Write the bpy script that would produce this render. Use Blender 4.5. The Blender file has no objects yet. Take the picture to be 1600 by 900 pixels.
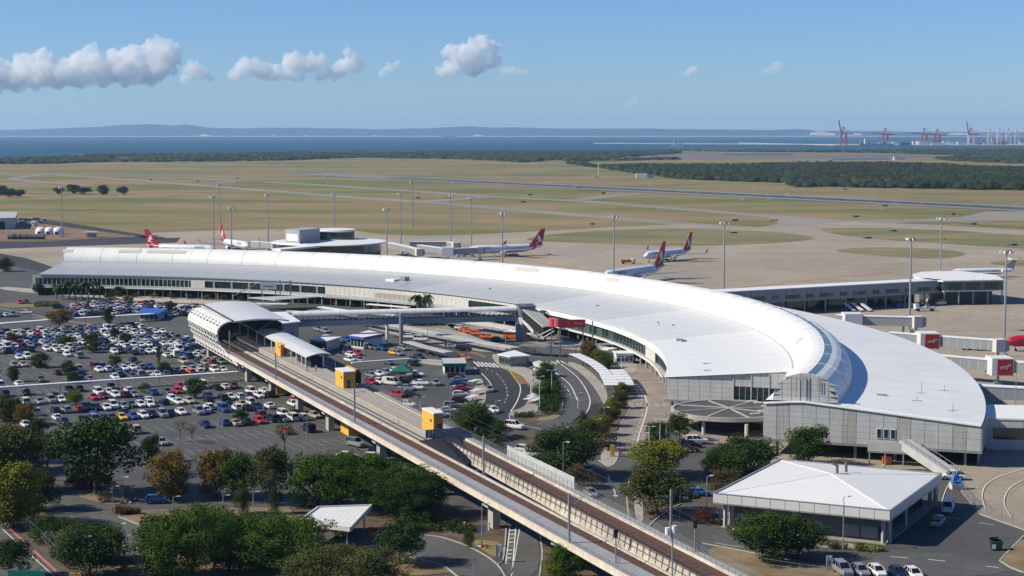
import bpy, math, random
import numpy as np
from mathutils import Vector, Matrix, noise as mnoise

random.seed(7)
rng = np.random.default_rng(11)
scene = bpy.context.scene
col = scene.collection

# ------------------------------------------------------------------ camera
FOC, PITCH, CAM_H = 2650.0, math.atan2(244, 2650), 75.0
SP, CP = math.sin(PITCH), math.cos(PITCH)
cam_data = bpy.data.cameras.new("camera")
cam_data.sensor_width = 36.0
cam_data.lens = 36.0 * FOC / 1600.0
cam_data.clip_start = 1.0
cam_data.clip_end = 90000.0
cam = bpy.data.objects.new("camera", cam_data)
cam.location = (0, 0, CAM_H)
cam.rotation_euler = (math.pi / 2 - PITCH, 0, 0)
col.objects.link(cam)
scene.camera = cam

# ------------------------------------------------------------------ light
SUN_EL, SUN_AZ = math.radians(38.0), math.radians(264.0)     # azimuth clockwise from +Y (view direction)
world = bpy.data.worlds.new("World")
scene.world = world
world.use_nodes = True
wn = world.node_tree.nodes
bg = wn["Background"]
sky = wn.new("ShaderNodeTexSky")
sky.sky_type = 'NISHITA'
sky.sun_disc = False
sky.sun_elevation = SUN_EL
sky.sun_rotation = SUN_AZ
sky.altitude = 0
sky.air_density = 1.0
sky.dust_density = 0.0
sky.ozone_density = 6.0
tint = wn.new("ShaderNodeMix")
tint.data_type = 'RGBA'
tint.blend_type = 'MULTIPLY'
tint.inputs[0].default_value = 1.0
tint.inputs[7].default_value = (.74, .97, 1.36, 1)      # clear maritime air: a deeper blue than the model's default
world.node_tree.links.new(sky.outputs[0], tint.inputs[6])
world.node_tree.links.new(tint.outputs[2], bg.inputs[0])
bg.inputs[1].default_value = 0.062
sun_dir = Vector((math.sin(SUN_AZ) * math.cos(SUN_EL), math.cos(SUN_AZ) * math.cos(SUN_EL), math.sin(SUN_EL)))
sl = bpy.data.lights.new("sun", 'SUN')
sl.energy = 5.0
sl.angle = math.radians(0.53)
sl.color = (1.0, 0.92, 0.75)
so = bpy.data.objects.new("sun", sl)
so.rotation_euler = sun_dir.to_track_quat('Z', 'Y').to_euler()
so.location = (-200, -100, 300)
col.objects.link(so)
scene.view_settings.view_transform = 'Standard'
scene.view_settings.look = 'None'
scene.view_settings.exposure = 0.50
scene.cycles.max_bounces = 48
scene.cycles.volume_bounces = 48
scene.cycles.diffuse_bounces = 3
scene.cycles.glossy_bounces = 3
scene.cycles.transparent_max_bounces = 16


# ------------------------------------------------------------------ helpers
def P(px, py, z=0.0):
    """the point of the place that stands at height z under a point of the 1600 x 900 photograph"""
    x = (px - 800) / FOC
    y = -(py - 450) / FOC
    d = (x, CP + y * SP, -SP + y * CP)
    t = (z - CAM_H) / d[2]
    return Vector((d[0] * t, d[1] * t, z))


def G(pts, z=0.0):
    return [P(x, y, z) for x, y in pts]


class MB:
    def __init__(s):
        s.v, s.f, s.m = [], [], []

    def add(s, vs, fs, mi=0):
        o = len(s.v)
        s.v += [tuple(p) for p in vs]
        s.f += [tuple(i + o for i in f) for f in fs]
        s.m += [mi] * len(fs)
        return s

    def quad(s, a, b, c, d, mi=0):
        return s.add([a, b, c, d], [(0, 1, 2, 3)], mi)

    def box(s, cx, cy, z0, sx, sy, sz, rot=0.0, mi=0):
        c, n = math.cos(rot), math.sin(rot)
        vs = []
        for z in (z0, z0 + sz):
            for x, y in ((-sx / 2, -sy / 2), (sx / 2, -sy / 2), (sx / 2, sy / 2), (-sx / 2, sy / 2)):
                vs.append((cx + x * c - y * n, cy + x * n + y * c, z))
        return s.add(vs, [(0, 3, 2, 1), (4, 5, 6, 7), (0, 1, 5, 4), (1, 2, 6, 5), (2, 3, 7, 6), (3, 0, 4, 7)], mi)

    def prism(s, poly, z0, z1, mi=0, side=None):
        n = len(poly)
        a = sum(poly[i][0] * poly[(i + 1) % n][1] - poly[(i + 1) % n][0] * poly[i][1] for i in range(n))
        if a < 0:
            poly = list(reversed(poly))
        vs = [(p[0], p[1], z0) for p in poly] + [(p[0], p[1], z1) for p in poly]
        s.add(vs, [tuple(range(n - 1, -1, -1)), tuple(range(n, 2 * n))], mi)
        o = len(s.v) - 2 * n
        for i in range(n):
            j = (i + 1) % n
            s.f.append((o + i, o + j, o + n + j, o + n + i))
            s.m.append(mi if side is None else side)
        return s

    def sheet(s, poly, z=None, mi=0):
        n = len(poly)
        a = sum(poly[i][0] * poly[(i + 1) % n][1] - poly[(i + 1) % n][0] * poly[i][1] for i in range(n))
        if a < 0:
            poly = list(reversed(poly))
        return s.add([(p[0], p[1], p[2] if z is None else z) for p in poly], [tuple(range(n))], mi)

    def beam(s, p, q, w, h=None, mi=0):
        p, q = Vector(p), Vector(q)
        h = w if h is None else h
        d = (q - p)
        if d.length < 1e-6:
            return s
        d.normalize()
        up = Vector((0, 0, 1)) if abs(d.z) < .99 else Vector((1, 0, 0))
        r = d.cross(up).normalized() * (w / 2)
        u = r.cross(d).normalized() * (h / 2)
        vs = [p - r - u, p + r - u, p + r + u, p - r + u, q - r - u, q + r - u, q + r + u, q - r + u]
        return s.add(vs, [(0, 1, 2, 3), (7, 6, 5, 4), (0, 4, 5, 1), (1, 5, 6, 2), (2, 6, 7, 3), (3, 7, 4, 0)], mi)

    def tube(s, p, q, r0, r1=None, n=8, mi=0, caps=True):
        p, q = Vector(p), Vector(q)
        r1 = r0 if r1 is None else r1
        d = (q - p).normalized()
        up = Vector((0, 0, 1)) if abs(d.z) < .99 else Vector((1, 0, 0))
        a = d.cross(up).normalized()
        b = a.cross(d)
        vs = []
        for c, r in ((p, r0), (q, r1)):
            for i in range(n):
                t = 2 * math.pi * i / n
                vs.append(c + (a * math.cos(t) + b * math.sin(t)) * r)
        fs = [((i + 1) % n, i, n + i, n + (i + 1) % n) for i in range(n)]
        if caps:
            fs += [tuple(range(n)), tuple(range(2 * n - 1, n - 1, -1))]
        return s.add(vs, fs, mi)

    def grid(s, rows, mi=0, close=False):
        """rows of equal length of points -> quads"""
        n = len(rows[0])
        vs = [p for r in rows for p in r]
        fs = []
        for i in range(len(rows) - 1):
            for j in range(n if close else n - 1):
                k = (j + 1) % n
                fs.append((i * n + j, i * n + k, (i + 1) * n + k, (i + 1) * n + j))
        return s.add(vs, fs, mi)

    def strip(s, pts, w, z, mi=0):
        """flat band of width w along a ground polyline"""
        pts = [Vector((p[0], p[1], 0)) for p in pts]
        L, R = [], []
        for i, p in enumerate(pts):
            d = (pts[min(i + 1, len(pts) - 1)] - pts[max(i - 1, 0)]).normalized()
            n = Vector((-d.y, d.x, 0)) * (w / 2)
            L.append((p.x + n.x, p.y + n.y, z))
            R.append((p.x - n.x, p.y - n.y, z))
        return s.grid([R, L], mi)

    def lathe(s, prof, c=(0, 0), n=24, mi=0):
        rows = []
        for r, z in prof:
            rows.append([(c[0] + r * math.cos(2 * math.pi * i / n), c[1] + r * math.sin(2 * math.pi * i / n), z) for i in range(n)])
        return s.grid(rows, mi, True)

    def mesh(s, name):
        me = bpy.data.meshes.new(name)
        me.from_pydata(s.v, [], s.f)
        return me

    def build(s, name, mats, parent=None, smooth=False, world=True):
        mats = mats if isinstance(mats, (list, tuple)) else [mats]
        off = Vector((0, 0, 0))
        p = parent
        while p is not None and world:
            off += p.location
            p = p.parent
        me = bpy.data.meshes.new(name)
        vs = s.v if off.length == 0 else [(x - off.x, y - off.y, z - off.z) for x, y, z in s.v]
        me.from_pydata(vs, [], s.f)
        for m in mats:
            me.materials.append(m)
        me.polygons.foreach_set("material_index", s.m)
        if smooth:
            me.polygons.foreach_set("use_smooth", [True] * len(s.f))
        me.update()
        o = bpy.data.objects.new(name, me)
        col.objects.link(o)
        if parent is not None:
            o.parent = parent
        return o


def tag(o, label=None, cat=None, group=None, kind=None):
    if label: o["label"] = label
    if cat: o["category"] = cat
    if group: o["group"] = group
    if kind: o["kind"] = kind
    return o


def thing(name, label, cat, loc=(0, 0, 0), rot=0.0, group=None):
    o = bpy.data.objects.new(name, None)
    o.location = loc
    o.rotation_euler = (0, 0, rot)
    o.empty_display_size = .5
    col.objects.link(o)
    return tag(o, label, cat, group)


def dup(root, loc, rot=0.0, scale=None, label=None, group=None):
    r = root.copy()
    col.objects.link(r)
    r.location = loc
    r.rotation_euler = (0, 0, rot)
    if scale is not None:
        r.scale = scale if isinstance(scale, (tuple, list)) else (scale,) * 3
    if label: r["label"] = label
    if group: r["group"] = group

    def kids(src, dst):
        for ch in src.children:
            c = ch.copy()
            col.objects.link(c)
            c.parent = dst
            kids(ch, c)
    kids(root, r)
    return r


def struct(name, mb, m, label=None, smooth=False):
    o = mb.build(name, m, smooth=smooth)
    return tag(o, label, kind='structure')


ALB = .80        # one reflectance scale for every paint and stone colour below


def add_wear(m, big=.012, small=.9, lo=.72, hi=1.12, joints=0.0):
    """patches, stains and fine grit multiplied over a paving colour"""
    nt = m.node_tree
    b = nt.nodes["Principled BSDF"]
    src = b.inputs["Base Color"].links[0].from_socket
    tc = nt.nodes.new("ShaderNodeNewGeometry")
    for sc, l, h, det in ((big, lo, hi, 7), (small, 1 - (1 - lo) * .65, 1 + (hi - 1) * 1.2, 3), (.16, 1 - (1 - lo) * .6, 1 + (hi - 1) * .8, 6)):
        t = nt.nodes.new("ShaderNodeTexNoise")
        t.inputs["Scale"].default_value = sc
        t.inputs["Detail"].default_value = det
        t.inputs["Roughness"].default_value = .7
        nt.links.new(tc.outputs["Position"], t.inputs[0])
        r = nt.nodes.new("ShaderNodeMapRange")
        r.inputs[1].default_value, r.inputs[2].default_value = .32, .68
        r.inputs[3].default_value, r.inputs[4].default_value = l, h
        nt.links.new(t.outputs[0], r.inputs[0])
        mx = nt.nodes.new("ShaderNodeMix"); mx.data_type = 'RGBA'; mx.blend_type = 'MULTIPLY'; mx.inputs[0].default_value = 1
        nt.links.new(src, mx.inputs[6]); nt.links.new(r.outputs[0], mx.inputs[7])
        src = mx.outputs[2]
    if joints:
        br = nt.nodes.new("ShaderNodeTexBrick")
        br.offset = 0
        br.inputs["Scale"].default_value = 1.0
        br.inputs["Brick Width"].default_value = joints
        br.inputs["Row Height"].default_value = joints
        br.inputs["Mortar Size"].default_value = .09
        br.inputs["Color1"].default_value = (1, 1, 1, 1); br.inputs["Color2"].default_value = (.90, .90, .89, 1); br.inputs["Mortar"].default_value = (.62, .6, .58, 1)
        mp = nt.nodes.new("ShaderNodeMapping"); mp.inputs["Rotation"].default_value = (0, 0, .5)
        nt.links.new(tc.outputs["Position"], mp.inputs[0]); nt.links.new(mp.outputs[0], br.inputs[0])
        mx = nt.nodes.new("ShaderNodeMix"); mx.data_type = 'RGBA'; mx.blend_type = 'MULTIPLY'; mx.inputs[0].default_value = .8
        nt.links.new(src, mx.inputs[6]); nt.links.new(br.outputs[0], mx.inputs[7])
        src = mx.outputs[2]
    nt.links.new(src, b.inputs["Base Color"])


def mat(name, c, rough=.7, metal=0.0, ns=None, na=.2, bump=0.0, spec=.4, c2=None, stretch=None, det=4.0, island=0.0):
    """colour with noise; c2: a second colour the noise mixes to"""
    m = bpy.data.materials.new(name)
    m.use_nodes = True
    nt = m.node_tree
    b = nt.nodes["Principled BSDF"]
    b.inputs["Roughness"].default_value = rough
    b.inputs["Metallic"].default_value = metal
    b.inputs["Specular IOR Level"].default_value = spec
    c = tuple(x * ALB for x in c[:3]) + (1,)
    c2 = tuple(x * ALB for x in c2) if c2 else None
    b.inputs["Base Color"].default_value = c
    out = None
    if ns:
        tc = nt.nodes.new("ShaderNodeTexCoord")
        mp = nt.nodes.new("ShaderNodeMapping")
        nt.links.new(tc.outputs["Object"], mp.inputs[0])
        if stretch: mp.inputs["Scale"].default_value = stretch
        tx = nt.nodes.new("ShaderNodeTexNoise")
        tx.inputs["Scale"].default_value = ns
        tx.inputs["Detail"].default_value = det
        tx.inputs["Roughness"].default_value = .6
        nt.links.new(mp.outputs[0], tx.inputs[0])
        mr = nt.nodes.new("ShaderNodeMapRange")
        mr.inputs[1].default_value = .3
        mr.inputs[2].default_value = .7
        nt.links.new(tx.outputs[0], mr.inputs[0])
        mx = nt.nodes.new("ShaderNodeMix")
        mx.data_type = 'RGBA'
        mx.inputs[6].default_value = tuple(x * (1 - na) for x in c[:3]) + (1,)
        mx.inputs[7].default_value = (tuple(c2) + (1,)) if c2 else tuple(min(1, x * (1 + na)) for x in c[:3]) + (1,)
        nt.links.new(mr.outputs[0], mx.inputs[0])
        out = mx.outputs[2]
        nt.links.new(out, b.inputs["Base Color"])
        if bump:
            bp = nt.nodes.new("ShaderNodeBump")
            bp.inputs["Strength"].default_value = .6
            bp.inputs["Distance"].default_value = bump
            nt.links.new(tx.outputs[0], bp.inputs["Height"])
            nt.links.new(bp.outputs[0], b.inputs["Normal"])
    if island:
        gm = nt.nodes.new("ShaderNodeNewGeometry")
        mr2 = nt.nodes.new("ShaderNodeMapRange")
        mr2.inputs[3].default_value = 1 - island
        mr2.inputs[4].default_value = 1 + island
        nt.links.new(gm.outputs["Random Per Island"], mr2.inputs[0])
        mm = nt.nodes.new("ShaderNodeMix")
        mm.data_type = 'RGBA'
        mm.blend_type = 'MULTIPLY'
        mm.inputs[0].default_value = 1
        if out is not None:
            nt.links.new(out, mm.inputs[6])
        else:
            mm.inputs[6].default_value = c
        nt.links.new(mr2.outputs[0], mm.inputs[7])
        nt.links.new(mm.outputs[2], b.inputs["Base Color"])
    return m


# ------------------------------------------------------------------ materials
WHITE = mat("white_sheet", (.80, .80, .79), .45, ns=.25, na=.03)
ROOFW = mat("roof_white", (.80, .80, .78), .42, ns=.12, na=.05, stretch=(1, 1, 1))
ROOFG = mat("roof_zinc", (.50, .52, .54), .38, metal=.25, ns=.06, na=.10)
CLAD = mat("cladding", (.50, .505, .495), .5, ns=.4, na=.06)
CLADD = mat("cladding_beige", (.62, .60, .55), .6, ns=.4, na=.06)
STEEL = mat("grey_steel", (.30, .32, .34), .5, metal=.3, ns=1, na=.06)
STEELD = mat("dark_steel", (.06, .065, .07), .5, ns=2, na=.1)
POLE = mat("galvanised", (.36, .38, .40), .45, metal=.4, ns=1, na=.05)
WPOLE = mat("white_paint", (.75, .75, .74), .4, ns=2, na=.04)
CONC = mat("concrete", (.40, .385, .36), .85, ns=.5, na=.12, bump=.01)
CREAM = mat("cream_concrete", (.68, .59, .48), .8, ns=.35, na=.08)
GLASSD = mat("dark_glass", (.012, .03, .032), .08, spec=.8, ns=.3, na=.3)
GLASST = mat("teal_glass", (.03, .13, .12), .1, spec=.8, ns=.3, na=.2)
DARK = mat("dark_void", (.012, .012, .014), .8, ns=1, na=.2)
YEL = mat("yellow_paint", (.80, .44, .06), .5, ns=.6, na=.06)
RED = mat("red_paint", (.45, .02, .025), .4, ns=1, na=.05)
ORANGE = mat("orange_paint", (.75, .13, .02), .35, ns=1, na=.04)
BLUE = mat("blue_paint", (.03, .10, .42), .45, ns=1, na=.06)
GREEN = mat("green_paint", (.01, .20, .10), .45, ns=1, na=.06)
BLACK = mat("black_rubber", (.015, .015, .016), .8, ns=3, na=.1)
ASPH = mat("asphalt", (.082, .083, .081), .9, ns=.035, na=.16, bump=.0, det=9)
ASPHD = mat("new_asphalt", (.035, .035, .038), .9, ns=.08, na=.15, det=8)
ASPHM = mat("road_asphalt", (.098, .098, .096), .9, ns=.06, na=.16, det=8)
BRICK = mat("brick_road", (.30, .25, .215), .9, ns=.12, na=.16, det=8)
PAVE = mat("pavement", (.38, .35, .31), .9, ns=.15, na=.12, det=8)
LINEW = mat("white_line", (.70, .70, .68), .8, ns=.5, na=.15)
BAYW = mat("worn_bay_line", (.34, .34, .33), .9, ns=.4, na=.3)
LINEY = mat("yellow_line", (.70, .40, .03), .8, ns=.4, na=.2)
LINER = mat("red_line", (.50, .16, .12), .8, ns=.5, na=.15)
SOIL = mat("mulch", (.075, .052, .036), .95, ns=.25, na=.3, c2=(.15, .105, .065), det=9)
DRY = mat("dry_grass", (.17, .115, .055), .95, ns=.12, na=.2, c2=(.27, .20, .11), det=9)
GRS = mat("mown_grass", (.115, .15, .04), .95, ns=.022, na=.25, c2=(.28, .21, .10), det=8, stretch=(.35, 1, 1))
APRON = mat("apron_concrete", (.37, .315, .245), .9, ns=.018, na=.12, det=9)
TAXI = mat("taxiway_asphalt", (.25, .225, .19), .9, ns=.01, na=.15, det=9)
RUN = mat("runway_asphalt", (.19, .185, .18), .9, ns=.02, na=.1, det=8)
RUBB = mat("runway_rubber", (.045, .047, .055), .85, ns=.02, na=.25, det=8)
BALL = mat("ballast", (.10, .048, .034), .95, ns=1.2, na=.3, det=9)
for m_ in (ASPH, ASPHD, ASPHM, BRICK, PAVE): add_wear(m_)
add_wear(APRON, .008, .7, .80, 1.08, 7.5)
add_wear(CONC, .1, 2, .85, 1.08)
add_wear(CREAM, .08, 1.5, .86, 1.06)
add_wear(ROOFW, .03, .05, .95, 1.02)
add_wear(CLAD, .06, .5, .90, 1.05)
STAIN = mat('stained_concrete', (.50, .45, .385), .85, ns=.3, na=.12)
add_wear(STAIN, .15, 1.2, .78, 1.08)


def chaikin(pts, closed=True, it=2):
    """round the corners of a hand-placed outline"""
    for _ in range(it):
        out = []
        n = len(pts)
        if not closed: out.append(pts[0])
        for i in range(n if closed else n - 1):
            a, b = pts[i], pts[(i + 1) % n]
            if closed or i > 0: out.append((a[0] * .75 + b[0] * .25, a[1] * .75 + b[1] * .25))
            if closed or i < n - 2: out.append((a[0] * .25 + b[0] * .75, a[1] * .25 + b[1] * .75))
        if not closed: out.append(pts[-1])
        pts = out
    return pts
# ------------------------------------------------------------------ ground, sea, hills, airfield
def grass_mat():
    m = bpy.data.materials.new("airfield_grass")
    m.use_nodes = True
    nt = m.node_tree
    b = nt.nodes["Principled BSDF"]
    b.inputs["Roughness"].default_value = .95
    b.inputs["Specular IOR Level"].default_value = .1
    tc = nt.nodes.new("ShaderNodeTexCoord")

    def nz(scale, det, st):
        mp = nt.nodes.new("ShaderNodeMapping")
        mp.inputs["Scale"].default_value = st
        mp.inputs["Rotation"].default_value = (0, 0, .35)
        nt.links.new(tc.outputs["Object"], mp.inputs[0])
        t = nt.nodes.new("ShaderNodeTexNoise")
        t.inputs["Scale"].default_value = scale
        t.inputs["Detail"].default_value = det
        t.inputs["Roughness"].default_value = .62
        nt.links.new(mp.outputs[0], t.inputs[0])
        return t.outputs[0]
    r1 = nt.nodes.new("ShaderNodeValToRGB")
    e = r1.color_ramp.elements
    e[0].position, e[0].color = .41, (.115, .134, .046, 1)
    e[1].position, e[1].color = .57, (.205, .162, .098, 1)
    k = e.new(.49); k.color = (.172, .152, .078, 1)
    nt.links.new(nz(.0046, 9, (.5, 1, 1)), r1.inputs[0])
    r2 = nt.nodes.new("ShaderNodeValToRGB")
    e = r2.color_ramp.elements
    e[0].position, e[0].color = .33, (.62, .72, .5, 1)
    e[1].position, e[1].color = .57, (1.15, 1.06, 1.0, 1)
    nt.links.new(nz(.018, 9, (.4, 1, 1)), r2.inputs[0])
    mx = nt.nodes.new("ShaderNodeMix")
    mx.data_type = 'RGBA'
    mx.blend_type = 'MULTIPLY'
    mx.inputs[0].default_value = .8
    nt.links.new(r1.outputs[0], mx.inputs[6])
    nt.links.new(r2.outputs[0], mx.inputs[7])
    nt.links.new(mx.outputs[2], b.inputs["Base Color"])
    return m


AIRGRASS = grass_mat()
SEA = mat("sea_water", (.012, .070, .125), .6, ns=.0012, na=.25, stretch=(.3, 1, 1), spec=.12, c2=(.016, .085, .145))
HILL = mat("hill_scrub", (.035, .06, .055), .95, ns=.0008, na=.2)
SAND = mat("pale_sand", (.62, .53, .42), .95, ns=.002, na=.1)
MUD = mat("tidal_mud", (.15, .125, .11), .9, ns=.004, na=.2, stretch=(.3, 1, 1))

coast = [(-900, 252), (-300, 250), (0, 247), (60, 246), (95, 245), (105, 242), (150, 240.5), (300, 239.5), (450, 238), (620, 237.5), (800, 236),
         (950, 235), (1060, 233.5), (1150, 233.8), (1250, 234), (1400, 232.5), (1600, 231.5), (1900, 231), (2600, 231)]
pts = [Vector((-9000, -150, 0)), Vector((9000, -150, 0))] + [P(x, y) for x, y in reversed(coast)]
struct("ground", MB().sheet(pts, 0), AIRGRASS, "wide flat airfield ground of tan and green grass")
struct("sea", MB().quad((-24000, 300, -.6), (24000, 300, -.6), (24000, 30200, -.6), (-24000, 30200, -.6)), SEA, "deep blue bay behind the mangrove shore")

# long island of wooded dunes on the horizon
prof = [(-2600, 204), (-900, 203), (0, 203.2), (60, 201.5), (110, 200), (150, 198.6), (180, 196.5), (215, 194.6), (245, 194.2), (268, 195.6), (292, 194.4), (312, 197), (335, 200), (370, 200.8),
        (400, 200), (450, 199.4), (500, 200.2), (560, 201.2), (620, 201.8), (660, 200.6), (700, 198.6), (735, 197.8), (770, 199.4), (800, 199), (850, 200.4), (920, 201),
        (1000, 201), (1060, 201.6), (1130, 202.4), (1200, 203.4), (1225, 202), (1255, 202.2), (1270, 204), (1340, 204.5), (1420, 206), (1600, 206.5), (2600, 207), (4200, 207)]
mb = MB()
YH = 28600.0
rows = [[], [], [], []]
for i in range(len(prof) - 1):
    (xa, ya), (xb, yb) = prof[i], prof[i + 1]
    n = 6
    for k in range(n):
        t = k / n
        px, py = xa + (xb - xa) * t, ya + (yb - ya) * t
        X = (px - 800) / FOC * YH
        h = CAM_H + (206 - py) / FOC * YH + 9 * mnoise.noise((X * .002, 3.1, 0)) + 5 * mnoise.noise((X * .007, 1.1, 0))
        h = max(h, 48)
        rows[0].append((X, YH - 600, -1)); rows[1].append((X, YH - 560, h * .25))
        rows[2].append((X, YH, h)); rows[3].append((X * 1.03, YH + 1400, -1))
mb.grid(rows)
struct("hills", mb, HILL, "long blue hazy island of wooded hills across the bay", smooth=True)
mb = MB()
mb.quad((-13000, 27500, .4), (13000, 27500, .4), (13000, 28020, 7), (-13000, 28020, 7))
struct("beach", mb, SAND, "thin pale beach line along the far island")
mb = MB()
for cx, cy, w, h in ((214, 213, 16, 3.2), (228, 212.5, 9, 5), (321, 211, 17, 4.6), (428, 211.5, 6, 4), (481, 212, 12, 4), (589, 212, 12, 3), (748, 211, 16, 3), (1283, 208.5, 42, 8), (1330, 209.5, 30, 5), (1498, 209, 40, 4)):
    y = 27980.0
    X = (cx - 800) / FOC * y
    hw = w / FOC * y / 2
    z0 = CAM_H + (206 - cy - h * .35) / FOC * y
    z1 = z0 + h / FOC * y * .8
    mb.grid([[(X - hw, y, z0), (X - hw * .2, y, z0 - 4), (X + hw, y, z0)], [(X - hw * .8, y + 60, z0 + (z1 - z0) * .55), (X - hw * .1, y + 60, z1), (X + hw * .9, y + 60, z0 + (z1 - z0) * .5)]])
struct("sand_blows", mb, SAND, "bare pale sand blows on the far island")

# pavements of the airfield (each sheet a little above the one below)
def sheet(name, polys, m, z, label=None):
    mb = MB()
    for p in polys:
        mb.sheet(G(p), z)
    return struct(name, mb, m, label)


mud = [[(960, 246), (1060, 240.5), (1180, 239), (1330, 240), (1420, 242), (1500, 246), (1400, 248), (1250, 248), (1100, 248.5)]]
sheet("mud_flat", mud, MUD, .02, "grey brown tidal flat among the mangroves")
WAT = [[(1130, 241), (1240, 240.4), (1240, 242), (1130, 242.4)], [(1300, 248.2), (1390, 247.6), (1390, 249.2), (1300, 249.6)]]
sheet("lagoon", WAT, SEA, .05, "thin shallow lagoons in the tidal flat")

def taxi(pts, w, z, mb):
    mb.strip([P(x, y) for x, y in pts], w, z)


mb = MB()
taxi([(78, 272), (140, 276.5), (202, 280.7), (304, 289), (405, 297), (540, 307.5), (699, 318.5), (867, 333), (969, 341.4), (1070, 350), (1195, 358)], 30, .06, mb)
struct("taxiway", mb, TAXI, "long pale taxiway nearest the apron")
mb = MB()
taxi([(337, 285.5), (418, 284.5), (530, 291), (631, 297.6), (766, 307.5), (901, 313.8), (1070, 327), (1229, 340), (1330, 347), (1450, 353), (1600, 362), (1750, 371)], 30, .10, mb)
struct("taxiway", mb, TAXI, "long pale taxiway running beside the runway")
mb = MB()
taxi([(202, 279.6), (371, 275.8), (480, 272.6), (560, 271.6)], 26, .14, mb)
taxi([(78, 272), (40, 276), (15, 280), (60, 284), (140, 290)], 24, .14, mb)
taxi([(337, 285.5), (371, 283.0), (310, 279.5), (300, 278.6)], 22, .18, mb)
struct("taxiway", mb, TAXI, "looping taxiway at the far left end of the airfield")
mb = MB()
taxi([(655, 316), (700, 312.5), (766, 308.0)], 30, .20, mb)
taxi([(901, 312.5), (950, 307), (1002, 302.5)], 28, .20, mb)
struct("taxiway", mb, TAXI, "short taxiway linking the long taxiways to the runway")
mb = MB()
mb.sheet(G([(1200, 340), (1300, 345), (1364, 344), (1440, 342), (1499, 340), (1540, 331), (1640, 330), (1640, 345), (1530, 347), (1420, 348), (1300, 356), (1200, 361), (1170, 358), (1215, 350)]), .23)
struct("taxiway", mb, TAXI, "wide taxiway junction at the right of the airfield")
# runway: straight, with a worn dark centre
ra, rb = Vector((-369, 3061, 0)), Vector((760, 1236, 0))
mb = MB()
mb.strip([ra, rb], 92, .30)
struct("runway", mb, RUN, "long runway with pale shoulders crossing the airfield")
mb = MB()
r0 = ra.lerp(rb, .155)
mb.strip([r0, r0.lerp(rb, .12), r0.lerp(rb, .5), rb], 34, .36)
struct("runway_rubber", mb, RUBB, "dark rubbered strip along the runway centre")
mb = MB()
d = (rb - ra).normalized(); nrm = Vector((-d.y, d.x, 0))
for k in range(60):
    c = ra + d * (40 + k * 34)
    mb.strip([c, c + d * 17], 1.2, .42)
for sgn in (-1, 1):
    mb.strip([ra + nrm * 29 * sgn, rb + nrm * 29 * sgn], 1.4, .42)
struct("runway_marking", mb, LINEW, "white painted runway lines")

apron = [(-60, 392), (110, 385), (190, 379), (205, 369), (250, 363.5), (330, 360.5), (446, 358.5), (554, 360.5), (597, 367), (660, 369), (733, 367), (850, 361.5), (969, 354.5), (1070, 350.5), (1195, 357), (1330, 347),
         (1450, 352), (1600, 360), (1900, 372), (2300, 900), (1800, 900), (1600, 829), (1530, 805), (1500, 770), (1505, 740), (1440, 735), (1240, 735), (1180, 735), (1160, 600), (700, 455), (60, 424), (-60, 402)]
sheet("apron", [apron], APRON, .26, "broad beige concrete aircraft apron")
isl = [[(817, 373.5), (867, 365.5), (960, 359.5), (1070, 357), (1178, 361), (1235, 365), (1276, 372), (1262, 376), (1195, 382), (1060, 385), (969, 382), (834, 377.5)],
       [(1303, 390.5), (1364, 386.5), (1465, 389), (1507, 395), (1510, 399), (1482, 404), (1440, 404.5), (1381, 400.5), (1313, 395)],
       [(1276, 358.5), (1300, 356.5), (1364, 356.2), (1482, 360), (1600, 368.5), (1760, 380), (1760, 402), (1600, 388.7), (1482, 382), (1364, 374), (1300, 366)],
       [(1487, 347), (1600, 344.5), (1700, 346), (1700, 358), (1600, 356), (1520, 351.5)],
       [(1540, 410), (1600, 407), (1700, 409), (1700, 420), (1560, 416)]]
sheet("grass_island", [chaikin(i_) for i_ in isl], GRS, .34, "grass islands between the taxiways and apron")
sheet("service_road", [[(-60, 378), (60, 378), (180, 372), (250, 368), (225, 374), (282, 372), (275, 379.5), (180, 383), (60, 387), (-60, 392)],
                       [(50, 340), (75, 344), (215, 366), (260, 372), (240, 375), (190, 366), (70, 350)],
                       [(-60, 402), (0, 397), (40, 404), (88, 420), (70, 426), (30, 418), (-60, 408)]], ASPHD, .38, "dark asphalt service roads left of the terminal")
sheet("bare_dirt", [[(-60, 352), (60, 348), (130, 358), (200, 365), (170, 371), (60, 376), (-60, 378)]], mat("red_dirt", (.20, .11, .06), .95, ns=.03, na=.25, c2=(.26, .17, .10), det=8), .12, "strip of bare reddish dirt left of the apron")
mb = MB()
for a, b in (((733, 369), (1070, 352.5)), ((1060, 388), (1400, 392)), ((600, 372), (900, 420)), ((1150, 450), (1400, 425))):
    mb.strip([P(*a), P(*b)], 1.0, .44)
struct("apron_marking", mb, LINEY, "worn yellow apron guide lines")


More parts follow.
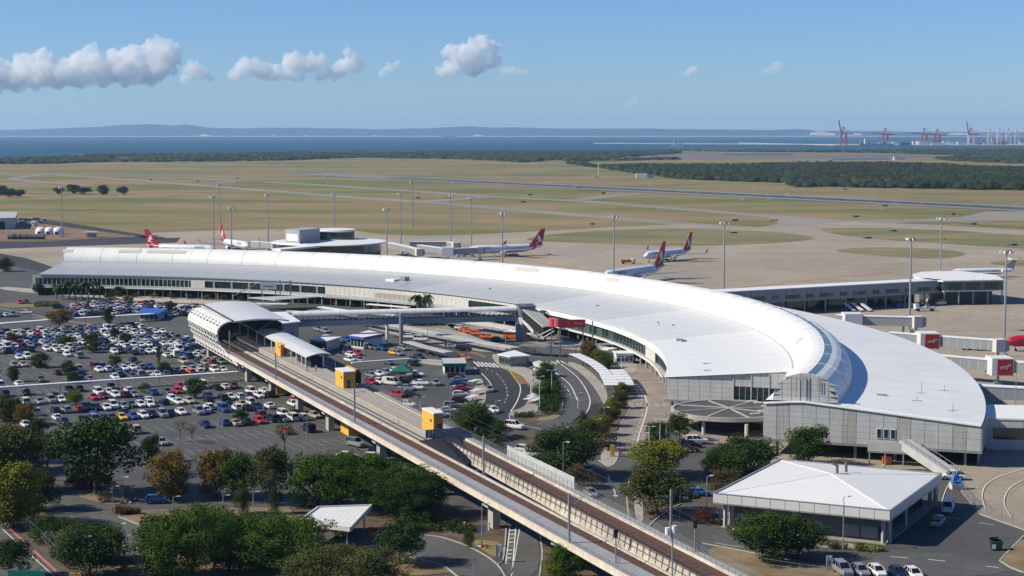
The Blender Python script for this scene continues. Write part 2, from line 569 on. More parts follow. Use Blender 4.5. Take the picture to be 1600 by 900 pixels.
# far mangroves and woods: one mass, many clumps
def woods(name, label, polys, n, r, hgt, c, c2):
    base = [(0, 0, 1), (.894, 0, .447), (.276, .851, .447), (-.724, .526, .447), (-.724, -.526, .447), (.276, -.851, .447),
            (.95, .5, -.5), (-.2, 1.05, -.5), (-1.05, .2, -.5), (-.5, -1.0, -.5), (.7, -.8, -.5)]
    fc = [(0, 1, 2), (0, 2, 3), (0, 3, 4), (0, 4, 5), (0, 5, 1), (1, 6, 2), (2, 6, 7), (2, 7, 3), (3, 7, 8), (3, 8, 4), (4, 8, 9), (4, 9, 5), (5, 9, 10), (5, 10, 1), (1, 10, 6)]
    base = np.array(base)
    fc = np.array(fc)
    P2 = [[P(x, y) for x, y in p] for p in polys]
    ctr = []
    areas = []
    for p in P2:
        areas.append(abs(sum(p[i].x * p[(i + 1) % len(p)].y - p[(i + 1) % len(p)].x * p[i].y for i in range(len(p)))) / 2)
    for p, a in zip(P2, areas):
        k = int(n * a / sum(areas))
        xs = np.array([q.x for q in p]); ys = np.array([q.y for q in p])
        got = 0
        while got < k:
            X = rng.uniform(xs.min(), xs.max(), 4000); Y = rng.uniform(ys.min(), ys.max(), 4000)
            ins = np.zeros(4000, bool)
            j = len(xs) - 1
            for i in range(len(xs)):
                cnd = ((ys[i] > Y) != (ys[j] > Y)) & (X < (xs[j] - xs[i]) * (Y - ys[i]) / (ys[j] - ys[i] + 1e-9) + xs[i])
                ins ^= cnd
                j = i
            sel = np.stack([X[ins], Y[ins]], 1)[: k - got]
            ctr.append(sel)
            got += len(sel)
    ctr = np.concatenate(ctr)
    N = len(ctr)
    big = np.array([mnoise.noise((x * .006, y * .006, 0)) for x, y in ctr])
    R = r * rng.uniform(.6, 1.4, N)
    H = hgt * (1 + .45 * big) * rng.uniform(.75, 1.2, N)
    jit = rng.uniform(.72, 1.28, (N, len(base), 1))
    ang = rng.uniform(0, 6.28, N)
    V = base[None] * jit
    ca, sa = np.cos(ang)[:, None], np.sin(ang)[:, None]
    x = V[:, :, 0] * ca - V[:, :, 1] * sa
    y = V[:, :, 0] * sa + V[:, :, 1] * ca
    out = np.stack([x * R[:, None] + ctr[:, 0:1], y * R[:, None] + ctr[:, 1:2], (V[:, :, 2] * .5 + .5) * H[:, None]], 2).reshape(-1, 3)
    F = (fc[None] + (np.arange(N) * len(base))[:, None, None]).reshape(-1, 3)
    me = bpy.data.meshes.new(name)
    me.vertices.add(len(out)); me.vertices.foreach_set("co", out.ravel())
    me.loops.add(F.size); me.loops.foreach_set("vertex_index", F.ravel().astype(np.int32))
    me.polygons.add(len(F)); me.polygons.foreach_set("loop_start", np.arange(0, F.size, 3, dtype=np.int32))
    me.update(calc_edges=True)
    me.materials.append(mat(name + "_leaf", c, .95, ns=.01, na=.25, c2=c2, spec=.1, island=.35))
    o = bpy.data.objects.new(name, me)
    col.objects.link(o)
    return tag(o, label, kind='stuff')


woods("mangrove_wood", "dark green wood standing behind the runway at right",
      [[(880, 256), (940, 262), (1000, 262), (1120, 261), (1260, 259.5), (1390, 258.5), (1480, 262), (1620, 268), (1750, 272), (1750, 299), (1600, 297.5), (1500, 296), (1400, 294), (1310, 292.5), (1240, 293), (1228, 286), (1130, 283), (1060, 280), (985, 270), (930, 262), (880, 256)]],
      13000, 6.5, 8.5, (.018, .028, .012), (.036, .048, .019))
woods("mangrove_belt", "long belt of mangroves along the bay shore",
      [[(-400, 258), (0, 256), (0, 249.5), (100, 246.5), (150, 242.5), (300, 241.5), (450, 240), (620, 239.5), (800, 238), (950, 237), (1060, 236.5), (1060, 240), (960, 247), (860, 251), (820, 254), (720, 249), (560, 246.5), (420, 251.5), (300, 253), (150, 253.5), (60, 256.5)],
       [(1060, 236), (1150, 236.3), (1250, 236.5), (1400, 235), (1600, 234), (1900, 233.5), (1900, 243), (1600, 243), (1500, 243), (1400, 240), (1330, 238.5), (1180, 238)],
       [(1460, 248), (1520, 246), (1600, 246), (1800, 247), (1800, 255), (1600, 256), (1540, 254), (1490, 251.5)],
       [(880, 250.5), (960, 249.5), (1060, 249.2), (1060, 250.2), (960, 251.3), (890, 252.5)]],
      16000, 12, 6.5, (.024, .038, .017), (.044, .062, .028))

# haze: the air between the camera and the far island
mb = MB()
mb.box(0, 14500, -3, 46000, 31600, 330)
hz = mb.build("haze", [])
hm = bpy.data.materials.new("haze_air")
hm.use_nodes = True
nt = hm.node_tree
nt.nodes.remove(nt.nodes["Principled BSDF"])
pv = nt.nodes.new("ShaderNodeVolumePrincipled")
pv.inputs["Color"].default_value = (.42, .67, 1.0, 1)
pv.inputs["Density"].default_value = 3.0e-5
pv.inputs["Anisotropy"].default_value = .2
nt.links.new(pv.outputs[0], nt.nodes["Material Output"].inputs["Volume"])
hz.data.materials.append(hm)
tag(hz, "thin blue sea haze over the whole place", kind='stuff')
# ------------------------------------------------------------------ the curved terminal
TC = Vector((-237.0, 495.0, 0))
R_F, R_V0, R_V1, R_B = 282.0, 315.6, 330.6, 362.0
Z_E, Z_V, Z_T = 10.0, 13.0, 19.6
PH_L, PH_F, PH_B = 86.0, -9.6, -19.4
rad = math.radians


def proj(p):
    z = p[2] - CAM_H
    fw = p[1] * CP - z * SP
    up = p[1] * SP + z * CP
    return 800 + FOC * p[0] / fw, 450 - FOC * up / fw


def tp(r, ph, z):
    return (TC.x + r * math.cos(rad(ph)), TC.y + r * math.sin(rad(ph)), z)


def phi_px(px, r, z):
    lo, hi = -15.0, 88.0
    for _ in range(40):
        m = (lo + hi) / 2
        if proj(tp(r, m, z))[0] > px: lo = m
        else: hi = m
    return max(lo, PH_F + .02)


term = thing("airport_terminal", "long white curved airport terminal with a barrel vault roof", "terminal building", tuple(TC))


def seg(name, rows, m, parent, n, ph0, dph, smooth=False):
    """one wedge built at angle 0 (local to the arc centre) and turned into place n times"""
    first = None
    for k in range(n):
        if first is None:
            first = rows.build(name, m, parent, smooth, world=False)
            o = first
        else:
            o = first.copy()
            col.objects.link(o)
        o.rotation_euler = (0, 0, rad(ph0 + k * dph))
    return first


def wedge(prof, dph, thick=.35, gap=.0, sub=3):
    """curved sheet with thickness: prof [(r,z)...] swept over dph degrees"""
    mb = MB()
    top, bot = [], []
    for i in range(sub + 1):
        a = rad(gap / 2 + (dph - gap) * i / sub)
        top.append([(r * math.cos(a), r * math.sin(a), z) for r, z in prof])
        bot.append([(r * math.cos(a), r * math.sin(a), z - thick) for r, z in prof])
    mb.grid(list(reversed(top)))
    mb.grid(bot)
    mb.grid([top[0], bot[0]]); mb.grid([bot[-1], top[-1]])
    mb.grid([[t[0] for t in bot], [t[0] for t in top]])
    mb.grid([[t[-1] for t in top], [t[-1] for t in bot]])
    return mb


DPH = 2.0
nF = int((PH_L - PH_F) / DPH + .5)
dF = (PH_L - PH_F) / nF
# low roof tones step white to grey leftward, a reflection painted into the colour
split = 17
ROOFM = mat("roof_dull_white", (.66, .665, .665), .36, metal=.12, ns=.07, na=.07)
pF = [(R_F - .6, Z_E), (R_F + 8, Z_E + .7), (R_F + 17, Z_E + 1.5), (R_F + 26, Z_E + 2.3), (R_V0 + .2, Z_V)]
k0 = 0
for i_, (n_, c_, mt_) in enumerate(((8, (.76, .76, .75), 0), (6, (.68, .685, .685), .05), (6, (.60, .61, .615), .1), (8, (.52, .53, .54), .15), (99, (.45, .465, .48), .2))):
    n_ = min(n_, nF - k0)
    seg("low_roof_panel", wedge(pF, dF, .4, .018), mat("roof_sheen_tone_%d" % i_, c_, .4, metal=mt_, ns=.06, na=.06), term, n_, PH_F + k0 * dF, dF)
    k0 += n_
nB = int((PH_L - PH_B) / DPH + .5)
dB = (PH_L - PH_B) / nB
pB = [(R_V1 - .2, Z_V), (R_V1 + 10, Z_V - .95), (R_V1 + 21, Z_V - 2.0), (R_B + .6, Z_E)]
seg("rear_roof_panel", wedge(pB, dB, .4, .012), ROOFW, term, nB, PH_B, dB)


def vault_pt(t, grow=0.0):
    rc, hw = (R_V0 + R_V1) / 2, (R_V1 - R_V0) / 2
    return rc - (hw + grow) * math.cos(t), Z_V + (Z_T - Z_V + grow) * math.sin(t) - .1


nV = 64
dV = (PH_L - PH_B) / nV
a0, a1 = rad(92), rad(107)
seg("vault_panel", wedge([vault_pt(a0 * i / 9) for i in range(10)], dV, .25, .012, 2), ROOFW, term, nV, PH_B, dV, False)
seg("vault_panel", wedge([vault_pt(a1 + (math.pi - a1) * i / 7) for i in range(8)], dV, .25, .012, 2), ROOFW, term, nV, PH_B, dV, False)
SKYL = mat("skylight_glass", (.10, .15, .18), .25, metal=.1, spec=.8, ns=.6, na=.2)
seg("skylight", wedge([vault_pt(a0 + (a1 - a0) * i / 2, -.12) for i in range(3)], dV, .15, .05, 1), SKYL, term, nV, PH_B, dV)
rib = wedge([vault_pt(math.pi * i / 18, .10) for i in range(19)], .035, .12, 0, 1)
seg("vault_rib", rib, WHITE, term, nV // 2 + 1, PH_B - .02, dV * 2)
# kerb strips either side of the vault
seg("gutter", wedge([(R_V0 - .5, Z_V + .12), (R_V0 + .1, Z_V + .22)], dF, .2, 0, 2), ROOFG, term, nF, PH_F, dF)

# vault front gable
mb = MB()
gp = [tp(vault_pt(math.pi * i / 16)[0], PH_B - .02, vault_pt(math.pi * i / 16)[1]) for i in range(17)]
dirg = (Vector(tp(1, PH_B + 90, 0)) - Vector((TC.x, TC.y, 0)))
NG = 7
rc, hw = (R_V0 + R_V1) / 2, (R_V1 - R_V0) / 2
gab = []
for k in range(NG):
    x0, x1 = -hw + 2 * hw * k / NG + .05, -hw + 2 * hw * (k + 1) / NG - .05
    m2 = MB()
    for j in range(5):
        zlo, zhi = j * 1.35, j * 1.35 + 1.30
        def top(x): return (Z_T - Z_V) * math.sqrt(max(0, 1 - (x / hw) ** 2))
        ta, tb = min(zhi, top(x0)), min(zhi, top(x1))
        if max(ta, tb) <= zlo + .05: continue
        ta, tb = max(ta, zlo + .01), max(tb, zlo + .01)
        vs = []
        for ph in (PH_B - .06, PH_B + .02):
            for x, zz in ((x0, zlo), (x1, zlo), (x1, tb), (x0, ta)):
                vs.append(tp(rc + x, ph, Z_V + zz))
        m2.add(vs, [(0, 1, 2, 3), (7, 6, 5, 4), (0, 4, 5, 1), (1, 5, 6, 2), (2, 6, 7, 3), (3, 7, 4, 0)])
    m2.build("gable_panel", CLAD, term)
mb = MB()
mb.add([tp(vault_pt(math.pi * i / 16)[0], PH_B + .03, vault_pt(math.pi * i / 16)[1]) for i in range(17)], [tuple(range(17))])
mb.build("gable_backing", STEEL, term)
# ladder and masts on the gable
mb = MB()
gx = Vector(tp(rc - 1.0, PH_B - .12, 0))
for dx in (-.5, .3, 2.9, 3.5, -2.0):
    b = Vector(tp(rc + dx, PH_B - .14, 0))
    mb.beam((b.x, b.y, Z_V + (1.0 if dx < 1 else 2.6)), (b.x, b.y, Z_V + 6.2 - abs(dx) * .25), .12)
for k in range(9):
    b = Vector(tp(rc - .5, PH_B - .14, Z_V + 1.6 + k * .5)); c = Vector(tp(rc + .3, PH_B - .14, Z_V + 1.6 + k * .5))
    mb.beam(b, c, .09)
mb.build("ladder", STEEL, term)

# front lobe end wall (radial plane) --------------------------------------------------
wa, wb = Vector(tp(R_F + .3, PH_F - .05, 0)), Vector(tp(R_V0 - 1.5, PH_F - .75, 0))
wd = (wb - wa); WL = wd.length; wd.normalize(); wnr = Vector((wd.y, -wd.x, 0))
if wnr.y > 0: wnr = -wnr


def wallpt(t, o, z): 
    p = wa + wd * t + wnr * o
    return (p.x, p.y, z)


def wbox(mb, t0, t1, o0, o1, z0, z1, z1b=None, mi=0):
    z1b = z1 if z1b is None else z1b
    vs = [wallpt(t0, o0, z0), wallpt(t1, o0, z0), wallpt(t1, o1, z0), wallpt(t0, o1, z0), wallpt(t0, o0, z1), wallpt(t1, o0, z1b), wallpt(t1, o1, z1b), wallpt(t0, o1, z1)]
    mb.add(vs, [(0, 3, 2, 1), (4, 5, 6, 7), (0, 1, 5, 4), (1, 2, 6, 5), (2, 3, 7, 6), (3, 0, 4, 7)], mi)


def roofz(t): return Z_E + (Z_V - Z_E) * t / (R_V0 - R_F) - .25


pw = 2.95
for k in range(6):
    mb = MB()
    t0, t1 = k * pw + .04, (k + 1) * pw - .04
    for j in range(5):
        z0 = 4.0 + j * 1.25
        z1 = min(z0 + 1.21, roofz(t0)) if j < 4 else roofz(t0)
        z1b = z1 if j < 4 else roofz(t1)
        if z1 > z0: wbox(mb, t0, t1, 0, .25, z0, z1, z1b)
    mb.build("wall_panel", CLAD, term)
bw = (WL - 6 * pw) / 3
for b in range(3):
    t0 = 6 * pw + b * bw
    mb = MB()
    wbox(mb, t0 + .25, t0 + bw - .05, .1 + .5 * b, .25 + .5 * b, 4.0, 8.3)
    win = mb.build("bay_window", GLASSD, term)
    mb = MB()
    wbox(mb, t0, t0 + .25, .05, .6 + .5 * b, 3.6, roofz(t0))
    for f in (.36, .68):
        wbox(mb, t0 + bw * f, t0 + bw * f + .1, .24 + .5 * b, .34 + .5 * b, 4.0, 8.3)
    wbox(mb, t0 + .25, t0 + bw, .24 + .5 * b, .36 + .5 * b, 3.8, 4.0)
    mb.build("window_frame", CLAD, win)
    for h in range(2):
        mb = MB()
        ta = t0 + .27 + h * (bw - .27) / 2
        tb = ta + (bw - .27) / 2 - .06
        wbox(mb, ta, tb, .1 + .5 * b, .42 + .5 * b, 8.32, 9.6)
        wbox(mb, ta, tb, .1 + .5 * b, .42 + .5 * b, 9.64, roofz(ta) + .1, roofz(tb) + .1)
        mb.build("wall_panel", CLAD, term)
mb = MB()
wbox(mb, -.2, WL + .3, -.5, -.02, 4.0, 9.6)
wbox(mb, -.4, WL + .2, -14, .35, 3.5, 3.95)
mb.build("wall_backing", STEEL, term)
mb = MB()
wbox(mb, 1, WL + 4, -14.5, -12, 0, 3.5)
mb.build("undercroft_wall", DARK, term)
for t in (1.2, 9, 17, 25):
    mb = MB()
    p = wallpt(t, -1.5, 0); mb.tube(p, (p[0], p[1], 3.6), .4, n=10)
    mb.build("column", CONC, term)
# triangle of roof between the last panels and the wall, and side wall beside the vault
mb = MB()
mb.add([tp(R_F - .6, PH_F, Z_E), tp(R_V0 + .2, PH_F, Z_V), tp(R_V0 + .2, PH_F - 1.1, Z_V), wallpt(0, .5, Z_E)], [(3, 2, 1, 0)])
mb.build("roof_edge", ROOFW, term)
mb = MB()
sw = [tp(R_V0 - 1.8, PH_F - .4 - i * (PH_F - .4 - PH_B) / 8, 0) for i in range(9)]
mb.grid([[(x, y, 4.0) for x, y, _ in sw], [(x, y, Z_V - .1) for x, y, _ in sw]])
mb.grid([[(x, y, Z_V - .1) for x, y, _ in sw], [tp(R_V0 + .4, PH_F - .4 - i * (PH_F - .4 - PH_B) / 8, Z_V) for i in range(9)]])
mb.build("side_wall", WHITE, term)

# rear lobe end wall ---------------------------------------------------------------
ea, eb = Vector(tp(R_V0 - 2.0, PH_B - .15, 0)), Vector(tp(R_B + .5, PH_B - .15, 0))
ed = (eb - ea); EL = ed.length; ed.normalize(); en = Vector((ed.y, -ed.x, 0))
if en.y > 0: en = -en


def ept(t, o, z):
    p = ea + ed * t + en * o
    return (p.x, p.y, z)


def ebox(mb, t0, t1, o0, o1, z0, z1, z1b=None, mi=0):
    z1b = z1 if z1b is None else z1b
    vs = [ept(t0, o0, z0), ept(t1, o0, z0), ept(t1, o1, z0), ept(t0, o1, z0), ept(t0, o0, z1), ept(t1, o0, z1b), ept(t1, o1, z1b), ept(t0, o1, z1)]
    mb.add(vs, [(0, 3, 2, 1), (4, 5, 6, 7), (0, 1, 5, 4), (1, 2, 6, 5), (2, 3, 7, 6), (3, 0, 4, 7)], mi)


def ez(t):
    r = R_V0 - 2.0 + t * (R_B + 2.5 - R_V0) / EL
    if r < R_V0 + 6.5: return 12.4 + .1 * (r - R_V0)
    return 13.05 - (r - R_V0 - 6.5) * 3.3 / (R_B - R_V0 - 6.5)


STREAK = mat("rusty_cladding", (.50, .505, .495), .5, ns=2.2, na=.05, c2=(.33, .28, .23), stretch=(1, 1, .05))
NP = 16
pw = EL / NP
for k in range(NP):
    mb = MB()
    t0, t1 = k * pw + .04, (k + 1) * pw - .04
    n = 6
    for j in range(n):
        z0 = 4.0 + j * 1.35
        z1 = z0 + 1.31
        za, zb = min(z1, ez(t0)), min(z1, ez(t1))
        if j == n - 1: za, zb = ez(t0), ez(t1)
        if za - z0 > .05: ebox(mb, t0, t1, 0, .25, z0, za, zb)
    o = mb.build("wall_panel", STREAK if k in (1, 6, 10, 14) else CLAD, term)
    if k in (1, 6, 10, 14): o["label"] = "rust streaked wall panel"
mb = MB()
ebox(mb, -.1, EL + .1, -.5, -.02, 4.0, 9.4)
ebox(mb, -.3, EL + .3, -16, .35, 3.45, 3.95)
ebox(mb, EL - .02, EL + .3, -16, .3, 3.97, 9.6)
mb.build("wall_backing", STEEL, term)
mb = MB()
rows = [[ept(EL * i / 16, .6, ez(EL * i / 16) + .15) for i in range(17)], [ept(EL * i / 16, -6, ez(EL * i / 16) + .2 + (.4 if 4 < i < 7 else 0)) for i in range(17)]]
mb.grid(rows)
mb.grid([[ept(EL * i / 16, .6, ez(EL * i / 16) - .1) for i in range(17)], rows[0]])
mb.build("roof_edge", ROOFW, term)
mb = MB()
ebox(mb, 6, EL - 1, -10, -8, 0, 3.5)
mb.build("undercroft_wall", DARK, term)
for t in (3, 12, 21, 30, 39, 45.5):
    mb = MB()
    p = ept(t, -1.6, 0); mb.tube(p, (p[0], p[1], 3.6), .35, n=10)
    mb.build("column", STEEL, term)
for k in range(3):
    t = 26.0 + k * 1.55
    mb = MB(); ebox(mb, t, t + 1.1, .2, .42, 5.6, 7.9)
    f = mb.build("window_frame", WPOLE, term)
    mb = MB(); ebox(mb, t + .12, t + .98, .4, .46, 5.75, 7.75)
    mb.build("pane", GLASSD, f)

# landside facade -------------------------------------------------------------------
def facade(name, px0, px1, r, z0, z1, m, step=None, gap=.02, thick=.3, parent=term, pr=R_F, pz=7):
    """curved band of separate pieces between two picture columns"""
    pa, pb = phi_px(px0, pr, pz), phi_px(px1, pr, pz)
    if step is None: step = 2.0
    n = max(1, int(abs(pa - pb) / step))
    mb = MB()
    for k in range(n):
        q0 = pb + (pa - pb) * k / n + gap / 2
        q1 = pb + (pa - pb) * (k + 1) / n - gap / 2
        sub = 1 if q1 - q0 < 1 else 3
        for i in range(sub):
            a, b = q0 + (q1 - q0) * i / sub, q0 + (q1 - q0) * (i + 1) / sub
            vs = [tp(r, a, z0), tp(r, b, z0), tp(r + thick, b, z0), tp(r + thick, a, z0), tp(r, a, z1), tp(r, b, z1), tp(r + thick, b, z1), tp(r + thick, a, z1)]
            mb.add(vs, [(0, 1, 2, 3), (7, 6, 5, 4), (0, 4, 5, 1), (1, 5, 6, 2), (2, 6, 7, 3), (3, 7, 4, 0)])
    return mb.build(name, m, parent)


facade("fascia", 50, 836, R_F, 8.25, 9.62, CLADD, .6, .03)
facade("fascia", 836, 1043, R_F - .3, 7.6, 9.62, WHITE, 1.0, .0)
facade("soffit_band", 50, 836, R_F - .25, 4.1, 5.25, CLAD, 1.0, .012)
facade("sill_band", 50, 505, R_F - .6, 3.85, 4.1, WHITE, 2, 0, .8)
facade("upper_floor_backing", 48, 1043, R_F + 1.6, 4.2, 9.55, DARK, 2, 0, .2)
# windows at the left: deep bays with mullions
facade("window_glass", 56, 298, R_F + .45, 5.25, 8.25, GLASSD, 2, 0, .1)
facade("window_mullion", 56, 298, R_F + .02, 5.25, 8.25, CLAD, .43, .385, .3)
facade("window_glass", 320, 508, R_F + .45, 5.25, 8.25, GLASSD, 1.7, .02, .1)
facade("window_mullion", 320, 508, R_F + .1, 5.25, 8.25, STEEL, 1.7, 1.66, .3)
for px in (118, 156):
    o = facade("window_pane", px, px + 7, R_F + .3, 5.4, 8.1, GLASST)
    o["label"] = "bright teal window pane"
for px in (215, 228, 240, 253, 262, 276, 282, 288):
    facade("window_pane", px, px + 5.5, R_F + .35, 5.6, 7.9, mat("teal_dim_%d" % px, (.02, .08 + .04 * (px % 3), .08), .1, spec=.8))
facade("wall_cladding", 50, 56, R_F, 4.2, 8.25, CLADD, 2)
facade("wall_cladding", 298, 320, R_F, 4.2, 8.25, CLADD, .5, .02)
facade("wall_cladding", 508, 732, R_F, 4.2, 8.25, CLADD, .55, .025)
o = facade("louvre_panel", 586, 662, R_F - .12, 4.6, 7.5, mat("louvre_metal", (.40, .37, .30), .6, ns=6, na=.1, stretch=(1, 1, 8)), .55, .03)
facade("window_glass", 732, 806, R_F + .4, 4.9, 8.25, GLASSD, 1.7, .02, .1)
# right part: recessed glass wall behind a thin lower canopy edge
facade("curtain_glass", 836, 1010, R_F + .7, 3.9, 7.6, GLASSD, .75, .0, .1)
facade("curtain_glass", 1022, 1042, R_F + .7, 3.9, 7.6, GLASSD, .75, .0, .1)
facade("curtain_mullion", 836, 1042, R_F + .45, 3.9, 7.6, STEEL, .75, .72, .25)
facade("wall_cladding", 1008, 1023, R_F + .1, 3.9, 7.6, CLADD, 1)
for px in (862, 893, 910, 930, 948):
    facade("window_pane", px, px + 9, R_F + .62, 4.4, 7.0, mat("curtain_dim_%d" % px, (.05, .11 + .01 * (px % 4), .10), .12, spec=.7), pr=R_F)
facade("canopy_edge", 838, 1042, R_F - 1.5, 3.75, 4.15, WHITE, 2, 0, .4)
facade("canopy_roof", 838, 1042, R_F - 1.2, 3.7, 3.85, CLAD, 2, 0, 1.9)
# undercroft
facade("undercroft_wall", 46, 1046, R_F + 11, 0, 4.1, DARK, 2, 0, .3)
facade("undercroft_slab", 46, 1046, R_F - .3, 3.6, 4.05, CONC, 2, 0, 12)
p0, p1 = phi_px(60, R_F, 3), phi_px(1035, R_F, 3)
n = 52
colm = None
for k in range(n + 1):
    ph = p1 + (p0 - p1) * k / n
    if colm is None:
        mb = MB(); mb.tube((R_F + .4, 0, 0), (R_F + .4, 0, 4.0), .32, n=8)
        colm = o = mb.build("column", CONC, term, world=False)
    else:
        o = colm.copy(); col.objects.link(o)
    o.rotation_euler = (0, 0, rad(ph))
# left end wall and rear wall
mb = MB()
mb.add([tp(R_F + .2, PH_L, 0), tp(R_B, PH_L, 0), tp(R_B, PH_L, Z_E - .2), tp(R_V1, PH_L, Z_V - .3), tp(R_V0, PH_L, Z_V - .3), tp(R_F + .2, PH_L, Z_E - .4)], [(0, 1, 2, 3, 4, 5)])
mb.add([tp(vault_pt(math.pi * i / 12)[0], PH_L - .02, vault_pt(math.pi * i / 12)[1]) for i in range(13)], [tuple(range(13))])
mb.build("end_wall", CLADD, term)
mb = MB()
q = [PH_B + (PH_L - PH_B) * i / 60 for i in range(61)]
mb.grid([[tp(R_B - .2, a, 0) for a in q], [tp(R_B - .2, a, Z_E - .3) for a in q]])
mb.build("rear_wall", CLAD, term)

# vents let into the vault, hatches and aerials on the roofs
VENT = mat("vent_louvre", (.52, .50, .46), .7, ns=8, na=.1, stretch=(1, 1, 6))
def vault_patch(px, dph, t0, t1, m=VENT):
    ph = phi_px(px, R_V0 + 1.2, 16)
    mb = MB()
    rows = []
    for i in range(5):
        t = rad(t0 + (t1 - t0) * i / 4)
        r, z = vault_pt(t, .12)
        rows.append([tp(r, ph + dph * j / 3, z) for j in range(4)])
    mb.grid(rows)
    r2 = [[tp(vault_pt(rad(t0 + (t1 - t0) * i / 4), -.1)[0], ph + dph * j / 3, vault_pt(rad(t0 + (t1 - t0) * i / 4), -.1)[1]) for j in range(4)] for i in range(5)]
    for k in (0, -1): mb.grid([rows[k], r2[k]])
    mb.grid([[r[0] for r in rows], [r[0] for r in r2]]); mb.grid([[r[-1] for r in rows], [r[-1] for r in r2]])
    mb.build("vault_vent", m, term)


for px, dph in ((112, .9), (218, 2.0), (288, 3.6)): vault_patch(px, dph, 44, 62)
vault_patch(836, 2.6, 42, 60); vault_patch(960, 1.5, 40, 56)
o = vault_patch(1244, 1.0, 34, 54)
def hatch(px, py, w, d, h, m=STEELD):
    p = P(px, py, 11.5)
    r = math.hypot(p.x - TC.x, p.y - TC.y); ph = math.atan2(p.y - TC.y, p.x - TC.x)
    z = Z_E + (Z_V - Z_E) * (r - R_F) / (R_V0 - R_F) if r < R_V0 else Z_V - (r - R_V1) * 3 / (R_B - R_V1)
    p = P(px, py, z)
    mb = MB(); mb.box(p.x, p.y, z - .05, w, d, h, ph)
    mb.build("roof_hatch", m, term)


for a in ((1062, 532, 2.2, 2.6, .5), (1068, 534, 1.5, 1.5, .7), (652, 444, 3, 7, .3), (672, 446, 3, 7, .3), (614, 440, 4, 5, 1.2), (632, 438, 3, 3, 1.6), (824, 466, 2, 4, .3), (848, 470, 1.5, 4, .3), (765, 452, .8, .8, .6),
          (933, 478, 1.2, 1.2, .4), (1028, 505, .6, .6, .5), (1052, 509, .6, .6, .5), (1030, 458 + 50, .4, .4, .4), (1378, 618, 2.5, .5, .4), (1105, 568, 2.2, .5, .2), (1106, 579, 2, .5, .2)): hatch(*a, m=WHITE if a[0] in (614,) else STEEL)
for px, py, h in ((1440, 616, 3.0), (1476, 612, 1.6), (1433, 628, 1.4), (1489, 644, 2.4), (1362, 618, 1.6)):
    p = P(px, py, 11.3)
    mb = MB()
    mb.tube(p, (p.x, p.y, p.z + h), .07, n=5)
    mb.beam((p.x - 1.2, p.y, p.z + .35), (p.x + 1.2, p.y, p.z + .35), .1)
    mb.build("aerial", STEEL, term)
# ------------------------------------------------------------------ elevated railway and station
SO = Vector((-89.27, 520.55, 0)); SD = Vector((.3718, -.9283, 0)); SN = Vector((.9283, .3718, 0))
SROT = math.atan2(SN.y, SN.x)


def sp(s, a, z):
    """s: metres to the right of the deck edge, a: metres back from the hall's front, z: height"""
    p = SO + SN * s - SD * a
    return (p.x, p.y, z)


def sbox(mb, s0, s1, a0, a1, z0, z1, mi=0):
    vs = [sp(s0, a0, z0), sp(s1, a0, z0), sp(s1, a1, z0), sp(s0, a1, z0), sp(s0, a0, z1), sp(s1, a0, z1), sp(s1, a1, z1), sp(s0, a1, z1)]
    return mb.add(vs, [(0, 3, 2, 1), (4, 5, 6, 7), (0, 1, 5, 4), (1, 2, 6, 5), (2, 3, 7, 6), (3, 0, 4, 7)], mi)


def band(mb, sA, sB, a0, a1, z, z2=None, n=12):
    """flat strip between two lines s=sA(a), s=sB(a)"""
    f = lambda q, a: q(a) if callable(q) else q
    z2 = z if z2 is None else z2
    A = [a0 + (a1 - a0) * i / n for i in range(n + 1)]
    return mb.grid([[sp(f(sB, a), a, z2) for a in A], [sp(f(sA, a), a, z) for a in A]])


DZ = 7.5
GRATE = mat("deck_concrete", (.30, .305, .315), .75, ns=.5, na=.12, det=8)
A_END, A_BACK = -325, 48
via = thing("rail_viaduct", "raised railway viaduct with cream edge beam and rusty ballast, nearer of the two", "railway viaduct", sp(3.4, -120, 0))
s_gray = lambda a: 2.25 + (-a) * .0075 if a < 0 else 2.25
s_br = lambda a: 5.75 + (-a) * .0025 if a < 0 else 5.75
mb = MB(); band(mb, .35, s_gray, A_END, A_BACK, DZ - .22)
mb.build("walkway", GRATE, via)
mb = MB(); band(mb, s_gray, s_br, A_END, A_BACK, DZ - .30)
mb.grid([[sp(s_gray(a), a, DZ - .22) for a in range(A_END, A_BACK, 12)], [sp(s_gray(a), a, DZ - .30) for a in range(A_END, A_BACK, 12)]])
mb.build("ballast_bed", BALL, via)
mb = MB()
for a in range(A_END, 40, 2):
    w = s_br(a) - s_gray(a)
    c = (s_br(a) + s_gray(a)) / 2
    sbox(mb, c - 1.0, c + 1.0, a, a + .3, DZ - .4, DZ - .25)
o = mb.build("sleeper", mat("sleeper_concrete", (.13, .085, .07), .9, ns=2, na=.2), via); o["kind"] = 'stuff'
RAILM = mat("rail_steel", (.16, .10, .08), .45, metal=.5, ns=2, na=.2)
for off in (-.6, .6):
    mb = MB()
    for a in range(A_END, 40, 15):
        c0 = (s_br(a) + s_gray(a)) / 2 + off; c1 = (s_br(a + 15) + s_gray(a + 15)) / 2 + off
        mb.beam(sp(c0, a, DZ - .18), sp(c1, a + 15, DZ - .18), .09, .16)
    mb.build("rail", RAILM, via)
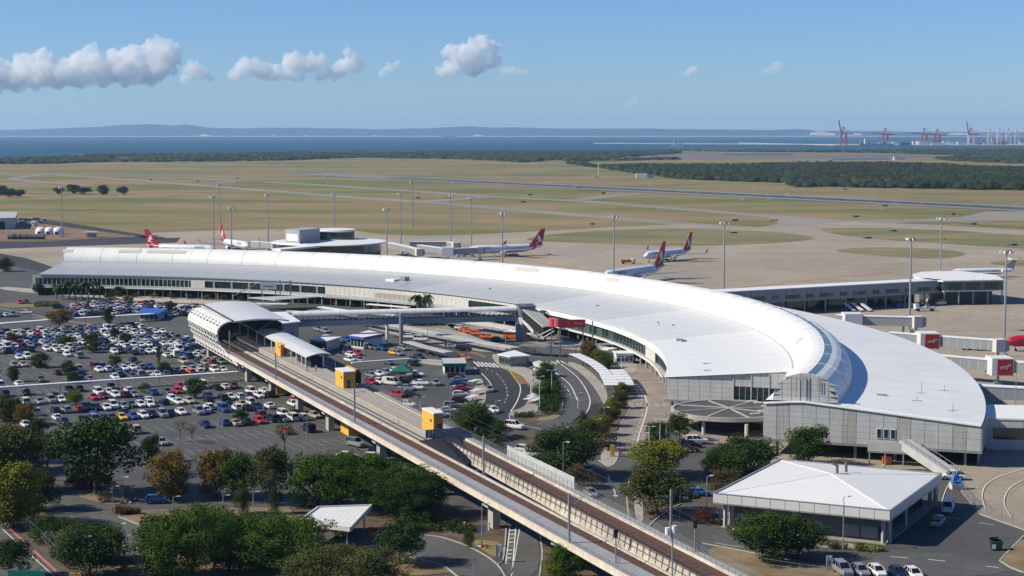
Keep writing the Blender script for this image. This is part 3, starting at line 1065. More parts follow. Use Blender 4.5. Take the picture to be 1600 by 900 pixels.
# edge beam in precast lengths, right kerb, box girder
pm = None
for k in range(int((A_BACK - A_END) / 3.0)):
    if pm is None:
        mb = MB(); sbox(mb, 0, .33, 0, 2.94, DZ - 1.05, DZ)
        sbox(mb, -.08, 0, 0, 2.94, DZ - 1.1, DZ - .85)
        m0 = MB(); m0.v = [tuple(Vector(v) - Vector(sp(0, 0, 0))) for v in mb.v]; m0.f = mb.f; m0.m = mb.m
        pm = o = m0.build("edge_beam", CREAM, via, world=False)
    else:
        o = pm.copy(); col.objects.link(o)
    o.location = Vector(sp(0, A_END + k * 3.0, 0)) - via.location
mb = MB(); sbox(mb, 6.55, 6.95, A_END, A_BACK, DZ - .9, DZ - .05)
mb.grid([[sp(6.55, a, DZ - .1) for a in range(A_END, A_BACK, 12)], [sp(s_br(a), a, DZ - .29) for a in range(A_END, A_BACK, 12)]])
mb.build("kerb", STAIN, via)
mb = MB(); sbox(mb, .4, 6.9, A_END, A_BACK, DZ - 1.2, DZ - .7)
sbox(mb, 1.8, 5.6, A_END, A_BACK, DZ - 2.4, DZ - 1.15)
mb.build("box_girder", CONC, via)
# handrail of the walkway
mb = MB()
for a in range(A_END, A_BACK, 3):
    mb.beam(sp(.5, a, DZ - .3), sp(.5, a, DZ + .7), .06)
for z in (.2, .7):
    mb.beam(sp(.5, A_END, DZ + z), sp(.5, A_BACK - 4, DZ + z), .05)
mb.build("handrail", POLE, via)
for a in (38, -18, -48, -78, -108, -151, -190, -222, -255):
    mb = MB()
    p = Vector(sp(3.6, a, 0))
    mb.box(p.x, p.y, 0, 1.5, 2.6, DZ - 2.3, SROT)
    mb.box(p.x, p.y, DZ - 3.0, 3.6, 2.8, .65, SROT)
    mb.build("pier", CONC, via)

# right viaduct
vr = thing("rail_viaduct", "farther railway viaduct with cream panelled side wall and steel fence", "railway viaduct", sp(15, -200, 0))
sL = lambda a: 12.4 + (a + 191) * .0245
sR = lambda a: 18.9 + (a + 191) * .0157
A2 = -172
A3 = 0
mb = MB(); band(mb, lambda a: sL(a) + .3, lambda a: sR(a) - 1.9, A_END, A2, DZ - .5)
mb.build("ballast_bed", BALL, vr)
mb = MB(); band(mb, lambda a: sR(a) - 1.6, lambda a: sR(a), A_END, A3, DZ - .05)
mb.build("walkway", GRATE, vr)
mb = MB(); band(mb, lambda a: sR(a) - 1.9, lambda a: sR(a) - 1.6, A_END, A3, DZ - .48, DZ)
mb.build("kerb", STAIN, vr)
for off in (-.72, .72):
    mb = MB()
    for a in range(A_END, 0, 12):
        f = lambda a: (sL(a) + sR(a)) / 2 - .6 + off if a < A2 else sR(a) - 3.1 + off
        mb.beam(sp(f(a), a, DZ - .36), sp(f(a + 12), a + 12, DZ - .36), .09, .16)
    mb.build("rail", RAILM, vr)
mb = MB()
for a in range(A_END, A2, 2):
    c = (sL(a) + sR(a)) / 2 - .6
    sbox(mb, c - 1.25, c + 1.25, a, a + .3, DZ - .56, DZ - .44)
o = mb.build("sleeper", bpy.data.materials["sleeper_concrete"], vr); o["kind"] = 'stuff'
k = 0
a = float(A_END)
while a < A2 - 1:
    mb = MB()
    s0, s1 = sL(a), sL(a + 2.4)
    vs = []
    for dz0, out0 in ((DZ - 2.1, .5), (DZ - 1.0, .12), (DZ + .05, 0)):
        vs += [sp(s0 - out0 + .0, a + .04, dz0), sp(s1 - out0, a + 2.36, dz0), sp(s1 + .3, a + 2.36, dz0), sp(s0 + .3, a + .04, dz0)]
    mb.add(vs, [(0, 1, 5, 4), (1, 2, 6, 5), (3, 0, 4, 7), (4, 5, 9, 8), (5, 6, 10, 9), (7, 4, 8, 11), (8, 9, 10, 11), (2, 3, 7, 6), (6, 7, 11, 10)])
    mb.build("wall_panel", STAIN, vr)
    mb = MB()
    mb.beam(sp(s0 - .35, a, DZ - 1.7), sp(s0 - .22, a, DZ - .6), .10)
    mb.beam(sp(s0 - .22, a, DZ - .6), sp(s0 - .10, a, DZ + .1), .10)
    mb.beam(sp(s0 - .10, a, DZ + .1), sp(s0 + .05, a, DZ + .95), .09)
    mb.build("fence_post", STEELD, vr)
    a += 2.4
mb = MB()
for z, o_ in ((-.75, -.3), (.15, -.12), (.9, .04)):
    for a in range(A_END, A2, 12):
        mb.beam(sp(sL(a) + o_, a, DZ + z), sp(sL(a + 12) + o_, a + 12, DZ + z), .07)
mb.build("fence_rail", STEELD, vr)
mb = MB()
for a in range(A_END, A3, 2):
    mb.beam(sp(sR(a) - .1, a, DZ), sp(sR(a) - .1, a, DZ + 1.1), .06)
    mb.beam(sp(sR(a) - 1.75, a, DZ), sp(sR(a) - 1.75, a, DZ + .8), .06) if a < A2 else None
for z in (.3, .7, 1.1):
    for a in range(A_END, A3, 12):
        mb.beam(sp(sR(a) - .1, a, DZ + z), sp(sR(a + 12) - .1, a + 12, DZ + z), .05)
mb.build("handrail", POLE, vr)
mb = MB(); 
for a in range(A_END, A3, 12):
    vs = [sp(sL(a) + .2 if a < A2 else sR(a) - 4.5, a, DZ - .7), sp(sR(a), a, DZ - .7), sp(sR(a), a, DZ - 1.2), sp(sL(a) + .2 if a < A2 else sR(a) - 4.5, a, DZ - 1.9)]
    v2 = [sp(sL(a + 12) + .2 if a < A2 else sR(a + 12) - 4.5, a + 12, DZ - .7), sp(sR(a + 12), a + 12, DZ - .7), sp(sR(a + 12), a + 12, DZ - 1.2), sp(sL(a + 12) + .2 if a < A2 else sR(a + 12) - 4.5, a + 12, DZ - 1.9)]
    mb.add(vs + v2, [(0, 1, 5, 4), (1, 2, 6, 5), (2, 3, 7, 6), (3, 0, 4, 7)])
for a in range(A_END, A3, 12):
    mb.quad(sp(sR(a) + .02, a, DZ - 1.1), sp(sR(a + 12) + .02, a + 12, DZ - 1.1), sp(sR(a + 12) + .02, a + 12, DZ - .03), sp(sR(a) + .02, a, DZ - .03))
mb.build("box_girder", CONC, vr)
for a in (-18, -60, -100, -140, -185, -222, -262):
    mb = MB(); p = Vector(sp(sR(a) - 3.3, a, 0))
    mb.box(p.x, p.y, 0, 1.5, 2.4, DZ - 1.5, SROT)
    mb.build("pier", CONC, vr)
# noise wall of pale corrugated sheets on the right edge
nb = thing("noise_wall", "pale corrugated screen wall on the railing side of the farther viaduct", "wall", sp(sR(-205), -205, DZ))
a = -226.0
while a < -190:
    mb = MB()
    vs = [sp(sR(a) + .02, a, DZ - .4), sp(sR(a) + .02, a + 1.9, DZ - .4), sp(sR(a) + .2, a + 1.9, DZ - .4), sp(sR(a) + .2, a, DZ - .4)]
    vs += [(x, y, DZ + 2.1 + (0 if i % 3 else .0)) for i, (x, y, z) in enumerate(vs)]
    mb.add(vs, [(0, 3, 2, 1), (4, 5, 6, 7), (0, 1, 5, 4), (1, 2, 6, 5), (2, 3, 7, 6), (3, 0, 4, 7)])
    mb.build("panel", CLAD, nb)
    a += 2.0

# station hall
sta = thing("railway_station", "elevated railway station under a curved white roof with diagonal lattice side", "railway station", sp(10, 10, 0))
PF = DZ + 1.0
TANL = mat("platform_edge", (.42, .27, .12), .8, ns=1, na=.1)
PLAT = mat("platform_paving", (.36, .335, .30), .85, ns=.6, na=.12, det=8)
sP = lambda a: min(18.4, sR(a) - 3.9 - 0)
band_n = 20
mb = MB(); band(mb, 6.95, 10.5, -166, 50, DZ - .4); mb.build("track_slab", mat("track_slab", (.36, .34, .31), .85, ns=.6, na=.12), sta)
mb = MB()
for s in (7.9, 9.5): mb.beam(sp(s, -166, DZ - .3), sp(s, 50, DZ - .3), .28, .2)
mb.build("rail", STEELD, sta)
mb = MB(); band(mb, 11.0, lambda a: sP(a) - .5, -166, 50, PF)
mb.grid([[sp(10.5, a, DZ - .5) for a in (-166, 50)], [sp(10.5, a, PF) for a in (-166, 50)]])
mb.grid([[sp(sP(a), a, PF) for a in range(-166, 51, 12)], [sp(sP(a), a, DZ - .5) for a in range(-166, 51, 12)]])
mb.quad(sp(10.5, -166, DZ - 1), sp(sP(-166), -166, DZ - 1), sp(sP(-166), -166, PF), sp(10.5, -166, PF))
mb.build("platform", PLAT, sta)
mb = MB(); band(mb, 10.5, 11.0, -166, 50, PF + .01); band(mb, lambda a: sP(a) - .5, sP, -166, 50, PF + .01)
mb.build("platform_edge", TANL, sta)
mb = MB(); band(mb, lambda a: sP(a), lambda a: sR(a) - 1.9, A2, 0, DZ - .5); mb.build("ballast_bed", BALL, sta)
mb = MB(); sbox(mb, 6.5, 18.2, -160, 50, DZ - 2.2, DZ - .55); mb.build("deck_slab", CONC, sta)
for a in (-25, -65, -105, -145):
    mb = MB()
    for s in (9, 15.5):
        p = Vector(sp(s, a, 0)); mb.box(p.x, p.y, 0, 1.4, 2.0, DZ - 2.1, SROT)
    mb.build("pier", CONC, sta)
for a in (-45, -118):
    mb = MB(); sbox(mb, 5.5, 9, a, a + 7, 0, 3.6); mb.build("lift_base", YEL, sta)

shell = [(3.1, 16.6), (1.6, 16.55), (.2, 16.1), (-.9, 15.35), (-1.6, 14.5), (-1.9, 13.6), (-1.95, 12.7)]
lat = [(-1.95, 12.7), (-1.8, 11.2), (-1.3, 9.6), (-.6, 8.2), (.1, 6.6), (.5, 5.2)]
def perf_mat():
    m = mat("perforated_sheet", (.78, .78, .78), .5, ns=1, na=.03)
    return m
NA = 12
L0 = 46.0
for k in range(NA):
    a0_, a1_ = L0 * k / NA, L0 * (k + 1) / NA
    mb = MB()
    for i in range(len(shell) - 1):
        (s0, z0), (s1, z1) = shell[i], shell[i + 1]
        fr = .0 if i == 0 else .12
        # sheet courses with slots between them
        s1_, z1_ = s1 + (s0 - s1) * fr, z1 + (z0 - z1) * fr
        n = 4
        for j in range(n):
            b0 = a0_ + (a1_ - a0_) * j / n + .04; b1 = a0_ + (a1_ - a0_) * (j + 1) / n - .04
            o3 = .06
            vs = [sp(s0, b0, z0), sp(s0, b1, z0), sp(s1_, b1, z1_), sp(s1_, b0, z1_)]
            v2 = [(x, y, z - o3) for x, y, z in vs]
            mb.add(vs + v2, [(3, 2, 1, 0), (4, 5, 6, 7), (0, 1, 5, 4), (2, 3, 7, 6), (1, 2, 6, 5), (3, 0, 4, 7)])
    mb.build("shell_panel", WHITE, sta)
# dark slots line between two courses
mb = MB()
for a in range(2, 44, 5):
    mb.quad(sp(-.95, a, 15.40), sp(-.95, a + 2.6, 15.40), sp(-1.28, a + 2.6, 15.02), sp(-1.28, a, 15.02))
    mb.quad(sp(-.10, a + 1, 15.98), sp(-.10, a + 3.0, 15.98), sp(-.5, a + 3.0, 15.72), sp(-.5, a + 1, 15.72))
mb.build("shell_slot", STEELD, sta)
# diagrid
def latp(t):
    t = max(0, min(.9999, t)) * (len(lat) - 1)
    i = int(t); f = t - i
    return lat[i][0] + (lat[i + 1][0] - lat[i][0]) * f, lat[i][1] + (lat[i + 1][1] - lat[i][1]) * f
cell = 4.6
k = 0
for sgn in (-1, 1):
    a = -24.0
    while a < 60:
        mb = MB()
        used = False
        for i in range(8):
            ta, tb = i / 8, (i + 1) / 8
            aa, ab = a + sgn * ta * 12, a + sgn * tb * 12
            # the lattice front slopes forward below the deck
            lim = lambda t: -18 * max(0, (t - .45) / .55)
            if aa < lim(ta) - .1 or ab < lim(tb) - .1 or aa > 46 or ab > 46: continue
            (s0, z0), (s1, z1) = latp(ta), latp(tb)
            mb.beam(sp(s0, aa, z0), sp(s1, ab, z1), .2); used = True
        if used: mb.build("lattice_bar", WPOLE, sta)
        a += cell
mb = MB()
for t in (0, .25, .5, .75, 1):
    s0, z0 = latp(t)
    mb.beam(sp(s0, -18 * max(0, (t - .45) / .55), z0), sp(s0, 46, z0), .20)
mb.beam(sp(*(latp(.45)[:1]), 0, latp(.45)[1]), sp(latp(1)[0], -18, latp(1)[1]), .3)
mb.build("lattice_chord", WPOLE, sta)
# inner side wall / glazing behind and far end
mb = MB()
mb.grid([[sp(s, 0.4, z) for s, z in shell + lat[1:4]], [sp(s - .0 + .5, .4, z - .3) for s, z in shell + lat[1:4]]])
mb.build("rim", WHITE, sta)
mb = MB()
mb.quad(sp(10.6, 44, PF), sp(22, 50, PF), sp(22, 50, 15.5), sp(4, 46, 15.5))
mb.quad(sp(19.5, 4, PF), sp(20.5, 50, PF), sp(20.5, 50, 15.2), sp(19.5, 4, 15.2))
mb.quad(sp(0.5, 30, 7), sp(20, 30, 7), sp(20, 30, 15), sp(0.5, 30, 15))
mb.build("inner_wall", mat("inner_blue_wall", (.03, .035, .06), .6, ns=.6, na=.3), sta)
mb = MB()
rows = []
for i in range(13):
    f = i / 12
    s = 3.1 + f * 17.6
    zz = 16.6 + 1.0 * math.sin(f * math.pi) ** 1 * (.75) - .25 * f
    rows.append([(s, zz, -.2 - 1.2 * math.sin(f * math.pi) + (0 if f < .9 else -.6), 46.5 + 5.5 * f)])
top, bot = [], []
for (r,) in rows:
    s, zz, af, ab = r
    top.append([sp(s, af + (ab - af) * j / 8, zz + .8 * j / 8) for j in range(9)])
    bot.append([sp(s, af + (ab - af) * j / 8, zz - .45 + .8 * j / 8) for j in range(9)])
mb.grid(top); mb.grid(list(reversed(bot)))
mb.grid([[r[0] for r in top], [r[0] for r in bot]]); mb.grid([[r[-1] for r in bot], [r[-1] for r in top]])
mb.grid([top[-1], bot[-1]]); mb.grid([bot[0], top[0]])
mb.build("hall_roof", mat("hall_roof_sheet", (.62, .62, .64), .45, ns=.2, na=.05), sta, smooth=False)
mb = MB()
mb.beam(sp(3.0, -.3, 16.75), sp(3.3, 46, 17.4), .5, .4)
mb.build("ridge_beam", STEELD, sta)
for a in (6, 18, 30, 42):
    mb = MB()
    mb.tube(sp(12, a, PF), sp(12, a, 12.6), .22, n=8)
    for s1 in (5.5, 18.5):
        mb.tube(sp(12, a, 12.4), sp(s1, a, 16.3), .14, n=6)
    mb.build("forked_post", POLE, sta)
# platform canopy
mb = MB()
top, bot = [], []
for i in range(9):
    f = i / 8
    ds = f * 7.2
    zz = 11.85 + .9 * math.sin(f * math.pi * .8)
    top.append([sp(13.0 - 1.3 * j / 8 + ds, 11 - 66 * j / 8, zz) for j in range(9)])
    bot.append([sp(13.0 - 1.3 * j / 8 + ds, 11 - 66 * j / 8, zz - .3) for j in range(9)])
mb.grid(top); mb.grid(list(reversed(bot)))
mb.grid([[r[0] for r in top], [r[0] for r in bot]]); mb.grid([[r[-1] for r in bot], [r[-1] for r in top]]); mb.grid([top[-1], bot[-1]]); mb.grid([bot[0], top[0]])
can = thing("platform_canopy", "long pale curved canopy over the open railway platform", "canopy", sp(14, -25, PF))
mb.build("canopy_roof", bpy.data.materials["hall_roof_sheet"], can, smooth=True)
for a in (-36, -42.5, -49, -53.5, -20, -10, 0):
    for s in (12.4, 17.6):
        mb = MB(); s_ = s + a * .02 + .6
        mb.tube(sp(s_, a, PF), sp(s_, a, 12.0), .16, n=8)
        mb.build("post", WPOLE, can)
mb = MB(); sbox(mb, 13.6, 16.8, -53, -38, PF, 11.3); mb.build("waiting_room", DARK, can)


def lift_box(s, a, ln, w, h, label, roof):
    t = thing("lift_shaft", label, "lift shaft", sp(s, a, PF), group="yellow lift shafts on the platform")
    mb = MB()
    n = 4
    for i in range(n):
        sbox(mb, s, s + .15, a + ln * i / n + .03, a + ln * (i + 1) / n - .03, PF, PF + h)
    sbox(mb, s + .12, s + w, a + .1, a + ln - .1, PF, PF + h - .05)
    mb.build("wall", YEL, t)
    mb = MB(); sbox(mb, s + .1, s + w, a - .05, a + .03, PF, PF + h - .1); mb.build("end_wall", mat("ochre_paint", (.62, .30, .04), .6, ns=.5, na=.08), t)
    if roof:
        mb = MB(); sbox(mb, s - .1, s + w + .2, a - .3, a + ln, PF + h, PF + h + .25); mb.build("roof", WHITE, t)
    mb = MB(); sbox(mb, s + .9, s + 1.9, a - .12, a - .04, PF, PF + 2.2); mb.build("door", STEELD, t)
    mb = MB(); sbox(mb, s - .06, s - .01, a + 1.2, a + 2.4, PF + 2.4, PF + 3.0); mb.build("sign", STEELD, t)


lift_box(11.2, -27.5, 6.5, 2.6, 3.6, "yellow lift shaft half under the platform canopy", False)
lift_box(11.1, -94.5, 7.6, 3.2, 4.2, "yellow lift shaft with white roof in the middle of the platform", True)
lift_box(11.0, -166.0, 7.8, 2.2, 4.4, "yellow lift shaft with white roof at the near platform end", True)
# arched stair cover
t = thing("stair_cover", "yellow arched stair cover with dark mouth beside the platform lift", "stair cover", sp(16.6, -86, PF))
prof = [(1.35 * math.cos(math.pi * i / 10), (2.6 + 1.3 * math.sin(math.pi * i / 10))) for i in range(11)]
prof = [(1.35, 0)] + prof + [(-1.35, 0)]
mb = MB()
mb.grid([[sp(16.6 + x, -88, PF + z) for x, z in prof], [sp(16.6 + x, -80, PF + z) for x, z in prof]])
mb.build("arch_shell", YEL, t)
mb = MB(); mb.add([sp(16.6 + x * .9, -87.6, PF + z * .95) for x, z in prof], [tuple(range(len(prof)))]); mb.build("mouth", DARK, t)
# platform end: glass balustrade and dark cone of the buffer slope
t = thing("buffer_end", "dark sloping end of the platform behind a grey glass screen", "platform end", sp(12.5, -172, 0))
mb = MB()
for s in np.arange(8.6, 16.4, .8): sbox(mb, s, s + .74, -167.6, -167.5, PF - .6, PF + 1.3)
mb.build("screen_panel", mat("screen_glass", (.16, .19, .23), .3, ns=1, na=.2), t)
mb = MB()
mb.add([sp(7.3, -168, PF - .9), sp(15.8, -168, PF - .6), sp(13.0, -186, DZ - 1.2), sp(10.5, -188, DZ - 2.0), sp(8.0, -184, DZ - 2.0), sp(11.8, -168, PF - .5)],
       [(0, 5, 3, 4), (5, 1, 2, 3), (5, 3, 2)])
mb.build("slope", mat("dark_sheet", (.022, .024, .028), .6, ns=.4, na=.2), t)

# catenary masts and lamp masts along the tracks
def rail_mast(s, a, h, label, arm=2.6, side=1):
    t = thing("catenary_mast", label, "mast", sp(s, a, DZ - .5), group="steel catenary masts along the railway")
    mb = MB(); p = Vector(sp(s, a, DZ - .5))
    mb.box(p.x, p.y, p.z, .32, .32, h, SROT); mb.box(p.x, p.y, p.z, .9, .9, .25, SROT)
    mb.build("pole", POLE, t)
    mb = MB(); mb.beam(sp(s, a, DZ + h - 1.6), sp(s + side * arm, a, DZ + h - 1.3), .09); mb.beam(sp(s, a, DZ + h - 2.8), sp(s + side * arm, a, DZ + h - 1.4), .07)
    mb.build("bracket", POLE, t)


for s, a, h, l in ((.7, -6, 7.4, "by the hall's open front"), (.7, -64, 7.6, "beside the platform canopy's near end"), (.6, -140, 8.6, "between the middle and near lift shafts"),
                   (7.2, -207, 8.2, "in the gap between the viaducts beyond the buffer slope"), (.6, -264, 8.6, "on the nearer viaduct above the road underpass")):
    rail_mast(s, a, h, "steel catenary mast " + l)
# catenary and contact wires
t = thing("overhead_wires", "thin overhead wires strung along the railway masts", "wires", sp(3.5, -120, DZ + 6))
mb = MB()
for s in (3.6, 14.6):
    for z in (5.4, 6.5): mb.beam(sp(s, -300, DZ + z), sp(s + .5, 0, DZ + z), .035)
mb.build("wire", STEELD, t)
# ------------------------------------------------------------------ landside ground: car park, roads, islands
land = [(-260, 470), (-60, 436), (0, 424), (30, 418), (60, 424), (300, 436), (700, 456), (1000, 560), (1160, 600), (1180, 736), (1300, 737), (1440, 736), (1505, 741), (1498, 768), (1530, 806), (1600, 832), (1760, 880), (1900, 1100), (-260, 1100)]
sheet("car_park", [land], ASPH, .30, "wide grey asphalt of the car parks and roads")
ROADS = .36
sheet_flat = sheet
def sheet(name, polys, m, z, label=None): return sheet_flat(name, [chaikin(p) for p in polys], m, z, label)
sheet("terminal_road", [[(950, 548), (975, 543), (1012, 558), (1036, 583), (1046, 618), (1064, 640), (1046, 655), (1024, 690), (1004, 712), (966, 713), (964, 690), (967, 669), (986, 640), (982, 628), (1000, 624), (986, 601), (966, 570)],
                        [(1050, 655), (1064, 640), (1160, 640), (1205, 690), (1165, 700), (1110, 694), (1075, 690), (1050, 675)],
                        [(560, 500), (700, 506), (900, 530), (975, 543), (950, 552), (880, 548), (700, 512), (560, 506)]], BRICK, ROADS, "brownish brick paved road curving past the terminal")
sheet("loop_road", [[(741, 576), (777, 575), (793, 582), (810, 600), (825, 603), (829, 623), (822, 638), (799, 644), (795, 659), (793, 676), (765, 664), (748, 652), (757, 640), (759, 617), (757, 606), (750, 588)],
                    [(610, 524), (640, 530), (695, 545), (745, 566), (777, 575), (741, 577), (722, 565), (680, 550), (620, 532)],
                    [(694, 508), (712, 508), (755, 522), (850, 552), (850, 560), (800, 548), (755, 534), (715, 518)],
                    [(924, 632), (944, 634), (933, 658), (905, 664), (885, 668), (905, 652), (916, 648)]], ASPHD, ROADS, "dark new asphalt of the set-down loop")
sheet("loop_road", [[(854, 571), (877, 570), (905, 590), (922, 622), (926, 632), (916, 649), (890, 664), (868, 671), (820, 666), (796, 660), (806, 650), (868, 658), (880, 640), (884, 622), (872, 596)],
                    [(877, 570), (892, 571), (912, 583), (930, 606), (944, 633), (926, 632), (922, 622), (905, 590)],
                    [(790, 548), (830, 552), (880, 570), (856, 572), (830, 562)]], ASPHM, ROADS, "grey pick-up loop road beside the long white canopy")
sheet("side_road", [[(905, 690), (932, 720), (945, 735), (952, 733), (966, 713), (1003, 713), (985, 745), (978, 790), (985, 830), (900, 800), (905, 740)],
                    [(796, 826), (844, 841), (843, 905), (788, 905), (792, 870)],
                    [(560, 830), (640, 839), (672, 839), (701, 845), (740, 860), (777, 883), (792, 905), (720, 905), (693, 885), (664, 879), (640, 873), (560, 860)],
                    [(1060, 793), (1110, 770), (1110, 830), (1300, 868), (1420, 862), (1562, 880), (1580, 905), (1230, 905), (1020, 825)],
                    [(185, 812), (240, 832), (240, 870), (185, 890), (60, 800), (60, 700), (110, 680), (112, 770)]], ASPHM, ROADS, "grey asphalt side roads round the viaduct and low building")
sheet("highway", [[(-40, 822), (0, 815), (97, 905), (-120, 905)]], ASPHM, ROADS, "road in the near left corner")


def kerbed(name, polys, m, label, h=.13, z=.30):
    """a raised slab (pavement or planted bed) with its kerb"""
    mb = MB()
    for p in polys:
        q = G(chaikin(p))
        mb.prism([(v.x, v.y) for v in q], z - .1, z + h)
    return struct(name, mb, m, label)


def kerb(pts, w=.28, h=.17, z=.30, m=None, mb=None):
    q = [P(*p) for p in (chaikin(pts, False) if len(pts) > 2 else pts)]
    for a, b in zip(q, q[1:]):
        mb.beam((a.x, a.y, z + h / 2), (b.x, b.y, z + h / 2), w, h)


kerbed("pavement", [[(765, 553), (790, 559), (812, 572), (835, 582), (845, 590), (853, 600), (850, 612), (840, 625), (842, 642), (835, 650), (822, 651), (800, 652), (796, 649), (801, 644), (822, 638), (830, 617), (828, 598), (812, 585), (793, 579), (778, 574)],
                    [(882, 566), (905, 570), (930, 588), (950, 612), (948, 634), (944, 633), (930, 606), (904, 580)],
                    [(948, 634), (960, 630), (940, 658), (925, 664), (933, 658)],
                    [(936, 722), (945, 700), (950, 680), (964, 674), (966, 712), (960, 727), (952, 732)],
                    [(740, 610), (752, 590), (757, 606), (759, 617), (757, 632), (750, 638), (738, 636), (722, 632)],
                    [(996, 749), (1002, 752), (1004, 777), (1006, 822), (994, 816), (989, 782)],
                    [(640, 560), (708, 566), (700, 575), (640, 566)],
                    [(560, 510), (700, 512), (760, 535), (800, 548), (765, 553), (690, 541), (600, 520)],
                    [(940, 553), (978, 556), (1000, 575), (985, 590), (962, 565)],
                    [(700, 495), (800, 510), (870, 530), (930, 543), (870, 540), (790, 520), (700, 502)],
                    [(0, 448), (110, 458), (300, 468), (430, 476), (430, 480), (300, 474), (110, 464), (0, 454)],
                    [(480, 478), (560, 492), (560, 498), (480, 490)],
                    [(1130, 800), (1150, 805), (1250, 845), (1380, 858), (1375, 864), (1240, 855), (1130, 820)]], PAVE, "pale concrete footpaths and traffic islands")
kerbed("planted_bed", [[(869, 676), (893, 667), (917, 665), (933, 659), (945, 650), (985, 630), (984, 640), (967, 669), (962, 676), (950, 680), (945, 700), (930, 712), (905, 690), (880, 694)],
                       [(842, 650), (866, 651), (872, 640), (876, 628), (880, 628), (878, 645), (868, 658), (806, 668), (805, 656)],
                       [(1004, 752), (1060, 768), (1064, 790), (1040, 800), (1018, 815), (1009, 816), (1006, 777)],
                       [(640, 820), (680, 800), (790, 815), (791, 828), (787, 881), (777, 881), (740, 858), (701, 843), (672, 837), (640, 837)],
                       [(845, 842), (880, 860), (960, 905), (850, 905)],
                       [(800, 672), (880, 694), (905, 740), (870, 745), (800, 700)],
                       [(700, 640), (760, 655), (790, 680), (760, 690), (700, 660)],
                       [(984, 748), (996, 749), (989, 782), (991, 812), (982, 807), (979, 781)],
                       [(-40, 640), (50, 640), (75, 655), (60, 690), (90, 760), (60, 800), (150, 880), (150, 905), (110, 905), (0, 800), (-40, 770)],
                       [(1085, 770), (1125, 800), (1130, 830), (1106, 830), (1098, 800)],
                       [(440, 790), (560, 795), (640, 790), (640, 830), (560, 830), (480, 835)]], SOIL, "brown mulched beds with kerbs")
kerbed("verge", [[(112, 770), (174, 768), (206, 788), (176, 792), (124, 780)],
                 [(185, 810), (203, 802), (330, 797), (480, 795), (480, 835), (400, 850), (240, 832)],
                 [(200, 880), (260, 860), (480, 850), (640, 874), (664, 880), (693, 887), (712, 905), (130, 905)],
                 [(1098, 850), (1190, 868), (1330, 896), (1320, 905), (1120, 905)],
                 [(1562, 879), (1578, 862), (1600, 840), (1700, 850), (1700, 905), (1600, 898), (1578, 890)]], DRY, "dry grass verges", h=.10)
kerbed("verge", [[(840, 655), (866, 652), (876, 630), (879, 630), (877, 645), (868, 657), (842, 661)],
                 [(730, 845), (788, 850), (786, 876), (760, 868)], [(0, 474), (52, 476), (60, 482), (0, 481)], [(155, 772), (175, 772), (204, 788), (186, 790)]], GRS, "mown grass strips beside the kerbs", h=.16)

mb = MB()
for k in ([(757, 606), (759, 617), (757, 632), (750, 639), (738, 637)], [(793, 579), (812, 585), (828, 598), (830, 617), (822, 638), (801, 644), (795, 650), (797, 657)],
          [(869, 676), (893, 667), (917, 665), (933, 658), (945, 650)], [(880, 627), (878, 645), (868, 658), (842, 664)], [(882, 569), (904, 580), (930, 606), (944, 633)],
          [(640, 839), (672, 839), (701, 845), (740, 860), (777, 883), (790, 905)], [(640, 873), (664, 879), (693, 886), (716, 905)], [(791, 828), (787, 881), (778, 884)], [(844, 841), (848, 866), (843, 905)],
          [(979, 781), (982, 807), (986, 820)], [(984, 748), (979, 781)], [(1064, 790), (1040, 802), (1018, 820), (1010, 830)], [(936, 722), (952, 733), (961, 727), (967, 712), (965, 676)],
          [(982, 628), (986, 640), (967, 669)], [(112, 771), (174, 768), (206, 789)], [(185, 810), (240, 832)], [(203, 802), (330, 797), (400, 798), (470, 797)], [(1118, 800), (1140, 830), (1180, 838)],
          [(1531, 806), (1600, 831), (1700, 866)], [(1562, 879), (1578, 862), (1600, 840)], [(1562, 879), (1578, 890), (1600, 898)], [(1098, 852), (1190, 870), (1330, 897)],
          [(165, 770), (172, 772)], [(118, 742), (140, 758), (160, 760)]):
    kerb(k, mb=mb)
struct("kerb", mb, CONC, "pale concrete kerbs along roads and islands")

# painted lines
mb = MB(); LZ = .372
for k, w in (([(854, 571), (875, 590), (892, 603), (900, 622), (902, 628), (908, 627)], .35), ([(877, 571), (905, 592), (922, 622), (922, 636), (916, 648), (905, 658)], .35),
             ([(741, 576), (758, 590), (768, 603), (771, 614)], .35), ([(812, 602), (814, 612), (808, 630), (798, 645)], .35), ([(976, 588), (1000, 607), (1011, 626), (1011, 646), (1000, 676), (994, 700)], .35),
             ([(870, 564), (877, 571)], .4), ([(755, 644), (763, 634)], .25), ([(795, 662), (845, 672)], .3), ([(966, 712), (968, 700)], .25),
             ([(0, 826), (84, 903)], .22), ([(-10, 482), (50, 492), (80, 500)], .4), ([(50, 497), (200, 514), (330, 548)], .5), ([(812, 828), (799, 903)], .2), ([(1116, 851), (1150, 857), (1200, 862)], .2)):
    mb.strip([P(*q) for q in (chaikin(k, False) if len(k) > 2 else k)], w * .8, LZ)
def dashes(pts, on, off, w, z=LZ):
    q = [P(*p) for p in pts]
    for a, b in zip(q, q[1:]):
        L = (b - a).length; d = (b - a).normalized(); t = 0
        while t < L:
            mb.strip([a + d * t, a + d * min(L, t + on)], w, z); t += on + off


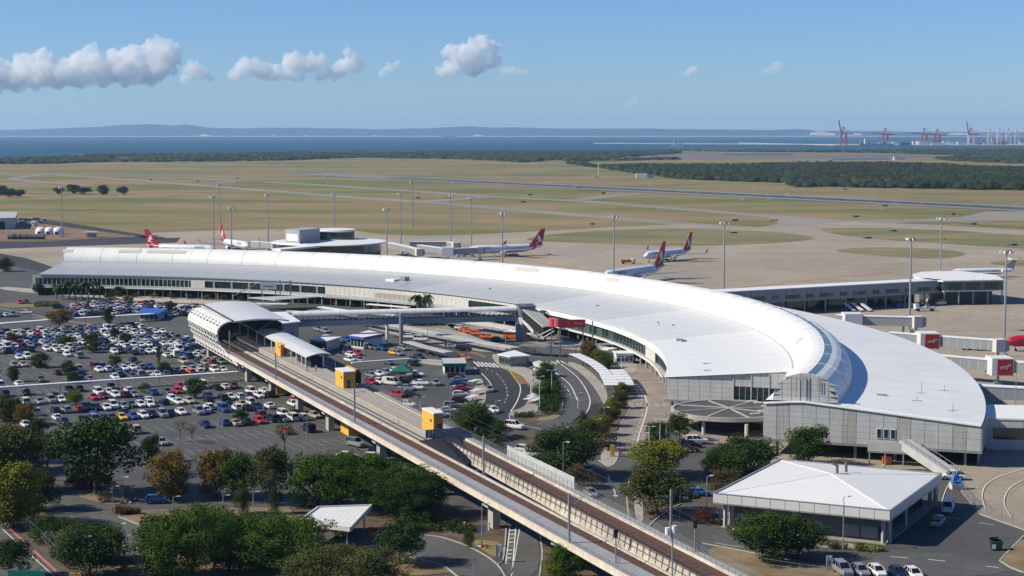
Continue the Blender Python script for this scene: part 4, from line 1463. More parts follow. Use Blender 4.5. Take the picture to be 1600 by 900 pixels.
dashes([(760, 578), (778, 587), (787, 598), (792, 609), (793, 620), (788, 632)], 1.6, 4, .22)
dashes([(868, 590), (888, 612), (893, 624)], 2.5, 4, .2)
dashes([(985, 602), (1002, 620), (1004, 650), (990, 690)], 2, 4, .15)
dashes([(1392, 873), (1450, 877), (1560, 890)], 3, 7, .25)
dashes([(1436, 797), (1480, 810), (1530, 820), (1600, 830)], 3, 7, .2)
dashes([(195, 838), (240, 845)], 2, 2, .15); dashes([(180, 855), (228, 860)], 2, 2.4, .25)
dashes([(1310, 748), (1480, 748)], 2, 4, .1)
# zebra crossings and hatching
for i in range(6):
    x = 740 + i * 6.0
    mb.strip([P(x, 566.5 + i * .55), P(x + 9, 574.5 + i * .3)], .6, LZ)
for i in range(5):
    x = 846 + i * 7.5
    mb.strip([P(x, 567 - i * .35), P(x + 9, 571.5 - i * .3)], .55, LZ)
for i in range(9):
    y = 832 + i * 6.2
    mb.strip([P(796.5 - i * .8, y), P(804.5 - i * .8, y - .8)], .5, LZ)
mb.strip([P(797, 826), P(790, 884)], .2, LZ); mb.strip([P(806, 826), P(800, 900)], .2, LZ)
for (x, y) in ((962, 778), (953, 756)):
    a, b = P(x, y), P(x - 3, y - 12)
    mb.strip([a, b], .2, LZ); d = (b - a).normalized(); n = Vector((-d.y, d.x, 0))
    mb.sheet([a + n * .6 + d * .8, a - n * .6 + d * .8, a - d * .6], LZ)
struct("road_marking", mb, LINEW, "white road lines, arrows and crossings")
mb = MB(); mb.strip([P(0, 815), P(96, 903)], .5, .372); mb.strip([P(640, 565), P(690, 568)], .8, .45); struct("road_marking", mb, LINER, "faded red edge lines")
mb = MB()
for i in range(8):
    t = i / 7
    a = P(797 + t * 14, 582 + t * 19); b = P(811 + t * 15, 581 + t * 19)
    mb.strip([a, b], .8, LZ)
mb.strip([P(796, 581), P(811, 602)], .3, LZ); mb.strip([P(810, 580), P(826, 601)], .3, LZ)
for i in range(6):
    t = i / 5
    mb.strip([P(733 + t * 20, 552 + t * 7), P(740 + t * 20, 551.5 + t * 7)], .8, LZ)
struct("road_marking", mb, LINEY, "yellow hatched bus bay boxes")
mb = MB()
for i in range(5):
    t = i / 4
    mb.strip([P(985 + t * 55, 637.5 - t * 1), P(985 + t * 55, 632)], 1.6, LZ)
mb.strip([P(1002, 600), P(1040, 598)], 2.2, LZ)
struct("road_marking", mb, PAVE, "pale paved crossing strips")
mb = MB()
for k in ([(1400, 735 - 30), (1385, 725), (1370, 740)], [(1500, 735), (1478, 765), (1470, 792)], [(1600, 752), (1575, 765), (1566, 790), (1580, 812)], [(1600, 735), (1545, 752), (1532, 775), (1540, 800)]):
    mb.strip([P(*q) for q in (chaikin(k, False, 3) if len(k) > 2 else k)], .16, .46)
struct("apron_marking", mb, LINEW, "white curved lines on the near apron")

# stall lines of the long-stay car park
UX = Vector((.8805, .474, 0)); WX = Vector((.474, -.8805, 0))
UROT = math.atan2(UX.y, UX.x)


def uw(u, w, z=0):
    p = UX * u + WX * w
    return Vector((p.x, p.y, z))


def inpoly(x, y, poly):
    c = False
    j = len(poly) - 1
    for i in range(len(poly)):
        if (poly[i][1] > y) != (poly[j][1] > y) and x < (poly[j][0] - poly[i][0]) * (y - poly[i][1]) / (poly[j][1] - poly[i][1]) + poly[i][0]:
            c = not c
        j = i
    return c


LOT = [(-60, 510), (150, 515), (250, 520), (330, 550), (430, 612), (560, 690), (545, 720), (430, 712), (300, 770), (215, 760), (200, 730), (150, 690), (100, 672), (60, 660), (-60, 650)]
mb = MB()
ROWW = [-378, -396, -414.5, -436, -454.5, -473.5, -491, -508.5, -526.5, -544.5, -562.5, -580.5, -598.5, -616.5, -634.5]
for w in ROWW:
    for u in np.arange(20, 260, 2.55):
        q = proj(uw(u, w))
        if inpoly(q[0], q[1], LOT):
            mb.strip([uw(u, w - 5.2), uw(u, w + 5.2)], .12, .334)
    us = [u for u in np.arange(20, 260, 5) if inpoly(*proj(uw(u, w)), LOT)]
    if us: mb.strip([uw(us[0], w), uw(us[-1], w)], .1, .336)
struct("stall_marking", mb, BAYW, "white parking bay lines")
# oil-dark wear in the bays
# ------------------------------------------------------------------ cars
PAINT = {}
for n, c, r, mt in (("white", (.74, .74, .73), .25, 0), ("silver", (.42, .43, .44), .25, .5), ("grey", (.14, .145, .15), .25, .4), ("black", (.012, .012, .014), .2, 0), ("dark blue", (.012, .02, .06), .2, .2),
                    ("blue", (.03, .09, .30), .2, .2), ("red", (.42, .02, .02), .25, 0), ("maroon", (.13, .012, .02), .25, .2), ("yellow", (.75, .47, .04), .3, 0), ("cream", (.55, .48, .36), .3, .2),
                    ("orange", (.78, .15, .03), .3, 0), ("bright blue", (.05, .28, .62), .3, 0), ("green", (.02, .08, .06), .3, .1)):
    PAINT[n] = mat("car_paint_" + n.replace(" ", "_"), c, r, metal=mt, spec=.6)
CGLASS = mat("car_glass", (.010, .012, .015), .06, spec=.8)
LAMPW = mat("lamp_lens", (.7, .7, .68), .2, spec=.7)
LAMPR = mat("tail_lens", (.35, .01, .01), .2, spec=.7)
RIM = mat("wheel_rim", (.45, .45, .46), .35, metal=.6)

KINDS_ = {  # length, sections of the body (x, top, halfwidth), cabin: base (x0,x1), roof (x0,x1), roof height
    "sedan": (4.7, [(-2.35, .62, .70), (-2.28, .92, .80), (-1.5, .98, .87), (0, .95, .89), (1.2, .92, .88), (1.95, .78, .84), (2.28, .66, .76), (2.35, .5, .68)], (-1.75, 1.15), (-1.0, .25), 1.44),
    "hatchback": (4.1, [(-2.05, .66, .74), (-2.0, .98, .82), (-1.3, 1.0, .86), (0, .97, .87), (1.05, .95, .86), (1.65, .82, .82), (1.98, .68, .74), (2.05, .5, .66)], (-1.98, 1.1), (-1.5, .2), 1.50),
    "wagon": (4.8, [(-2.4, .66, .74), (-2.34, .98, .82), (-1.5, 1.0, .88), (0, .97, .89), (1.2, .94, .88), (1.95, .80, .84), (2.3, .68, .76), (2.4, .5, .68)], (-2.3, 1.15), (-1.95, .25), 1.50),
    "four-wheel drive": (4.8, [(-2.4, .7, .82), (-2.35, 1.1, .88), (-1.5, 1.14, .93), (0, 1.12, .94), (1.1, 1.10, .93), (1.95, 1.02, .90), (2.32, .9, .84), (2.4, .6, .78)], (-2.34, 1.1), (-2.15, .35), 1.84),
    "ute": (5.0, [(-2.5, .7, .84), (-2.46, 1.0, .88), (-1.5, 1.02, .90), (0, 1.02, .90), (1.15, 1.0, .90), (1.95, .92, .87), (2.42, .8, .80), (2.5, .55, .74)], (-.75, 1.15), (-.6, .35), 1.68),
    "van": (4.9, [(-2.45, .7, .86), (-2.42, 1.15, .90), (-1.5, 1.16, .93), (0, 1.16, .94), (1.4, 1.14, .93), (2.1, 1.05, .88), (2.4, .85, .82), (2.45, .55, .78)], (-2.42, 2.05), (-2.35, 1.1), 2.05),
}


def car_parts(kind):
    L, sec, cb, cr, rh = KINDS_[kind]
    mb = MB()
    rows = []
    for x, t, w in sec:
        rows.append([(x, -w * .9, .26), (x, -w, .5), (x, -w * .985, t - .10), (x, -w * .86, t), (x, w * .86, t), (x, w * .985, t - .10), (x, w, .5), (x, w * .9, .26)])
    mb.grid(rows, 0, True)
    mb.add(rows[0], [tuple(range(7, -1, -1))], 0); mb.add(rows[-1], [tuple(range(8))], 0)
    def beltz(x):
        for (xa, ta, _), (xb, tb, _) in zip(sec, sec[1:]):
            if xa <= x <= xb: return ta + (tb - ta) * (x - xa) / (xb - xa)
        return sec[0][1]
    wb = .80 if kind not in ("four-wheel drive", "van", "ute") else .86
    wr = .60 if kind in ("sedan", "hatchback", "wagon") else .70
    if kind == "van": wr = .78
    b = [(cb[0], beltz(cb[0]) - .02), (cb[1], beltz(cb[1]) - .02)]
    B = [(b[0][0], -wb, b[0][1]), (b[1][0], -wb * .95, b[1][1]), (b[1][0], wb * .95, b[1][1]), (b[0][0], wb, b[0][1])]
    R = [(cr[0], -wr, rh), (cr[1], -wr, rh - .02), (cr[1], wr, rh - .02), (cr[0], wr, rh)]
    # painted roof with a crown
    R2 = [(cr[0] + .12, -wr + .1, rh + .045), (cr[1] - .12, -wr + .1, rh + .03), (cr[1] - .12, wr - .1, rh + .03), (cr[0] + .12, wr - .1, rh + .045)]
    mb.add(R + R2, [(4, 5, 6, 7), (0, 1, 5, 4), (1, 2, 6, 5), (2, 3, 7, 6), (3, 0, 4, 7)], 0)
    for i in range(4):
        mb.beam(B[i], R[i], .09, .09, 0)
    for f in ((.42,), (.72,)) if kind != "ute" else ((.5,),):
        for k in (0, 1):
            p = Vector(B[0 if k == 0 else 3]).lerp(Vector(B[1 if k == 0 else 2]), f[0]); q = Vector(R[0 if k == 0 else 3]).lerp(Vector(R[1 if k == 0 else 2]), f[0])
            mb.beam(p, q, .07, .07, 0)
    if kind == "ute":
        mb.quad((-2.4, -.78, 1.025), (-.8, -.78, 1.025), (-.8, .78, 1.025), (-2.4, .78, 1.025), 2)
    if kind == "van":   # blind rear sides
        for s in (-1, 1):
            mb.quad((-2.36, s * .875, 1.2), (-.9, s * .87, 1.2), (-1.0, s * .80, 2.0), (-2.3, s * .80, 2.0), 0)
    mb.box(0, 0, .2, L * .8, 1.4, .12, 0, 2)
    # lamps, plates
    x1, x0 = L / 2, -L / 2
    for s in (-1, 1):
        mb.box(x1 - .12, s * .58, sec[-2][1] - .14, .2, .30, .13, 0, 3)
        mb.box(x0 + .07, s * .64, sec[1][1] - .32, .12, .22, .2, 0, 4)
    gl = MB()
    k = .965
    gl.add([tuple(Vector(p)) for p in B] + [(x, y, z - .01) for x, y, z in R], [(0, 1, 5, 4), (1, 2, 6, 5), (2, 3, 7, 6), (3, 0, 4, 7)], 1)
    wh = MB()
    wx = L * .29
    wpos = [(wx, -.74), (wx, .74), (-wx, -.74), (-wx, .74)]
    wr_ = .32 if kind in ("sedan", "hatchback", "wagon") else .38
    if wb > .82: wpos = [(x, y * 1.07) for x, y in wpos]
    one = MB()
    one.tube((0, -.11, 0), (0, .11, 0), wr_, n=12, mi=2)
    one.tube((0, -.125, 0), (0, .125, 0), wr_ * .55, n=8, mi=5)
    return mb, gl, one, wpos, wr_


CARMATS = [PAINT["white"], CGLASS, BLACK, LAMPW, LAMPR, RIM]
CPROTO = {}


def raw_mesh(mb, name, rename=None):
    me = bpy.data.meshes.new(name)
    me.from_pydata(mb.v, [], mb.f)
    for m in CARMATS: me.materials.append(m)
    me.polygons.foreach_set("material_index", mb.m)
    me.update()
    return me


for kd in KINDS_:
    body, gl, wh, wpos, wr_ = car_parts(kd)
    whole = MB()
    for src in (body, gl): 
        o_ = len(whole.v); whole.v += src.v; whole.f += [tuple(i + o_ for i in f) for f in src.f]; whole.m += src.m
    for x, y in wpos:
        o_ = len(whole.v); whole.v += [(vx + x, vy + y, vz + wr_) for vx, vy, vz in wh.v]; whole.f += [tuple(i + o_ for i in f) for f in wh.f]; whole.m += wh.m
    CPROTO[kd] = dict(body=raw_mesh(body, "car_body"), glass=raw_mesh(gl, "car_windows"), wheel=raw_mesh(wh, "car_wheel"), wpos=wpos, wr=wr_, whole=raw_mesh(whole, "car"), mb=whole)

CARZ = .37
CS = 1.14
CARNAME = {"sedan": "parked_sedan", "hatchback": "parked_hatchback", "wagon": "parked_wagon", "four-wheel drive": "parked_four_wheel_drive", "ute": "parked_ute", "van": "parked_van"}


def put_car(x, y, rot, colr, kd, label, group, detail=True, name=None):
    pr = CPROTO[kd]
    o = bpy.data.objects.new(name or CARNAME[kd], pr["body"] if detail else pr["whole"])
    o.location = (x, y, CARZ)
    o.rotation_euler = (0, 0, rot)
    o.scale = (CS, CS, CS)
    col.objects.link(o)
    o.material_slots[0].link = 'OBJECT'
    o.material_slots[0].material = PAINT[colr]
    tag(o, label, kd if kd in ("van", "ute") else "car", group)
    if detail:
        g = bpy.data.objects.new("windows", pr["glass"]); g.parent = o; col.objects.link(g)
        for wx, wy in pr["wpos"]:
            w = bpy.data.objects.new("wheel", pr["wheel"]); w.parent = o; w.location = (wx, wy, pr["wr"]); col.objects.link(w)
    return o


LOTROT = math.atan2(WX.y, WX.x)
near = """41,631,white,four-wheel drive;67,630,silver,sedan;83,627,silver,four-wheel drive;100,627,white,sedan;25,628,grey,hatchback;112,610,dark blue,sedan;129,610,black,sedan;148,610,white,four-wheel drive;164,609,white,sedan;178,606,grey,sedan;195,607,white,hatchback;181,616,white,wagon;149,622,red,sedan;164,619,maroon,sedan;198,618,maroon,hatchback;214,619,silver,sedan;82,616,maroon,sedan;99,616,silver,hatchback;12,617,dark blue,wagon;43,614,black,sedan;
138,635,dark blue,four-wheel drive;129,642,red,hatchback;86,641,dark blue,sedan;103,640,silver,wagon;62,648,white,ute;82,648,white,sedan;13,648,white,sedan;175,633,white,four-wheel drive;157,636,black,sedan;169,640,white,sedan;186,640,dark blue,sedan;203,631,grey,sedan;222,628,maroon,sedan;217,634,white,hatchback;235,627,white,sedan;235,634,white,wagon;201,637,silver,hatchback;144,646,blue,sedan;162,654,dark blue,sedan;136,655,dark blue,wagon;150,659,silver,four-wheel drive;174,651,grey,sedan;190,652,yellow,sedan;208,650,blue,sedan;226,649,white,wagon;239,646,dark blue,hatchback;
102,660,dark blue,hatchback;154,672,maroon,sedan;192,674,dark blue,sedan;209,671,cream,four-wheel drive;41,664,white,hatchback;64,664,maroon,sedan;280,642,white,sedan;257,651,silver,four-wheel drive;260,643,dark blue,sedan;240,613,blue,sedan;264,613,grey,sedan;280,612,red,sedan;275,601,red,hatchback;291,607,white,hatchback;272,624,white,wagon;284,630,white,sedan;300,628,cream,sedan;254,627,dark blue,wagon;329,620,silver,sedan;333,628,black,sedan;360,619,white,sedan;375,621,white,hatchback;348,621,black,wagon;390,611,white,four-wheel drive;411,610,white,sedan;391,619,maroon,sedan;407,618,white,sedan;425,618,black,sedan;320,604,white,van;335,604,black,sedan;351,604,white,sedan;363,602,maroon,hatchback;
311,639,white,sedan;326,636,white,wagon;326,646,silver,four-wheel drive;345,635,silver,sedan;354,641,blue,four-wheel drive;359,633,dark blue,sedan;371,637,white,hatchback;380,632,cream,sedan;395,631,white,four-wheel drive;392,640,black,sedan;408,638,dark blue,wagon;428,637,white,sedan;320,663,dark blue,sedan;353,659,blue,hatchback;369,664,cream,sedan;392,662,black,sedan;412,660,red,hatchback;413,652,maroon,four-wheel drive;430,654,dark blue,four-wheel drive;447,649,white,four-wheel drive;446,658,grey,sedan;462,655,white,four-wheel drive;464,633,white,sedan;444,672,red,sedan;252,690,silver,sedan;480,669,dark blue,four-wheel drive;479,654,white,wagon;464,647,dark blue,sedan;494,650,cream,hatchback;460,624,red,hatchback"""
cars = []     # (w, u, colour, kind, x, y, rot)
ri = lambda a: (rng.uniform(-a, a))
for it in near.replace("\n", "").split(";"):
    a = it.split(",")
    p = P(float(a[0]), float(a[1]), 1.0)
    u_, w_ = p.x * UX.x + p.y * UX.y, p.x * WX.x + p.y * WX.y
    # settle in the nearest bay of the nearest row
    c = min(ROWW, key=lambda r: min(abs(w_ - r - 2.7), abs(w_ - r + 2.7)))
    tgt = c + (2.7 if w_ > c else -2.7)
    w2 = w_ + (tgt - w_) * .75
    cars.append([w2, u_, a[2], a[3]])
# push apart cars closer than a bay
for _ in range(30):
    for i in range(len(cars)):
        for j in range(i):
            if abs(cars[i][0] - cars[j][0]) < 4.6 and abs(cars[i][1] - cars[j][1]) < 2.4:
                d = (2.4 - abs(cars[i][1] - cars[j][1])) / 2 + .01
                s = 1 if cars[i][1] >= cars[j][1] else -1
                cars[i][1] += s * d; cars[j][1] -= s * d
WT = (["white"] * 40 + ["silver"] * 20 + ["grey"] * 10 + ["black"] * 8 + ["dark blue"] * 12 + ["blue"] * 5 + ["red"] * 6 + ["maroon"] * 4 + ["green"] * 2 + ["cream"] * 3 + ["orange"])
KT = ["sedan"] * 42 + ["hatchback"] * 24 + ["wagon"] * 14 + ["four-wheel drive"] * 14 + ["ute"] * 3 + ["van"] * 3
BACK = [(-120, 510), (0, 508), (110, 503), (160, 500), (245, 512), (338, 548), (350, 575), (375, 583), (300, 590), (0, 605), (-120, 610)]
OPEN = [[(-10, 553), (60, 547), (150, 553), (165, 575), (130, 592), (70, 606), (-10, 600)], [(118, 540), (185, 552), (250, 556), (300, 562), (330, 572), (250, 575), (150, 568)], [(160, 575), (178, 590), (170, 598), (140, 592)], [(20, 590), (70, 592), (60, 612), (0, 606)]]
for wc in ROWW:
    if wc > -480: continue
    for side in (-2.7, 2.7):
        for u_ in np.arange(15, 250, 2.62):
            p = uw(u_, wc + side)
            q = proj((p.x, p.y, .7))
            if not inpoly(q[0], q[1], BACK): continue
            occ = .93
            if any(inpoly(q[0], q[1], o) for o in OPEN): occ = .12
            if q[1] > 583 and q[0] < 80: occ = .3
            if rng.random() > occ: continue
            if any(abs(c[0] - wc - side) < 4.6 and abs(c[1] - u_) < 2.3 for c in cars): continue
            cars.append([wc + side + ri(.3), u_ + ri(.18), WT[rng.integers(len(WT))], KT[rng.integers(len(KT))]])
# further lots beyond the second walkway roof
for wc in (-672, -689, -706, -723):
    for side in (-2.7, 2.7):
        for u_ in np.arange(100, 260, 2.62):
            p = uw(u_, wc + side); q = proj((p.x, p.y, .7))
            if not inpoly(q[0], q[1], [(105, 482), (130, 474), (240, 474), (300, 482), (330, 500), (290, 505), (250, 492), (105, 496)]): continue
            if rng.random() < .82: cars.append([wc + side + ri(.3), u_ + ri(.2), WT[rng.integers(len(WT))], KT[rng.integers(len(KT))]])
for u_ in np.arange(60, 180, 2.7):
    for wc in (-662, -700, -716, -735, -750):
        p = uw(u_, wc); q = proj((p.x, p.y, .7))
        if inpoly(q[0], q[1], [(-20, 462), (50, 440), (55, 470), (40, 474), (-20, 474)]) or inpoly(q[0], q[1], [(-20, 485), (30, 492), (40, 500), (-20, 505)]):
            if rng.random() < .75: cars.append([wc + ri(.5), u_, WT[rng.integers(len(WT))], KT[rng.integers(len(KT))]])
cars.sort(key=lambda c: -c[0])
ORD = ["first", "second", "third", "fourth", "fifth", "sixth", "seventh", "eighth", "ninth", "tenth"]
def ordn(i):
    if i < 10: return ORD[i]
    n = i + 1
    return "%d%s" % (n, "th" if 10 < n % 100 < 14 else {1: "st", 2: "nd", 3: "rd"}.get(n % 10, "th"))


NEAR_N = 255
lines = {}
for c in cars:
    wc = min(ROWW + [-672, -689, -706, -723, -740], key=lambda r: abs(c[0] - r))
    lines.setdefault((wc, c[0] > wc), []).append(c)
keys = sorted(lines, key=lambda k: (-k[0], not k[1]))
front = [k for k in keys if k[0] > -480]
backk = [k for k in keys if k[0] <= -480]
mass = MB()
MASSMATS = list(PAINT.values()) + [CGLASS, BLACK, LAMPW, LAMPR, RIM]
pidx = {n: i for i, n in enumerate(PAINT)}
count = 0
indiv = set(id(c) for c in cars[:NEAR_N])
for k in keys:
    row = sorted(lines[k], key=lambda c: c[1])
    if k in front:
        rn = "%s car line before the white walkway" % ordn(len(front) - 1 - front.index(k))
    else:
        rn = "%s car line behind the white walkway" % ordn(backk.index(k))
    for i, c in enumerate(row):
        p = uw(c[1], c[0])
        rot = LOTROT + (math.pi if rng.random() < .35 else 0) + ri(.03)
        if id(c) in indiv:
            put_car(p.x, p.y, rot, c[2], c[3], "%s %s, %s from left in the %s" % (c[2], c[3], ordn(i), rn), "cars in the long-stay car park", detail=c[0] > -470)
        else:
            pr = CPROTO[c[3]]["mb"]
            cs, sn = math.cos(rot), math.sin(rot)
            o_ = len(mass.v)
            mass.v += [(p.x + CS * (x * cs - y * sn), p.y + CS * (x * sn + y * cs), CS * z + CARZ) for x, y, z in pr.v]
            mass.f += [tuple(j + o_ for j in f) for f in pr.f]
            mass.m += [pidx[c[2]] if m == 0 else len(PAINT) + m - 1 for m in pr.m]
        count += 1


def mass_cars(pts):
    for x, y, rot, colr, kd in pts:
        pr = CPROTO[kd]["mb"]; cs, sn = math.cos(rot), math.sin(rot); o_ = len(mass.v)
        mass.v.extend([(x + a * cs - b * sn, y + a * sn + b * cs, z + CARZ) for a, b, z in pr.v])
        mass.f.extend([tuple(j + o_ for j in f) for f in pr.f])
        mass.m.extend([pidx[colr] if m == 0 else len(PAINT) + m - 1 for m in pr.m])


far = []
for _ in range(70):
    p = P(rng.uniform(-40, 70), rng.uniform(343, 354)); far.append((p.x, p.y, ri(3), WT[rng.integers(len(WT))], KT[rng.integers(len(KT))]))
mass_cars(far)
o = mass.build("distant_cars", MASSMATS)
tag(o, "mass of small cars filling the far rows of the car park", kind='stuff')

# cars elsewhere: (px, py, heading degrees, colour, kind, label)
other = [
    (559, 552, -60, "red", "sedan", "red sedan parked right of the platform canopy"), (548, 554, -60, "white", "sedan", "white sedan parked beside the red one near the canopy"), (544, 546, -60, "dark blue", "sedan", "dark blue sedan parked behind the white one by the canopy"),
    (598, 544, -60, "blue", "van", "big blue van parked in front of the slim white column"), (571, 541, -60, "white", "hatchback", "small white hatchback by the blue and white kiosk"), (578, 542, -60, "silver", "hatchback", "silver hatchback between the kiosk and blue van"),
    (586, 543, -60, "grey", "sedan", "grey sedan tucked behind the blue van"), (615, 551, -60, "yellow", "hatchback", "yellow hatchback parked right of the blue van"), (622, 552, -60, "silver", "sedan", "silver sedan beside the yellow hatchback"),
    (630, 544, -60, "silver", "wagon", "silver wagon behind the yellow hatchback"), (580, 586, -60, "silver", "sedan", "silver sedan beside the yellow arched stair cover"), (592, 584, -60, "white", "sedan", "white sedan, second in the row from the stair cover"),
    (604, 582, -60, "silver", "hatchback", "silver hatchback, third in the row from the stair cover"), (619, 580, -60, "white", "wagon", "white wagon at the back of the green tent"), (631, 577, -60, "black", "four-wheel drive", "black four-wheel drive beyond the green tent"),
    (650, 584, -20, "white", "sedan", "white sedan right of the green tent"), (580, 597, -60, "red", "hatchback", "red hatchback beside the railway fence"), (593, 596, -60, "white", "hatchback", "white hatchback next to the red one at the railway fence"),
    (611, 598, -35, "white", "van", "long white van in front of the green tent"), (636, 595, -25, "black", "sedan", "black sedan in the green tent's shade"), (636, 606, -25, "silver", "sedan", "silver sedan behind the small rounded traffic island"),
    (651, 605, -25, "white", "hatchback", "white hatchback at the rounded traffic island"), (658, 598, -20, "white", "sedan", "white sedan nose-out right of the black sedan"), (621, 616, -50, "red", "sedan", "red sedan close to the railway railing"),
    (642, 616, -25, "black", "sedan", "black sedan next to the red one by the railing"), (681, 598, -75, "silver", "sedan", "silver sedan driving across the open short-stay lot"), (713, 588, 5, "maroon", "wagon", "maroon wagon in front of the green-roofed kiosk"),
    (718, 593, 5, "silver", "sedan", "silver sedan next to the maroon wagon"), (716, 599, 5, "blue", "sedan", "blue sedan in the line at the kiosk"), (722, 607, 5, "red", "sedan", "red sedan nosed to the footpath below the kiosk"), (720, 616, 5, "white", "hatchback", "white hatchback between two red cars by the footpath"),
    (718, 625, 5, "maroon", "hatchback", "dark red hatchback beside the curved footpath"), (708, 633, 8, "silver", "wagon", "silver wagon near the round tree"), (700, 641, 10, "white", "sedan", "white sedan half behind the round tree"), (690, 648, 15, "white", "hatchback", "white hatchback by the railway lamp post"),
    (636, 631, -30, "white", "sedan", "white sedan under the railway railing"), (655, 557, -60, "dark blue", "sedan", "dark blue sedan at the grey walkway roof's end"), (646, 561, -60, "grey", "sedan", "grey sedan left of the walkway roof's end"), (647, 568, -40, "black", "hatchback", "black hatchback by the small white walkway roof"),
    (546, 562, -60, "white", "sedan", "white sedan beside the white walkway roof"), (562, 562, -60, "silver", "sedan", "silver sedan beside the white walkway roof"), (607, 566, -60, "grey", "sedan", "grey sedan under the small white walkway roof"), (497, 514, -60, "silver", "sedan", "silver sedan left of the white kiosk roof"),
    (508, 517, -60, "silver", "wagon", "silver wagon behind the white kiosk roof"), (541, 530, -60, "blue", "sedan", "blue sedan at the blue-striped kiosk's white end"), (536, 538, -60, "silver", "hatchback", "silver hatchback right of the white kiosk"),
    (642, 526, -20, "white", "wagon", "white wagon waiting beside the grey walkway roof"), (658, 530, -20, "white", "four-wheel drive", "white four-wheel drive waiting behind the white wagon"), (703, 541, -18, "silver", "sedan", "silver sedan on the lane by the planted strip"),
    (725, 545, -18, "black", "four-wheel drive", "black four-wheel drive on the lane by the planted strip"), (724, 559, -20, "orange", "sedan", "orange taxi driving before the zebra crossing"), (721, 512, -20, "white", "wagon", "white and orange taxi at the head of the rank"),
    (727, 515, -20, "orange", "sedan", "orange taxi second in the rank"), (734, 518, -20, "orange", "sedan", "orange taxi third in the rank"), (746, 521, -20, "orange", "wagon", "orange taxi wagon fourth in the rank"), (762, 526, -18, "orange", "sedan", "orange taxi last in the rank"),
    (777, 530, -15, "dark blue", "sedan", "dark blue car behind the last orange taxi"), (765, 608, -80, "silver", "sedan", "silver car turning in the dark loop by the footpath"), (772, 641, -75, "white", "hatchback", "white hatchback driving down the dark loop"),
    (804, 666, -35, "white", "four-wheel drive", "white four-wheel drive leaving the dark loop"), (858, 682, -30, "maroon", "hatchback", "dark red hatchback at the brown bed below the loop"), (916, 733, 98, "silver", "sedan", "silver sedan on the road in tree shade"),
    (923, 771, -75, "silver", "hatchback", "silver hatchback driving toward the railway bridge"), (820, 702, -30, "white", "hatchback", "white hatchback behind the pale screen wall"), (834, 709, -30, "white", "sedan", "white sedan behind the pale screen wall's end"),
    (1089, 689, 3, "white", "four-wheel drive", "white four-wheel drive parked near the round canopy"), (1079, 695, 3, "black", "wagon", "black wagon parked beside the white one near the round canopy"), (1077, 702, 3, "dark blue", "hatchback", "dark blue hatchback beside the yellow-green tree"),
    (1092, 770, 10, "bright blue", "hatchback", "bright blue hatchback beside the lamp post"), (1070, 774, 10, "grey", "sedan", "grey sedan under the brown-green tree"), (1056, 779, 10, "silver", "sedan", "silver sedan in shade under the brown-green tree"),
    (1317, 891, -80, "silver", "four-wheel drive", "silver four-wheel drive at the end of the fence row"), (1345, 892, -80, "silver", "hatchback", "silver hatchback between silver and white cars by the fence"), (1371, 893, -80, "white", "hatchback", "white hatchback in the middle of the fence row"),
    (1404, 896, -80, "dark blue", "hatchback", "dark blue hatchback between two white cars by the fence"), (1428, 897, -80, "white", "hatchback", "white hatchback last in the fence row"), (1488, 744, 175, "white", "ute", "white ute parked by the foot of the covered ramp"),
    (1482, 793, 70, "white", "van", "white van in the low building's shade"), (1466, 815, 65, "silver", "ute", "silver ute in the low building's shade"), (245, 781, 10, "blue", "hatchback", "blue hatchback in shade under the orange-leaved tree"), (27, 682, 5, "dark blue", "sedan", "dark blue sedan in shade by the brick-red path"),
    (543, 712, 0, "white", "sedan", "white sedan parked near the viaduct pier"), (556, 693, -45, "silver", "four-wheel drive", "silver four-wheel drive behind the viaduct pier"), (594, 708, -5, "dark blue", "four-wheel drive", "dark blue four-wheel drive under the viaduct"), (585, 714, -5, "white", "hatchback", "white hatchback at the pier's foot under the viaduct"),
    (118, 480, 5, "orange", "sedan", "orange car on the road before the palms"), (42, 488, -10, "white", "hatchback", "white hatchback on the far left road"), (65, 473, 5, "silver", "sedan", "silver sedan on the road left of the palms"), (77, 473, 5, "silver", "sedan", "second silver sedan on the road left of the palms"), (93, 480, 5, "black", "four-wheel drive", "black four-wheel drive near the orange car"),
    (800, 860, 0, "white", "hatchback", "x")]
for px, py, hd, cl, kd, lb in other[:-1]:
    p = P(px, py, 1.0)
    put_car(p.x, p.y, math.radians(hd), cl, kd, lb, None, detail=True, name=("parked_" if "driv" not in lb and "taxi" not in lb else "moving_") + kd.replace("-", "_").replace(" ", "_"))
# ------------------------------------------------------------------ trees and shrubs
TRUNK = mat("bark", (.10, .075, .055), .95, ns=4, na=.3)
PALMT = mat("palm_bark", (.16, .13, .10), .95, ns=4, na=.2)
LEAF = {}
for n, c, c2 in (("dark", (.019, .046, .010), (.052, .088, .017)), ("mid", (.021, .057, .008), (.062, .110, .015)), ("bright", (.028, .074, .008), (.082, .138, .016)), ("olive", (.042, .056, .014), (.098, .105, .030)),
                 ("yellow", (.095, .118, .010), (.21, .21, .020)), ("orange", (.13, .078, .014), (.22, .15, .03)), ("brown", (.065, .052, .020), (.13, .10, .04)), ("grey", (.065, .082, .038), (.14, .155, .085)), ("russet", (.07, .030, .020), (.12, .055, .030))):
    m = mat("leaf_" + n, c, .75, ns=.55, na=.15, c2=c2, spec=.06, island=.32, det=2)
    LEAF[n] = m


